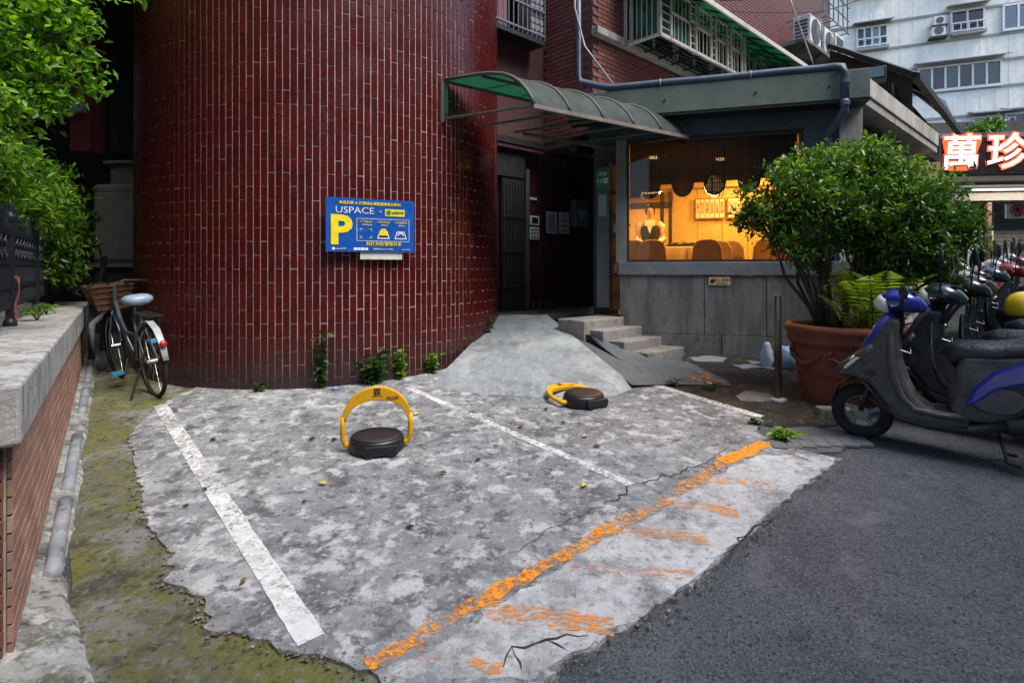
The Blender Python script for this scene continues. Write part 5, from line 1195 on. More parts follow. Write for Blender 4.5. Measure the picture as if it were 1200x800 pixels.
    # underseat body, coloured side panels, tail
    B(MB().ribbon([(.62,.30,.12,.05),(.66,.40,.15,.10),(.74,.47,.165,.15),(.95,.52,.17,.14),(1.2,.57,.165,.11),(1.45,.64,.13,.08),(1.60,.70,.08,.05)], 16, 2.8), 'underseat_body', lo, smooth=True)
    ub = [(.58,.30),(.63,.42),(.625,.56),(.66,.665),(1.0,.69),(1.3,.75),(1.55,.79),(1.64,.75),(1.45,.60),(1.25,.47),(1.05,.34),(.85,.25),(.66,.235)]
    B(MB().xprism(ub, -.15, .15), 'rear_body', lo, bevel=.03)
    for s_ in (-1, 1):
        pan = [(.67,.34),(.73,.47),(.84,.58),(1.0,.65),(1.35,.74),(1.62,.79),(1.66,.72),(1.45,.60),(1.2,.535),(1.0,.51),(.86,.465),(.75,.37)]
        B(MB().xprism(pan, min(s_*.14, s_*.185), max(s_*.14, s_*.185)), 'side_panel', body, bevel=.02)
        B(MB(Matrix.Translation((.86,s_*.172,.40)) @ Matrix.Rotation(R(90), 4, 'X') @ Matrix.Diagonal((1.5,.8,1,1))).lathe([(.11,-.006),(.10,.006)], 22), 'kick_panel', lo)
    B(MB().ribbon([(.565,.64,.06,.04),(.58,.66,.12,.075),(.66,.68,.15,.085),(.85,.69,.155,.08),(1.0,.715,.155,.075),(1.12,.76,.155,.07),(1.35,.795,.145,.06),(1.52,.815,.115,.045),(1.58,.81,.06,.02)], 16, 2.6), 'seat', M_SEAT, smooth=True)
    B(MB().tube([(1.38,-.14,.76),(1.55,-.13,.82),(1.68,0,.83),(1.55,.13,.82),(1.38,.14,.76)], .014, 8), 'grab_rail', M_CHROME, smooth=True)
    B(MB().ribbon([(1.58,.72,.09,.04),(1.64,.71,.075,.035),(1.67,.70,.03,.02)], 12), 'tail_light', M_TAIL, smooth=True)
    B(MB().ribbon([(1.38,.50,.07,.01),(1.50,.44,.075,.008),(1.58,.33,.07,.006)], 10), 'rear_fender', M_BLKPL, smooth=True)
    B(MB().box(1.60,1.612,-.10,.10,.45,.58), 'licence_plate', M_WHT)
    B(MB().ribbon([(.78,.27,.09,.07),(.95,.25,.10,.085),(1.15,.24,.09,.075),(1.30,.23,.05,.05)], 14), 'engine_case', plain('engine_grey', (.07,.072,.075), .5, metal=.5) if 'engine_grey' not in bpy.data.materials else bpy.data.materials['engine_grey'], smooth=True)
    B(MB().tube([(.95,-.12,.17),(1.15,-.16,.2),(1.25,-.17,.24),(1.62,-.17,.32)], [.02,.025,.05,.05], 10), 'exhaust', M_BLKPL, smooth=True)
    B(MB().tube([(1.24,.10,.22),(1.33,.13,.42),(1.36,.13,.58)], [.02,.032,.03], 8), 'shock_absorber', M_CHROME)
    for s_ in (-1, 1): B(MB().tube([(.88,s_*.09,.16),(.92,s_*.13,.02),(.99,s_*.15,.012)], .013, 7), 'centre_stand', M_BLKPL, smooth=True)
    B(MB().tube([(.90,-.11,.09),(.90,.11,.09)], .011, 7), 'stand_bar', M_BLKPL)
    return t
RD = math.atan2(-.62, .78)
def place(t, x, y, rz=RD, lean=0.):
    t.location = onground(x, y); t.rotation_euler = (lean, .0, rz); t['base'] = tuple(t.location); return t
BLUE = paint('scooter_blue', (.008,.022,.26)); TEAL = paint('scooter_dark_teal', (.010,.026,.030)); SILV = paint('scooter_silver', (.34,.38,.38)); REDP = paint('scooter_red', (.30,.012,.018)); BLKP = paint('scooter_black', (.012,.013,.015)); WHTP = paint('scooter_white', (.5,.5,.5)); NAVY = paint('scooter_navy', (.015,.03,.06))
sc1 = scooter('blue and dark grey scooter with its wheel by the big terracotta pot', BLUE)
place(sc1, 2.56, 4.06, RD, -.04)
specs = [('dark teal scooter tucked in right behind the blue scooter', TEAL, 1, (3.14, 4.50)), ('black scooter with tall mirrors behind the dark teal scooter', BLKP, 1, (3.66, 4.98)), ('dark bronze scooter squeezed in before the silver scooter', paint('scooter_bronze', (.035,.028,.022)), 1, (4.0, 5.32)), ('silver scooter with rounded front cowl in the parked row', SILV, 1, (4.35, 5.72)),
         ('charcoal scooter leaning right beside the silver scooter', paint('scooter_charcoal', (.022,.024,.027)), 1, (4.68, 5.98)), ('navy scooter parked beyond the silver scooter', NAVY, 1, (5.0, 6.25)), ('forest green scooter between the navy and red scooters', paint('scooter_forest', (.012,.04,.028)), 1, (5.38, 6.55)), ('red scooter halfway up the parked row', REDP, 1, (5.75, 6.9)), ('plum scooter parked just past the red scooter', paint('scooter_plum', (.05,.012,.03)), 1, (6.08, 7.25)), ('white scooter parked past the red scooter', WHTP, 1, (6.4, 7.6)),
         ('grey blue scooter past the white scooter', paint('scooter_greyblue', (.08,.11,.15)), 1, (6.85, 8.05)), ('dark red scooter near the shop with the lit sign', paint('scooter_wine', (.14,.01,.02)), 1, (7.3, 8.5)), ('pale silver scooter last in the row by the shop', SILV, 1, (8.2, 9.4))]
base_sc = {}
for lab, m, st, (x, y) in specs:
    if st not in base_sc:
        t = scooter(lab, m, BLKP if m is TEAL else None, st); base_sc[st] = (t, m)
    else:
        src, sm = base_sc[st]; t = copy_tree(src); t['label'] = lab
        for ch in t.children:
            if ch.data and ch.data.materials and ch.data.materials[0] == sm:
                ch.material_slots[0].link = 'OBJECT'; ch.material_slots[0].material = m
    jj = RNG.uniform(-.13, .13); place(t, x - .68*jj, y + .73*jj, RD + RNG.uniform(-.17, .17), RNG.uniform(-.10, .0))
    for ch in t.children:
        pass
hm = thing('helmet', 'yellow helmet resting on a scooter seat in the parked row', 'helmet', tuple(at(1197, 360, 4.9)))
MB(Matrix.Translation(at(1200, 358, 4.75))).lathe([(.115,-.09),(.128,-.04),(.13,.0),(.12,.05),(.09,.09),(.05,.115),(.01,.122)], 24).build('shell', paint('helmet_yellow', (.75,.52,.01)), hm, smooth=True)
MB(Matrix.Translation(at(1200, 358, 4.75))).torus((0,0,-.088), (0,0,1), .116, .008, 24, 6).build('rim', M_BLK, hm)

# ------------------------------------------------------------------ terracotta pot
M_TERRA = surf('terracotta', (.21, .063, .035), [((.13,.045,.03), 2.5, .46, .62, .7), ((.30,.12,.08), 5, .55, .7, .5), ((.06,.035,.025), 4, .56, .7, .6)], rough=.75, bump=.4, bscale=35, spec=.3)
pc = onground(2.98, 4.98)
pot = thing('terracotta_pot', 'huge round terracotta pot with garland relief beside the post', 'pot', tuple(pc))
PT = lambda: MB(Matrix.Translation(pc))
PT().lathe([(.335,-.05),(.345,.02),(.375,.20),(.40,.38),(.425,.50)], 44).build('bowl', M_TERRA, pot, smooth=True)
PT().lathe([(.425,.495),(.45,.51),(.462,.545),(.455,.59),(.475,.61),(.485,.64),(.47,.67),(.43,.675),(.41,.65),(.405,.60)], 44, cap=False).build('rim', M_TERRA, pot, smooth=True)
PT().torus((0,0,.26), (0,0,1), .388, .012, 44, 6).build('moulding', M_TERRA, pot, smooth=True)
for k in range(6):
    a0 = 2*math.pi*k/6 - .6 + .35
    pts = []
    for i in range(9):
        a = a0 + i/8*.85; z = .42 - .085*math.sin(math.pi*i/8); r_ = .345 + .08*z/.5 + .012; pts.append((r_*math.cos(a), r_*math.sin(a), z))
    PT().tube(pts, [.012+.014*math.sin(math.pi*i/8) for i in range(9)], 8).build('garland', M_TERRA, pot, smooth=True)
    for da, dz in ((-.06,.43),(.0,.45),(-.03,.40)):
        a = a0 + da; r_ = .345+.08*dz/.5+.008; MB(Matrix.Translation(pc)).lathe([(.005,-.022),(.02,-.012),(.025,0),(.02,.012),(.005,.022)], 10, (r_*math.cos(a), r_*math.sin(a), dz)).build('rosette', M_TERRA, pot, smooth=True)
PT().lathe([(.01,.59),(.2,.60),(.41,.595)], 30, cap=False).build('soil', M_DIRT, pot)

# ------------------------------------------------------------------ foliage
def leaf_mesh(name, C, D, S, W, tint, fold=.25, seg=1):
    """C centres, D blade directions, S lengths, W widths -> folded leaf blades (4 triangles each) with a random tint"""
    n = len(C); rs = np.random.RandomState(len(C) % 1000)
    D = D / np.linalg.norm(D, axis=1, keepdims=True)
    U = rs.normal(0, .55, (n, 3)) + np.array([0, 0, 1.0]); U -= (U*D).sum(1, keepdims=True)*D; U /= np.linalg.norm(U, axis=1, keepdims=True)
    T = np.cross(D, U); S = S[:, None]; W = W[:, None]
    base = C; tip = C + D*S - U*S*.12
    m1 = C + D*S*.45
    l = m1 + T*W*.5 + U*W*fold; r_ = m1 - T*W*.5 + U*W*fold
    l2 = C + D*S*.75 + T*W*.32 + U*W*fold*.6 - U*S*.05; r2 = C + D*S*.75 - T*W*.32 + U*W*fold*.6 - U*S*.05
    V = np.stack([base, l, l2, tip, r2, r_], 1).reshape(-1, 3)
    idx = np.arange(n)[:, None]*6
    Fq = np.concatenate([idx + np.array([[0,1,2,3]]), idx + np.array([[0,3,4,5]])], 1).reshape(-1, 4)
    me = bpy.data.meshes.new(name)
    me.vertices.add(len(V)); me.vertices.foreach_set('co', V.astype(np.float32).ravel())
    me.loops.add(Fq.size); me.loops.foreach_set('vertex_index', Fq.astype(np.int32).ravel())
    me.polygons.add(len(Fq)); me.polygons.foreach_set('loop_start', np.arange(0, Fq.size, 4, dtype=np.int32)); me.polygons.foreach_set('loop_total', np.full(len(Fq), 4, dtype=np.int32))
    at_ = me.attributes.new('tint', 'FLOAT', 'POINT'); at_.data.foreach_set('value', np.repeat(np.clip(tint, 0, 1), 6).astype(np.float32))
    me.update(calc_edges=True); return me
def clump_leaves(rs, twigs, per, spread, L, out=None):
    """leaves in rosettes along twig ends. twigs: (centre, direction)"""
    C, D, S, T = [], [], [], []
    for c, d in twigs:
        k = rs.poisson(per); tn = rs.uniform(.2, .8)
        for i in range(k):
            t = rs.uniform(-1, 1); p = np.array(c) + np.array(d)*t*spread + rs.normal(0, spread*.35, 3)
            dd = np.array(d)*.5 + rs.normal(0, .75, 3); C.append(p); D.append(dd); S.append(L*rs.uniform(.6, 1.25)); T.append(tn + rs.normal(0, .16))
    return np.array(C), np.array(D), np.array(S), np.array(T)
M_LEAFS = leafmat('shrub_leaf', (.018,.05,.008), (.075,.165,.02), (.27,.42,.055), .3, .27)
M_LEAFB = leafmat('sun_tinted_leaf', (.025,.075,.008), (.12,.27,.018), (.36,.56,.06), .5, .38)  # palette brightened in place of direct sun on the leaves
M_LEAFF = leafmat('fern_leaf', (.07,.13,.01), (.22,.33,.02), (.45,.52,.06), .5, .45)
M_LEAFW = leafmat('weed_leaf', (.012,.035,.008), (.03,.085,.012), (.09,.19,.03), .3, .4)
M_BARK = surf('grey_bark', (.045,.037,.03), [((.09,.08,.065), 8, .5, .66, .5)], rough=.9, bump=.6, bscale=50)

# pot shrub: many upright limbs, a wide uneven crown
rs = np.random.RandomState(11); rb = random.Random(11)
shrub = thing('potted_shrub', 'wide glossy evergreen shrub growing from the terracotta pot', 'shrub', tuple(pc + Vector((0,0,.6))))
ctr_ = pc + Vector((.02, .0, .6))
# lobes of the crown: (dx along view right, dy depth, z, radius)
lobes = [(-.72,.05,1.98,.27),(-.88,-.05,2.12,.20),(-.55,-.10,2.28,.27),(-.32,.1,2.42,.27),(-.30,-.2,2.05,.32),(.0,.1,2.42,.27),(.05,-.2,2.12,.33),(.18,.0,2.48,.25),(.38,.1,2.42,.28),(.42,-.15,2.1,.32),(.70,.0,2.22,.28),(.72,-.1,1.92,.28),(.98,.0,1.98,.24),(1.12,-.05,1.85,.18),(.55,.15,1.72,.24),(.25,.1,1.80,.25),(-.1,.3,2.2,.35),(.5,.35,2.1,.35),(.82,.0,1.70,.16),(-.52,.15,1.82,.2),(-.62,-.2,1.72,.16),(.05,-.1,1.86,.24),(.35,-.25,1.78,.22),(.62,-.2,1.62,.18),(-.15,-.1,1.82,.2),(.95,.1,1.62,.14),(-.95,.0,2.02,.14),(.45,.2,1.5,.2),(.25,-.1,1.55,.16),(.7,-.15,1.48,.15),(-.35,.0,1.6,.13),(.85,-.05,1.5,.13)]
tw = []
limbs = []
for (dx, dy, z, r_) in lobes:
    c = Vector((pc.x + dx*.93 + .06, pc.y + dy, z - .0))
    limbs.append((c, r_))
    for k in range(int(125*r_*r_/.07)):
        v = rs.normal(0, 1, 3); v /= np.linalg.norm(v); rr = r_*rs.uniform(.35, 1.12)
        tw.append(((c.x + v[0]*rr*1.1, c.y + v[1]*rr, c.z + v[2]*rr*.8), v*.6 + np.array([0, -.1, .5])))
C, D, S, T = clump_leaves(rs, tw, 7.5, .055, .060)
# leaves nearer the top of the plant are paler, lower ones darker
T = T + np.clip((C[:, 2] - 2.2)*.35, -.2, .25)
mkobj('crown', leaf_mesh('crown', C, D, S, S*.42, T), M_LEAFS, shrub)
trunks = []
for k in range(11):
    a = rb.uniform(0, 2*math.pi); b0 = pc + Vector((.17*math.cos(a), .17*math.sin(a), .57)); trunks.append((b0, a))
for i, (c, r_) in enumerate(limbs):
    b0, a = min(trunks, key=lambda q: (q[0].xy - pc.xy - (c.xy - pc.xy)*.2).length + rb.uniform(0, .12))
    mid = b0.lerp(c, .45) + Vector((rb.uniform(-.08,.08), rb.uniform(-.08,.08), .12 - .1*(c.xy - pc.xy).length)); q2 = b0.lerp(c, .75) + Vector((rb.uniform(-.05,.05), rb.uniform(-.05,.05), .05))
    MB().tube([b0, b0.lerp(mid, .5) + Vector((rb.uniform(-.03,.03), rb.uniform(-.03,.03), .03)), mid, q2, c], [.021,.018,.014,.010,.004], 6).build('limb', M_BARK, shrub, smooth=True)
    for k in range(5):
        e = c + Vector((rb.gauss(0, 1), rb.gauss(0, 1), rb.gauss(.3, .8))).normalized()*r_*1.0
        MB().tube([q2, q2.lerp(e, .5) + Vector((0, 0, .03)), e], [.007,.005,.002], 5).build('twig', M_BARK, shrub)
# ferns growing in the pot
def fern(base, fronds, L, name, label, mat, seed, cat='fern', droop=.9):
    r_ = np.random.RandomState(seed); t = thing(name, label, cat, tuple(base))
    C, D, S, T = [], [], [], []
    for f in range(fronds):
        a = r_.uniform(0, 2*math.pi); ll = L*r_.uniform(.65, 1.15); pts = []
        for i in range(16):
            s_ = i/15; x = ll*s_*.5; z = ll*(1.15*s_ - droop*.7*s_*s_)
            pts.append(np.array([base[0] + math.cos(a)*x, base[1] + math.sin(a)*x, base[2] + z]))
        MB().tube([tuple(p) for p in pts[::3]], [.004]*5 + [.002]*(len(pts[::3])-5) if len(pts[::3]) > 5 else .003, 4).build('frond_stem', M_BARK, t)
        tn = r_.uniform(.3, .9)
        for i in range(2, 16):
            tang = pts[i] - pts[i-1]; tang /= np.linalg.norm(tang); side = np.array([-math.sin(a), math.cos(a), 0]); w = math.sin(math.pi*min(1, (i+1)/17))*.19*ll
            for sg in (-1, 1): C.append(pts[i]); D.append(side*sg + tang*.45 + np.array([0,0,-.15])); S.append(w*r_.uniform(.85, 1.1)); T.append(tn + r_.normal(0, .08))
    C, D, S, T = map(np.array, (C, D, S, T))
    mkobj('fronds', leaf_mesh('fronds', C, D, S, S*.2 + .003, T, .1), mat, t); return t
for k, (x, y, n, L) in enumerate([(.10,-.26,11,.78),(.24,-.10,10,.80),(-.05,-.2,7,.55),(.32,-.2,9,.62)]):
    fern(pc + Vector((x, y, .60)), n, L, 'fern', ['tall yellow green fern under the potted shrub', 'arching yellow green fern at the back of the terracotta pot', 'small fern among the shrub stems in the pot', 'short fern spilling over the pot rim near the scooter'][k], M_LEAFF, 30 + k, droop=.75)

ug = thing('pot_undergrowth', 'sparse yellow green shoots among the shrub stems in the terracotta pot', 'plant', tuple(pc + Vector((0,0,.6))))
tw = []
for (dx, dy, z, r_) in [(.15,-.15,1.25,.20),(-.05,-.1,1.40,.18),(.35,-.05,1.35,.2),(.05,-.25,1.1,.14),(.5,0,1.45,.16)]:
    for k in range(26):
        v = rs.normal(0, 1, 3); v /= np.linalg.norm(v); rr = r_*rs.uniform(.2, 1.1); tw.append(((pc.x+dx+v[0]*rr, pc.y+dy+v[1]*rr, z+v[2]*rr), v*.5 + np.array([0,-.1,.6])))
C, D, S, T = clump_leaves(rs, tw, 5, .05, .055); mkobj('leaves', leaf_mesh('leaves', C, D, S, S*.4, T), M_LEAFF, ug)
for k in range(7):
    a = rb.uniform(0, 6.28); MB().tube([pc + Vector((.2*math.cos(a), .2*math.sin(a)-.05, .58)), pc + Vector((.22*math.cos(a)+.1, .2*math.sin(a)-.1, .9)), pc + Vector((.25*math.cos(a)+.15, .2*math.sin(a)-.1, 1.1))], [.006,.004,.002], 5).build('stem', M_BARK, ug)

# ------------------------------------------------------------------ post, bag, stones near the pot
pb = onground(2.36, 4.92); po = thing('metal_post', 'slim brown steel post standing in the dirt beside the pot', 'post', tuple(pb))
M_POST = surf('stained_steel_post', (.16,.13,.10), [((.05,.04,.03), 6, .48, .62, .8, (2,2,.5)), ((.4,.38,.34), 9, .56, .7, .6, (2,2,.3))], rough=.4, metal=.6, bump=.2)
MB(Matrix.Translation(pb)).lathe([(.031,-.02),(.031,.895),(.028,.905),(.028,.93),(.02,.94)], 18).build('tube', M_POST, po, smooth=True, bevel=0)
MB(Matrix.Translation(pb)).lathe([(.08,-.02),(.075,.02),(.05,.03),(.033,.03)], 16).build('base_mortar', M_CONC, po)
bgp = G(921, 431); bag = thing('plastic_bag', 'crumpled pale blue plastic bag between the post and the pot', 'bag', tuple(bgp))
mb = MB(Matrix.Translation(bgp)); n = 18; r2 = random.Random(4); vs_ = []
for j, (rr, z) in enumerate([(.10,0),(.14,.05),(.145,.12),(.12,.19),(.09,.22),(.05,.235)]):
    for i in range(n): a = 2*math.pi*i/n; q = rr*(1+r2.uniform(-.16,.16)); vs_.append((q*math.cos(a), q*math.sin(a), z + r2.uniform(-.01,.01)))
mb.add(vs_, [(j*n+i, j*n+(i+1)%n, (j+1)*n+(i+1)%n, (j+1)*n+i) for j in range(5) for i in range(n)] + [tuple(range(5*n, 6*n))]).build('sack', plain('pale_blue_plastic', (.28,.42,.58), .35), bag, smooth=True)
q = bgp + Vector((-.20,.02,0)); mb = MB(Matrix.Translation(q)); vs_ = []
for j, (rr, z) in enumerate([(.05,0),(.07,.08),(.06,.17),(.035,.25),(.02,.28)]):
    for i in range(n): a = 2*math.pi*i/n; p_ = rr*(1+r2.uniform(-.2,.2)); vs_.append((p_*math.cos(a), p_*math.sin(a), z))
mb.add(vs_, [(j*n+i, j*n+(i+1)%n, (j+1)*n+(i+1)%n, (j+1)*n+i) for j in range(4) for i in range(n)] + [tuple(range(4*n, 5*n))]).build('handles', plain('white_plastic', (.5,.55,.62), .4), bag, smooth=True)
cb_ = G(978, 488); tag(MB(frame(cb_, (1,-.15))).box(-.13,.15,-.05,.06,-.02,.075).build('concrete_block', surf('mossy_block', (.2,.19,.16), [((.08,.08,.05), 4, .46, .62, .8), ((.03,.03,.02), 8, .55, .68, .7)], rough=.95, bump=.6), bevel=.012), 'weathered concrete block wedged against the foot of the terracotta pot', 'block')
# ------------------------------------------------------------------ planter wall on the left
WD = Vector((-.7145, 1.0, 0)).normalized(); WN = Vector((WD.y, -WD.x, 0))            # along the wall; out towards the bays
W0 = Vector((-1.70, 1.90, 0))
PW = Matrix.Identity(4)
for i in range(3): PW[i][0] = WD[i]; PW[i][1] = -WN[i]; PW[i][2] = (0,0,1)[i]; PW[i][3] = W0[i]      # x along, y back from the face, z up
WL, ZC0, ZC1 = 5.82, .945, 1.153
M_COPE = surf('weathered_coping', (.40,.39,.38), [((.22,.215,.21), 2.2, .46, .60, .75, (2,2,.5)), ((.52,.52,.51), 5, .5, .64, .7), ((.10,.10,.09), 6, .53, .64, .75, (3,3,.4)), ((.16,.17,.08), 3, .55, .66, .6), ((.08,.08,.075), 22, .55, .64, .7), ((.5,.5,.48), 40, .57, .66, .6)], rough=.9, bump=.7, bscale=45)
M_PBRICK = surf('pinkish_brick', (.33,.185,.135), [((.42,.28,.22), 4, .5, .66, .6), ((.2,.1,.07), 6, .54, .7, .6)], rough=.85, bump=.4, bscale=60, rand=.16, world=True)
M_RBRICK = surf('red_brown_brick', (.17,.065,.04), [((.10,.04,.03), 5, .5, .66, .6), ((.25,.12,.08), 8, .55, .7, .5)], rough=.85, bump=.4, bscale=60, rand=.2, world=True)
M_PMORT = surf('pale_mortar', (.40,.34,.30), [((.25,.2,.17), 4, .5, .66, .6)], rough=.95, bump=.4, bscale=60, world=True)
pw = thing('planter_wall', 'low brick planter wall with thick grey concrete coping and iron fence on top', 'wall', tuple(W0))
MB(PW).box(.02, WL-.03, .028, .9, -.2, ZC0).build('core', M_PMORT, pw)
ns = 5
for k in range(ns):
    a, b = -.06 + (WL+.06)*k/ns, -.06 + (WL+.06)*(k+1)/ns - .004
    MB(PW).box(a, b, -.02, .95, ZC0, ZC1).build('coping_stone', M_COPE, pw, bevel=.012)
fb_me = tile_mesh(.205-.01, .063-.009, .012, 'brick', M_PBRICK, .003)
HB = lambda: tile_mesh(.1025-.01, .063-.009, .012, 'half_brick', M_PBRICK, .003)
k = 0; nbk = 0; fv, ff = [], []; tvb = np.array([v.co[:] for v in fb_me.vertices]); tfb = [tuple(q.vertices) for q in fb_me.polygons]
z = ZC0 - .036
while z > .1:
    x = .03 + (.1025 if k % 2 else 0)
    while x + .2 < WL - .03:
        if z > gz(1.9 + .81*x) - .03:
            M = PW @ Matrix.Translation((x + .1, .022, z))
            if nbk < 250 and x < 4.2: inst('brick', fb_me, pw, M); nbk += 1
            else: A = np.array(M); b0 = len(fv)*len(tvb); fv.append(tvb @ A[:3,:3].T + A[:3,3]); ff += [tuple(i+b0 for i in f) for f in tfb]
        x += .205
    k += 1; z -= .063
z = ZC0 - .036 - .063
while z > .1:
    if z > gz(1.9) - .03: inst('brick', bpy.data.meshes.get('half_brick') or HB(), pw, PW @ Matrix.Translation((.03 + .05, .022, z)))
    z -= .126
me = bpy.data.meshes.new('brick'); me.from_pydata(np.concatenate(fv).tolist(), [], ff); me.update(); mkobj('brick_field', me, M_PBRICK, pw, kind='stuff')
EFM = PW @ Matrix.Translation((.02, 0, 0)) @ Matrix.Rotation(R(90), 4, 'Z') @ Matrix.Diagonal((1, 1, 1, 1))
eb_me = tile_mesh(.205-.012, .063-.011, .016, 'brick', M_RBRICK, .003)
ebh_me = tile_mesh(.1025-.012, .063-.011, .016, 'brick', M_RBRICK, .003)
EFR = Matrix.Identity(4)                                           # end face looking back at the street
ex_ = -(-WN); 
for i in range(3): EFR[i][0] = WN[i]; EFR[i][1] = WD[i]; EFR[i][2] = (0,0,1)[i]; EFR[i][3] = (PW @ Vector((.016, 0, 0)))[i]
z = ZC0 - .036; k = 0
while z > .1:
    x = -.030 - (.1025 if k % 2 else 0)
    if k % 2: inst('brick', ebh_me, pw, EFR @ Matrix.Translation((-.030 - .05, .004, z)))
    while x > -.86:
        inst('brick', eb_me, pw, EFR @ Matrix.Translation((x - .1, .004, z))); x -= .205
    k += 1; z -= .063
# gutter fillet and broken pvc pipe at the foot of the wall
M_FIL = surf('cement_fillet', (.40,.40,.39), [((.16,.16,.14), 4, .46, .58, .85), ((.10,.11,.06), 7, .52, .62, .8), ((.62,.62,.61), 9, .53, .62, .8), ((.05,.05,.04), 15, .55, .64, .8), ((.5,.5,.48), 35, .56, .64, .7)], rough=.95, bump=.9, bscale=40, bdist=.03)
fl = MB(); rows = 90; prof_n = 7; rf = random.Random(9); vs_ = []
for i in range(rows):
    s_ = -.55 + (WL+.4)*i/(rows-1)
    w = .11 + .04*mnoise.noise(Vector((s_*2, 0, 0))) + .16*min(1, max(0, (.35-s_)/.6)) + .02*mnoise.noise(Vector((s_*9, 3, 0))) + .012*rf.random()
    h = .075 + .02*mnoise.noise(Vector((s_*3, 5, 0))) + .008*rf.random()
    for j in range(prof_n):
        t = j/(prof_n-1); y = .05 - (w+.05)*t; p = PW @ Vector((s_, y, 0))
        vs_.append((p.x, p.y, gz(p.y) + h*(1-t)**.55*(1 - .15*rf.random()) - (.01 if t == 1 else 0)))
fl.add(vs_, [(i*prof_n+j, i*prof_n+j+1, (i+1)*prof_n+j+1, (i+1)*prof_n+j) for i in range(rows-1) for j in range(prof_n-1)])
struct(fl.build('cement_fillet', M_FIL, smooth=True))
pv = thing('pvc_pipe', 'broken grey plastic pipe half buried along the planter wall foot', 'pipe', tuple(G(95, 560)))
M_PVC = surf('grey_pvc', (.24,.26,.29), [((.42,.42,.41), 3, .5, .62, .7), ((.13,.13,.11), 6, .52, .64, .8), ((.06,.06,.05), 17, .56, .66, .7)], rough=.5, bump=.15)
for a, b in [(.55, 1.35), (1.5, 2.5), (3.1, 3.9), (4.2, 5.2)]:
    pts = [PW @ Vector((a + (b-a)*i/6, -.055, 0)) for i in range(7)]
    MB().tube([Vector((p.x, p.y, gz(p.y) + .042)) for p in pts], .034, 12).build('pipe_length', M_PVC, pv, smooth=True)
p0 = PW @ Vector((5.3, -.06, 0)); MB().tube([Vector((p0.x, p0.y, gz(p0.y)+.05)), Vector((p0.x, p0.y, gz(p0.y)+.45)), Vector((p0.x-.05, p0.y+.3, gz(p0.y)+.55))], .036, 12).build('riser', M_PVC, pv, smooth=True)

# ------------------------------------------------------------------ iron fence on the coping
M_IRON = plain('black_wrought_iron', (.035,.038,.046), .5, metal=.5)
fe = thing('iron_fence', 'black wrought iron fence with scroll panels standing on the planter wall', 'fence', tuple(PW @ Vector((2.5, .28, ZC1))))
FY = .30
posts = [-.5, .98, 2.47, 3.95, 5.25]
for s_ in posts:
    p_ = MB(PW).box(s_-.022, s_+.022, FY-.022, FY+.022, ZC1+.002, ZC1+.70).build('post', M_IRON, fe)
    MB(PW).lathe([(.038,0),(.038,.03),(.026,.05)], 12, (s_, FY, ZC1+.002)).build('post_foot', M_IRON, p_)
    MB(PW).lathe([(.02,0),(.034,.02),(.036,.045),(.02,.06),(.012,.075),(.022,.10),(.012,.135),(.002,.165)], 12, (s_, FY, ZC1+.70)).build('finial', M_IRON, p_, smooth=True)
for h in (.14, .27, .43, .63): MB(PW).box(-1.0, 5.3, FY-.010, FY+.010, ZC1+h-.016, ZC1+h+.016).build('rail', M_IRON, fe)
s_ = -.9; k = 0
while s_ < 5.25:
    if all(abs(s_ - q) > .045 for q in posts):
        MB(PW).tube([(s_, FY, ZC1+.14), (s_, FY, ZC1+.43)], .008, 5).build('baluster', M_IRON, fe)
        if k % 2 == 0:
            MB(PW).tube([(s_, FY, ZC1+.43), (s_-.03, FY, ZC1+.49), (s_+.0, FY, ZC1+.53), (s_+.03, FY, ZC1+.57), (s_, FY, ZC1+.63)], .009, 5).build('scroll', M_IRON, fe)
            MB(PW).tube([(s_, FY, ZC1+.43), (s_+.03, FY, ZC1+.49), (s_+.0, FY, ZC1+.53), (s_-.03, FY, ZC1+.57), (s_, FY, ZC1+.63)], .009, 5).build('scroll', M_IRON, fe)
        MB(PW).tube([(s_, FY, ZC1+.63), (s_, FY, ZC1+.74), (s_, FY, ZC1+.80)], [.008,.008,.002], 5).build('spike', M_IRON, fe)
    s_ += .088; k += 1
rbn = thing('red_ribbon', 'faded red ribbon tied to an iron fence post', 'ribbon', tuple(PW @ Vector((2.50, .27, ZC1+.1))))
M_RIB = plain('faded_red_cloth', (.42,.10,.10), .9)
for dx, L in ((-.012,.24),(.018,.29)):
    mb = MB(PW); vs_ = []
    for i in range(9):
        t = i/8; vs_ += [(2.50+dx-.014+.012*math.sin(t*7+dx*90), FY-.03-.012*math.sin(t*5), ZC1+.33-L*t), (2.50+dx+.014+.012*math.sin(t*7+dx*90), FY-.032-.008*math.sin(t*4+1), ZC1+.33-L*t)]
    mb.add(vs_, [(2*i,2*i+1,2*i+3,2*i+2) for i in range(8)]); o = mb.build('tail', M_RIB, rbn); sm = o.modifiers.new('thick', 'SOLIDIFY'); sm.thickness = .003
MB(PW).torus((2.50, FY, ZC1+.33), (0,0,1), .03, .008, 14, 6).build('knot', M_RIB, rbn)
# planting bed behind the wall
struct(MB(PW).box(-1.2, WL+.4, .96, 3.4, -.2, ZC1-.03).build('planting_bed', M_DIRT))

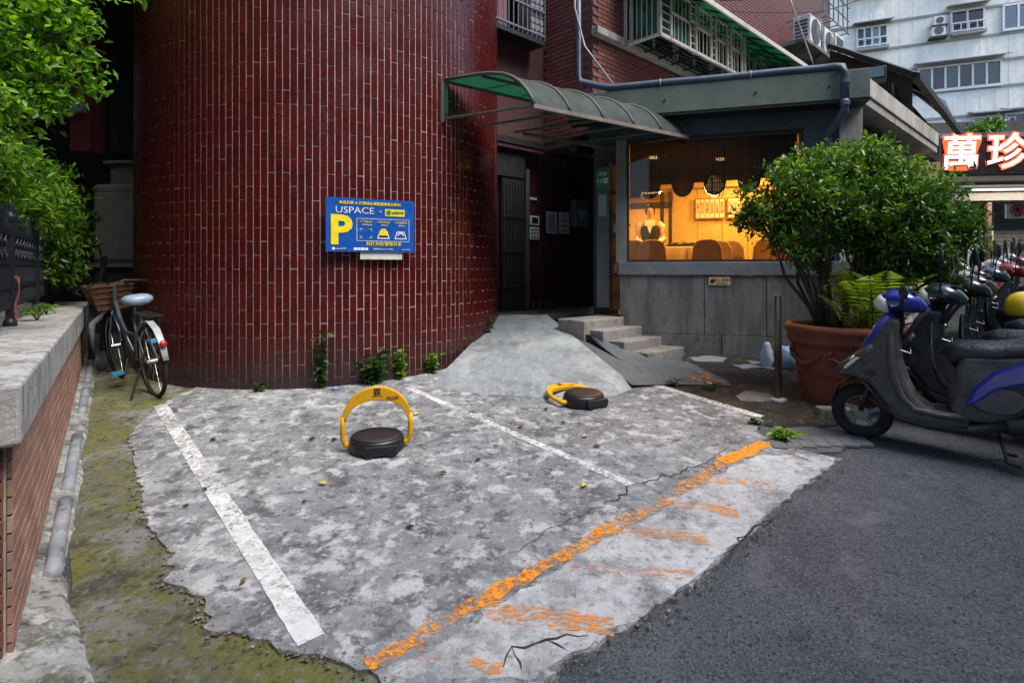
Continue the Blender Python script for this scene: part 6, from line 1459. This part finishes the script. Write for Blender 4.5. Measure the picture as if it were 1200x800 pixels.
# ------------------------------------------------------------------ garden shrubs and overhanging tree
def bush(name, label, centre, blobs, per, dens, leafL, mat, seed, stems, cat='shrub', wid=.42, spread=.07):
    r_ = np.random.RandomState(seed); t = thing(name, label, cat, tuple(centre)); tw = []; rbb = random.Random(seed)
    for (x, y, z, rad) in blobs:
        c = np.array([x, y, z])
        for k in range(int(dens*rad*rad/.07)):
            v = r_.normal(0, 1, 3); v /= np.linalg.norm(v); tw.append((tuple(c + v*rad*r_.uniform(.25, 1.1)), v*.5 + np.array([.15, -.35, -.15])))
    C, D, S, T = clump_leaves(r_, tw, per, spread, leafL)
    mkobj('crown', leaf_mesh('crown', C, D, S, S*wid, T), mat, t)
    base = Vector(centre)
    for (x, y, z, rad) in blobs[:stems]:
        e = Vector((x, y, z)); m_ = base.lerp(e, .5) + Vector((rbb.uniform(-.15,.1), rbb.uniform(-.1,.2), .35))
        MB().tube([base, base.lerp(m_, .5), m_, m_.lerp(e, .6), e], [.03,.024,.015,.008,.003], 6).build('trunk' if x == blobs[0][0] else 'limb', M_BARK, t, smooth=True)
        for q in range(4):
            g = e + Vector((rbb.gauss(0,1), rbb.gauss(0,1), rbb.gauss(0,.8))).normalized()*rad; MB().tube([m_.lerp(e, .5), e.lerp(g, .4), g], [.008,.006,.002], 5).build('twig', M_BARK, t)
    return t
def pt(u, v, y): q = at(u, v, y); return (q.x, q.y, q.z)
bush('feathery_shrub', 'bright feathery shrub spilling over the iron fence', PW @ Vector((1.6, .95, ZC1)), [pt(-30,190,3.9)+(.26,), pt(10,195,4.0)+(.24,), pt(12,228,4.2)+(.22,), pt(42,222,4.6)+(.22,), pt(46,246,4.8)+(.16,), pt(-10,232,3.9)+(.2,), pt(60,268,5.4)+(.17,), pt(66,225,5.2)+(.18,), pt(70,252,5.5)+(.18,), pt(28,182,4.4)+(.14,), pt(72,205,5.7)+(.14,), pt(-20,262,3.8)+(.12,)], 6.5, 100, .072, M_LEAFB, 21, 6, wid=.28, spread=.07)
bush('overhanging_tree', 'leafy tree branch hanging down over the planter wall', PW @ Vector((.9, 1.6, ZC1)), [pt(-20,60,2.9)+(.30,), pt(20,30,3.0)+(.26,), pt(40,85,3.0)+(.24,), pt(75,40,3.1)+(.20,), pt(70,95,3.1)+(.17,), pt(10,110,2.9)+(.22,), pt(95,20,3.2)+(.13,), pt(100,75,3.1)+(.09,), pt(116,98,3.15)+(.055,), pt(134,112,3.2)+(.04,), pt(85,-20,3.2)+(.22,), pt(30,-30,3.1)+(.3,), pt(45,130,3.0)+(.10,), pt(-30,130,2.8)+(.25,), pt(170,2,3.3)+(.04,), pt(183,6,3.3)+(.03,), pt(60,120,3.05)+(.09,), pt(-60,20,2.9)+(.4,)] + [(-3.6,3.6,4.3,.6), (-3.0,4.3,4.9,.65), (-4.3,4.4,4.8,.7), (-3.6,5.2,5.3,.7), (-4.6,5.6,5.2,.7), (-2.9,3.2,4.3,.5), (-4.6,3.4,4.4,.7), (-5.2,4.8,4.6,.7), (-3.9,6.3,5.4,.6)], 6.5, 72, .054, M_LEAFB, 22, 4, cat='tree', wid=.5, spread=.06)  # highest crown blobs, out of view, are added to shade the left side
bush('dark_shrub', 'dark leafy shrub at the far end of the iron fence', PW @ Vector((4.6, .9, ZC1)), [pt(80,285,6.2)+(.25,), pt(90,250,6.6)+(.25,), pt(78,320,5.9)+(.18,), pt(70,300,5.6)+(.2,)], 6, 100, .10, M_LEAFS, 23, 3, wid=.35)
for k, (s_, L) in enumerate([(2.9,.24),(3.6,.26)]):
    q = PW @ Vector((s_, .20, ZC1)); fern(q, 7, L, 'coping_fern', ['small green fern sprouting on the coping near the red ribbon', 'low green fern on the coping further along the fence'][k], M_LEAFB, 60+k, droop=1.3)

bush('rooftop_bush', 'dark green bush growing above the lit shop sign', at(1152, 162, 14.4), [pt(1145,158,14.4)+(.28,), pt(1160,154,14.5)+(.3,), pt(1136,163,14.4)+(.2,)], 6, 60, .14, M_LEAFS, 25, 2)
# ------------------------------------------------------------------ alley behind
M_ALLEY = surf('dark_brick_wall', (.05,.042,.04), [((.025,.022,.022), 1.5, .46, .62, .7), ((.09,.075,.065), 3, .56, .7, .5)], rough=.9, bump=.5, bscale=20, world=True)  # near-black brown base with darker and paler blotches
ah = thing('alley_building', 'dark building closing the alley behind the bicycle', 'building', (-6.5, 10, gz(10)))
MB().box(-12, -1.8, 10.6, 10.9, 0, 12).build('wall', M_ALLEY, ah)
MB(PW).box(-2.5, 12, 2.6, 2.9, 0, 10).build('wall', M_ALLEY, ah)
MB().box(-6.35, -6.05, 9.9, 10.2, 0, 11).build('pier', M_ALLEY, ah)
MB().box(-9.5, -3.2, 6.4, 10.6, 5.75, 6.0).build('added_shade_slab', M_ALLEY, ah)  # unseen slab added overhead to darken the alley
brq = tile_mesh(.2, .055, .012, 'brick', M_ALLEY, .002)
pier_x = at(147, 0, 9.3)
MB().box(pier_x.x-.25, pier_x.x+.35, 9.3, 9.6, 0, 11).build('pier', M_PMORT, ah)
for k in range(60):
    for j in range(3):
        xx = pier_x.x - .25 + .2*j + (.1 if k % 2 else 0)
        if xx + .2 < pier_x.x + .36: inst('brick', brq, ah, Matrix.Translation((xx+.1, 9.295, 2.2+.066*k)))
tk = thing('water_tank', 'grey cement coated tank with stepped neck in the alley', 'tank', tuple(at(135, 380, 8.0)))
M_TANK = surf('cement_tank', (.165,.16,.145), [((.10,.1,.09), 1.6, .46, .62, .6), ((.22,.215,.2), 4, .54, .7, .5)], rough=.9, bump=.4, bscale=25, world=True)
q = at(140, 315, 8.0); TM = frame((q.x, q.y, 0), (1, -.1))
MB(TM).box(-.43, .45, 0, .8, zat(308, 8), zat(222, 8)).build('body', M_TANK, tk, bevel=.06)
MB(TM).box(-.43, .45, 0, .8, zat(228, 8), zat(215, 8)).build('shoulder', M_TANK, tk, bevel=.05)
MB(TM).box(-.24, .45, .1, .7, zat(217, 8), zat(191, 8)).build('neck', M_TANK, tk, bevel=.02)
MB(TM).box(-.30, .47, .04, .76, zat(191, 8), zat(187, 8)).build('lid', M_TANK, tk, bevel=.008)
MB(TM).box(-.46, .5, -.02, .82, zat(313, 8), zat(308.2, 8)).build('base_slab', M_TANK, tk)
MB(TM).box(-.42, .44, .03, .78, gz(8), zat(313.2, 8)).build('plinth', M_ALLEY, tk)
duct = thing('metal_duct', 'tall grey green metal duct on the alley wall', 'duct', tuple(at(118, 180, 8.6)))
M_DUCT = surf('grey_green_metal', (.045,.058,.058), [((.03,.035,.035), 2, .5, .66, .6)], rough=.6, world=True)
q = at(118, 315, 8.6); DM2 = frame((q.x, q.y, 0), (1,-.1))
MB(DM2).box(-.21, .2, 0, .4, zat(142, 8.6), 9).build('upper_box', M_DUCT, duct, bevel=.01); MB(DM2).box(-.17, .24, .02, .38, zat(178, 8.6), zat(143, 8.6)).build('lower_box', M_DUCT, duct, bevel=.01)
MB(DM2).tube([(.05,-.03,zat(182,8.6)),(.05,-.03,9)], .018, 8).build('conduit', M_DARKM, duct)
rdx = thing('red_box', 'faded red metal box hanging on the alley wall', 'box', tuple(at(93, 178, 8.2)))
q = at(93, 315, 8.2); RM = frame((q.x, q.y, 0), (1,-.1))
MB(RM).box(-.16, .16, 0, .3, zat(177, 8.2), zat(20, 8.2)).build('case', surf('faded_red', (.20,.035,.045), [((.12,.03,.04), 3, .5, .66, .6)], rough=.6, world=True), rdx, bevel=.01)
wbx = tag(MB(RM).box(-.06, .14, -.12, -.01, zat(134, 8.2), zat(120, 8.2)).build('meter_case', plain('pale_meter', (.30,.36,.42), .5), bevel=.01), 'small pale meter case on the front of the faded red box', 'meter box')
tag(MB().tube([at(118,330,6.9), at(122,300,7.0), at(120,320,6.9)+Vector((0,0,-.9))], .03, 8).build('leaning_pipe', M_DARKM), 'dark pipe leaning beside the tank plinth', 'pipe')

# ------------------------------------------------------------------ bicycle
M_BFR = plain('silver_frame', (.16,.19,.22), .4, metal=.7); M_BBLK = plain('bike_black', (.02,.02,.022), .5); M_WICK = surf('brown_basket', (.10,.045,.025), [((.05,.025,.015), 14, .5, .66, .6)], rough=.8); M_CYAN = plain('cyan_pedal', (.04,.35,.55), .4)
bh_ = Vector((-.77, .64, 0)).normalized(); bo = onground(-3.25, 5.06)
bike = thing('bicycle', 'silver city bicycle with brown basket leaning in the alley', 'bicycle', tuple(bo), rot=(R(-6), R(-2.6), math.atan2(bh_.y, bh_.x)))
def BB(mb, name, mat, par=bike, **k): return mb.build(name, mat, par, local=True, **k)
for nm, xc in (('rear_wheel', 0), ('front_wheel', 1.06)):
    w = BB(MB().torus((xc,0,.33), (0,1,0), .305, .008, 40, 6), nm, M_CHROME)
    BB(MB().torus((xc,0,.33), (0,1,0), .322, .019, 40, 8), 'tyre', M_TYRE, w, smooth=True)
    BB(MB().tube([(xc,-.04,.33),(xc,.04,.33)], .022, 10), 'hub', M_CHROME, w)
    for k in range(18):
        a = 2*math.pi*k/18; BB(MB().tube([(xc+.02*math.cos(a+.6),(.02 if k%2 else -.02),.33+.02*math.sin(a+.6)), (xc+.305*math.cos(a),0,.33+.305*math.sin(a))], .0018, 4), 'spoke', M_CHROME, w)
BB(MB().ribbon([(.26,.58,.03,.003),(.12,.68,.03,.003),(-.05,.70,.03,.003),(-.20,.645,.03,.003),(-.31,.53,.028,.003),(-.365,.39,.024,.003)], 10), 'rear_mudguard', plain('white_mudguard', (.36,.38,.40), .4), smooth=True)
BB(MB().ribbon([(1.38,.50,.028,.003),(1.27,.62,.03,.003),(1.1,.69,.03,.003),(.92,.66,.03,.003),(.80,.55,.03,.003),(.74,.42,.026,.003)], 10), 'front_mudguard', M_BFR, smooth=True)
BB(MB().lathe([(.01,0),(.03,.006),(.03,.02),(.012,.026)], 12).build('r', None) and MB(Matrix.Translation((-.325,0,.53)) @ Matrix.Rotation(R(-70), 4, 'Y')).lathe([(.01,0),(.03,.006),(.03,.02),(.012,.026)], 14), 'tail_reflector', M_TAIL, smooth=True)
bpy.data.objects.remove(bpy.data.objects['r'])
for s_ in (-1, 1):
    BB(MB().tube([(0,s_*.05,.33),(.44,s_*.03,.30)], .009, 6), 'chain_stay', M_BFR); BB(MB().tube([(0,s_*.05,.33),(.34,s_*.03,.72)], .008, 6), 'seat_stay', M_BFR)
    BB(MB().tube([(1.06,s_*.05,.33),(1.0,s_*.045,.5),(.93,s_*.03,.70)], .011, 6), 'fork_blade', M_CHROME, smooth=True)
    BB(MB().tube([(.44,s_*.07,.30),(.44+s_*.08,s_*.075,.30-s_*.14)], .009, 6), 'crank', M_CHROME)
    BB(MB().box(.40+s_*.08,.50+s_*.08,min(s_*.09,s_*.19),max(s_*.09,s_*.19),.288-s_*.14,.312-s_*.14), 'pedal', M_CYAN)
    BB(MB().tube([(.93,s_*.03,.98),(.92,s_*.10,1.005),(.86,s_*.18,1.0),(.76,s_*.235,.99)], .011, 8), 'handlebar', M_CHROME, smooth=True)
    BB(MB().tube([(.82,s_*.20,.995),(.70,s_*.25,.985)], .016, 8), 'grip', M_BBLK)
    BB(MB().tube([(.88,s_*.18,.985),(.93,s_*.24,.975),(.84,s_*.30,.965)], .005, 5), 'brake_lever', M_CHROME)
BB(MB().tube([(.93,0,.70),(.90,0,.86),(.88,0,.97)], .018, 8), 'head_tube', M_BFR); BB(MB().tube([(.90,0,.80),(.72,0,.50),(.44,0,.30)], .018, 8), 'down_tube', M_BFR, smooth=True)
BB(MB().tube([(.44,0,.30),(.31,0,.80)], .016, 8), 'seat_tube', M_BFR); BB(MB().tube([(.91,0,.74),(.66,0,.52),(.38,0,.52)], .015, 8), 'top_tube', M_BFR, smooth=True)
BB(MB().ribbon([(.14,.85,.04,.03),(.17,.86,.10,.04),(.24,.865,.115,.04),(.32,.86,.07,.035),(.42,.855,.028,.025),(.46,.85,.012,.012)], 14), 'saddle', M_BBLK, smooth=True)
BB(MB().ribbon([(.125,.862,.05,.036),(.17,.872,.115,.046),(.25,.878,.125,.046),(.34,.87,.08,.04),(.40,.866,.05,.034)], 14), 'saddle_cover', plain('pale_plastic_cover', (.26,.36,.46), .3), smooth=True)
for s_ in (-1,1): BB(MB().tube([(-.22,s_*.06,.76),(.25,s_*.05,.76)], .006, 5), 'rack_rail', M_BBLK); BB(MB().tube([(0,s_*.06,.34),(-.12,s_*.06,.75)], .006, 5), 'rack_strut', M_BBLK)
for x in (-.2,-.08,.04,.16): BB(MB().tube([(x,-.06,.762),(x,.06,.762)], .005, 5), 'rack_bar', M_BBLK)
BB(MB().tube([(.05,.08,.28),(-.0,.20,.005)], .010, 6), 'kickstand', M_BBLK)
bk_ = BB(MB().add([(.98,-.13,.70),(1.20,-.13,.70),(1.20,.13,.70),(.98,.13,.70),(.95,-.19,.95),(1.28,-.19,.95),(1.28,.19,.95),(.95,.19,.95)], [(0,3,2,1),(0,1,5,4),(1,2,6,5),(2,3,7,6),(3,0,4,7)]), 'basket', M_WICK)
for z, a in ((.72,.135),(.78,.15),(.84,.163),(.90,.178),(.95,.192)):
    e = (z-.70)/.25; x0, x1 = .98-.03*e-.006, 1.20+.08*e+.006
    BB(MB().tube([(x0,-a,z),(x1,-a,z),(x1,a,z),(x0,a,z),(x0,-a,z)], .006, 5), 'weave', M_WICK, bk_)
BB(MB(Matrix.Translation((.44,.045,.30)) @ Matrix.Rotation(R(90), 4, 'X')).lathe([(.085,-.002),(.085,.002)], 24), 'chainring', M_BBLK)

# ------------------------------------------------------------------ parking locks
M_LOCKY = surf('lock_yellow', (.74,.38,.008), [((.6,.3,.01), 4, .5, .68, .5), ((.35,.18,.02), 11, .63, .72, .5)], rough=.42, bump=.1); M_LOCKB = plain('lock_black', (.012,.013,.017), .35); M_LOCKT = plain('lock_top_brown', (.022,.015,.015), .55)
def lock(label, loc, yaw, fold, wtext):
    t = thing('parking_lock', label, 'parking lock', tuple(loc), rot=(math.atan(SLOPE)*.9, 0, yaw), group='parking locks on the bays')
    def L(mb, name, mat, par=t, **k): return mb.build(name, mat, par, local=True, **k)
    ell = Matrix.Diagonal((1.0, .86, 1, 1))
    L(MB(ell).lathe([(.180,0),(.186,.02),(.186,.06),(.180,.085),(.168,.098)], 40), 'base', M_LOCKB, smooth=True)
    L(MB(ell).lathe([(.170,.0975),(.160,.106),(.12,.112),(.04,.114),(.002,.114)], 40), 'cap', M_LOCKT, smooth=True)
    L(MB().box(-.085,.135,-.172,-.135,.012,.078), 'front_face', M_LOCKB, bevel=.012)
    for x in (-.05, .09): L(MB().box(x-.02,x+.02,-.180,-.171,.004,.022), 'bolt_tab', M_LOCKB, bevel=.004)
    # arm: flat crescent plate with tube legs, built upright about its hinge line
    ar = bpy.data.objects.new('arm', None)
    RA = Matrix.Translation((0, 0, .035)) @ Matrix.Rotation(fold, 4, 'X')
    N = 40; vs_ = []; hw = .222
    for i in range(N+1):
        a = math.radians(8 + 164*i/N); s_ = math.sin(a)
        ox, oz = hw*math.cos(a)*1.04, .165 + .235*math.sin(a)
        ix, iz = hw*.90*math.cos(a), .165 + .235*math.sin(a) - (.020 + .072*max(0, math.sin(a))**1.6)
        for y in (-.018, .018): vs_ += [(ox, y, oz), (ix, y, iz)]
    fs = []
    for i in range(N):
        b = i*4; c = b+4
        fs += [(b, b+1, c+1, c), (b+2, c+2, c+3, b+3), (b, c, c+2, b+2), (b+1, b+3, c+3, c+1)]
    fs += [(0,2,3,1), (N*4, N*4+1, N*4+3, N*4+2)]
    arm = L(MB(RA).add(vs_, fs), 'arm', M_LOCKY, bevel=.005)
    for s_ in (-1, 1):
        L(MB(RA).tube([(s_*.222,0,.205),(s_*.226,0,.13),(s_*.222,0,.05),(s_*.208,0,.012),(s_*.175,0,.0),(s_*.15,0,0)], .019, 10), 'arm_leg', M_LOCKY, arm, smooth=True)
    tm = RA @ textframe((0, -.0195, .352), (1,0,0), (0,0,1))
    L(MB(RA).box(-.02,.02,-.0215,-.0181,.352,.392), 'logo_square', M_BLK, arm, bevel=.003)
    text('U', .034, RA @ textframe((0,-.0222,.372), (1,0,0), (0,0,1)), M_LOCKY, arm, local=True, depth=.0006)
    text('USPACE', .019, RA @ textframe((0,-.0188,.339), (1,0,0), (0,0,1)), M_BLK, arm, local=True, depth=.0006)
    text(wtext, .030, RA @ textframe((.105,-.0188,.318), (1,0,.08), (-.08,0,1)), M_BLK, arm, local=True, depth=.0006, offset=.0006)
    return t
lock('raised yellow parking lock with arched arm on a black base', onground(-.925, 3.80, .022), R(14), R(0), 'P2220')
lock('folded yellow parking lock lying flat around its black base', onground(.615, 4.77, .022), R(30), R(-86), 'P2221')

# ------------------------------------------------------------------ weeds and litter
def weed(label, base, n, h, spread, L, seed, mat=M_LEAFW, wid=.5, name='weed'):
    r_ = np.random.RandomState(seed); t = thing(name, label, 'weed', tuple(base)); C, D, S, T = [], [], [], []
    for k in range(n):
        a = r_.uniform(0, 2*math.pi); hh = h*r_.uniform(.5, 1.05); e = Vector((base[0] + spread*math.cos(a)*r_.uniform(.2, 1), base[1] + spread*.5*math.sin(a) - .01, base[2] + hh))
        MB().tube([tuple(base), tuple(Vector(base).lerp(e, .5) + Vector((0,0,.02))), tuple(e)], [.004,.003,.0015], 4).build('stem', M_LEAFW, t)
        for i in range(9):
            p = Vector(base).lerp(e, .15 + .85*i/8); aa = r_.uniform(0, 2*math.pi)
            C.append(tuple(p)); D.append((math.cos(aa), math.sin(aa)*.7 - .4, r_.uniform(-.3, .4))); S.append(L*r_.uniform(.55, 1.15)); T.append(r_.uniform(.1, .9))
    C, D, S, T = map(np.array, (C, D, S, T)); mkobj('leaves', leaf_mesh('leaves', C, D, S, S*wid, T), mat, t); return t
def tb_(u, z=.02):      # foot of the tower wall at photo column u
    al = math.atan((u-600)/F); ca = math.atan2(TC.x, TC.y); d = math.hypot(TC.x, TC.y); de = al - ca
    q = d*math.cos(de) - math.sqrt(max(0, TR*TR - (d*math.sin(de))**2)) - .05
    return onground(q*math.sin(al), q*math.cos(al), z)
weed('tall leafy weed climbing the maroon tiles', tb_(376), 11, .54, .08, .075, 41)
weed('bushy dark weed at the foot of the tower below the sign', tb_(437), 22, .30, .20, .10, 42, wid=.42)
weed('upright pale weed beside the bushy weed at the tower foot', tb_(470), 10, .28, .07, .06, 43, mat=M_LEAFB)
weed('light green weed where the tower meets the ramp', tb_(506), 11, .22, .12, .06, 44, mat=M_LEAFB)
weed('dark weed growing beside the ramp against the tower', Vector((-.32, 6.72, .70)), 8, .30, .10, .07, 45)
weed('tiny low weed at the left foot of the tower', tb_(303), 6, .07, .08, .05, 46)
weed('small weed tuft at the edge of the dark ramp flare', G(790,453,.02), 7, .05, .12, .04, 47)
weed('flat weed tuft between ramp flare and slab edge', G(832,457,.02), 7, .06, .14, .04, 48)
weed('bright weed tuft growing by the drain cover', G(918,517,.02), 12, .07, .12, .06, 49, mat=M_LEAFB)
weed('small weed at the dirt edge near the pot foot', G(884,500,.02), 6, .05, .08, .045, 50)
M_LFY = plain('yellow_leaf', (.62,.50,.04), .6); M_LFB = plain('brown_leaf', (.16,.08,.03), .8); M_LFO = plain('dark_leaf', (.05,.04,.03), .9)
rl = random.Random(12)
def fallen(u, v, mat, L, label, grp):
    p = G(u, v, .032); a = rl.uniform(0, 6.28); d = Vector((math.cos(a), math.sin(a), 0)); n = Vector((-d.y, d.x, 0))
    pts = [p - d*L*.5, p - d*L*.1 + n*L*.28 + Vector((0,0,.008)), p + d*L*.3 + n*L*.2 + Vector((0,0,.012)), p + d*L*.55 + Vector((0,0,.004)), p + d*L*.3 - n*L*.2 + Vector((0,0,.010)), p - d*L*.1 - n*L*.28 + Vector((0,0,.012)), p + Vector((0,0,-.002))]
    o = MB().add(pts, [(0,1,6),(1,2,6),(2,3,6),(3,4,6),(4,5,6),(5,0,6)]).build('fallen_leaf', mat)
    s_ = o.modifiers.new('thick', 'SOLIDIFY'); s_.thickness = .0015
    tag(o, label, 'leaf', grp)
for u, v in [(378,573),(686,516),(685,575),(488,490)]: fallen(u, v, M_LFY, .055, 'fallen yellow leaf on the concrete slab', 'yellow leaves on the slab')
for u, v in [(205,485),(250,520),(217,600),(240,580),(285,690),(365,520),(392,520),(356,595),(560,545),(610,505),(700,528),(480,625),(520,560),(660,500),(640,484),(705,484)]: fallen(u, v, rl.choice([M_LFB, M_LFB, M_LFO]), rl.uniform(.03,.06), 'fallen brown leaf on the concrete slab', 'brown leaves on the slab')
# loose grit along slab edges and in the dirt: too fine to count
C = []
for k in range(700):
    q = rl.random()
    if q < .45: i = rl.randrange(len(left)-1); a, b = left[i], left[i+1]; t = rl.random(); p = G(a[0]+(b[0]-a[0])*t + rl.gauss(0,8), a[1]+(b[1]-a[1])*t + rl.gauss(0,6))
    elif q < .8: p = G(rl.uniform(790,1000), rl.uniform(425,505))
    else: i = rl.randrange(len(right)-1); a, b = right[i], right[i+1]; t = rl.random(); p = G(a[0]+(b[0]-a[0])*t + abs(rl.gauss(0,14)), a[1]+(b[1]-a[1])*t + rl.gauss(0,8))
    C.append((p, rl.uniform(.003, .011)))
mb = MB()
for p, r_ in C:
    j = [rl.uniform(.6, 1.3) for _ in range(6)]
    mb.add([p+Vector((r_*j[0],0,.018)), p+Vector((0,r_*j[1],.018)), p+Vector((-r_*j[2],0,.018)), p+Vector((0,-r_*j[3],.018)), p+Vector((0,0,.018+r_*j[4])), p+Vector((0,0,.012))], [(0,1,4),(1,2,4),(2,3,4),(3,0,4),(1,0,5),(2,1,5),(3,2,5),(0,3,5)])
o = mb.build('grit', surf('grit_grey', (.20,.17,.13), [((.07,.05,.04), 30, .45, .6, .9), ((.5,.48,.45), 25, .58, .7, .8)], rough=.95)); o['kind'] = 'stuff'; o['label'] = 'loose grit and dry leaf crumbs along the slab edge'
tag(MB(Matrix.Translation(tb_(396,.0)+Vector((0,-.08,.03)))).lathe([(.005,-.02),(.03,-.012),(.035,.0),(.02,.015),(.003,.02)], 7).build('plastic_scrap', plain('blue_scrap', (.16,.26,.5), .4)), 'crumpled blue plastic scrap between the weeds at the tower foot', 'litter')
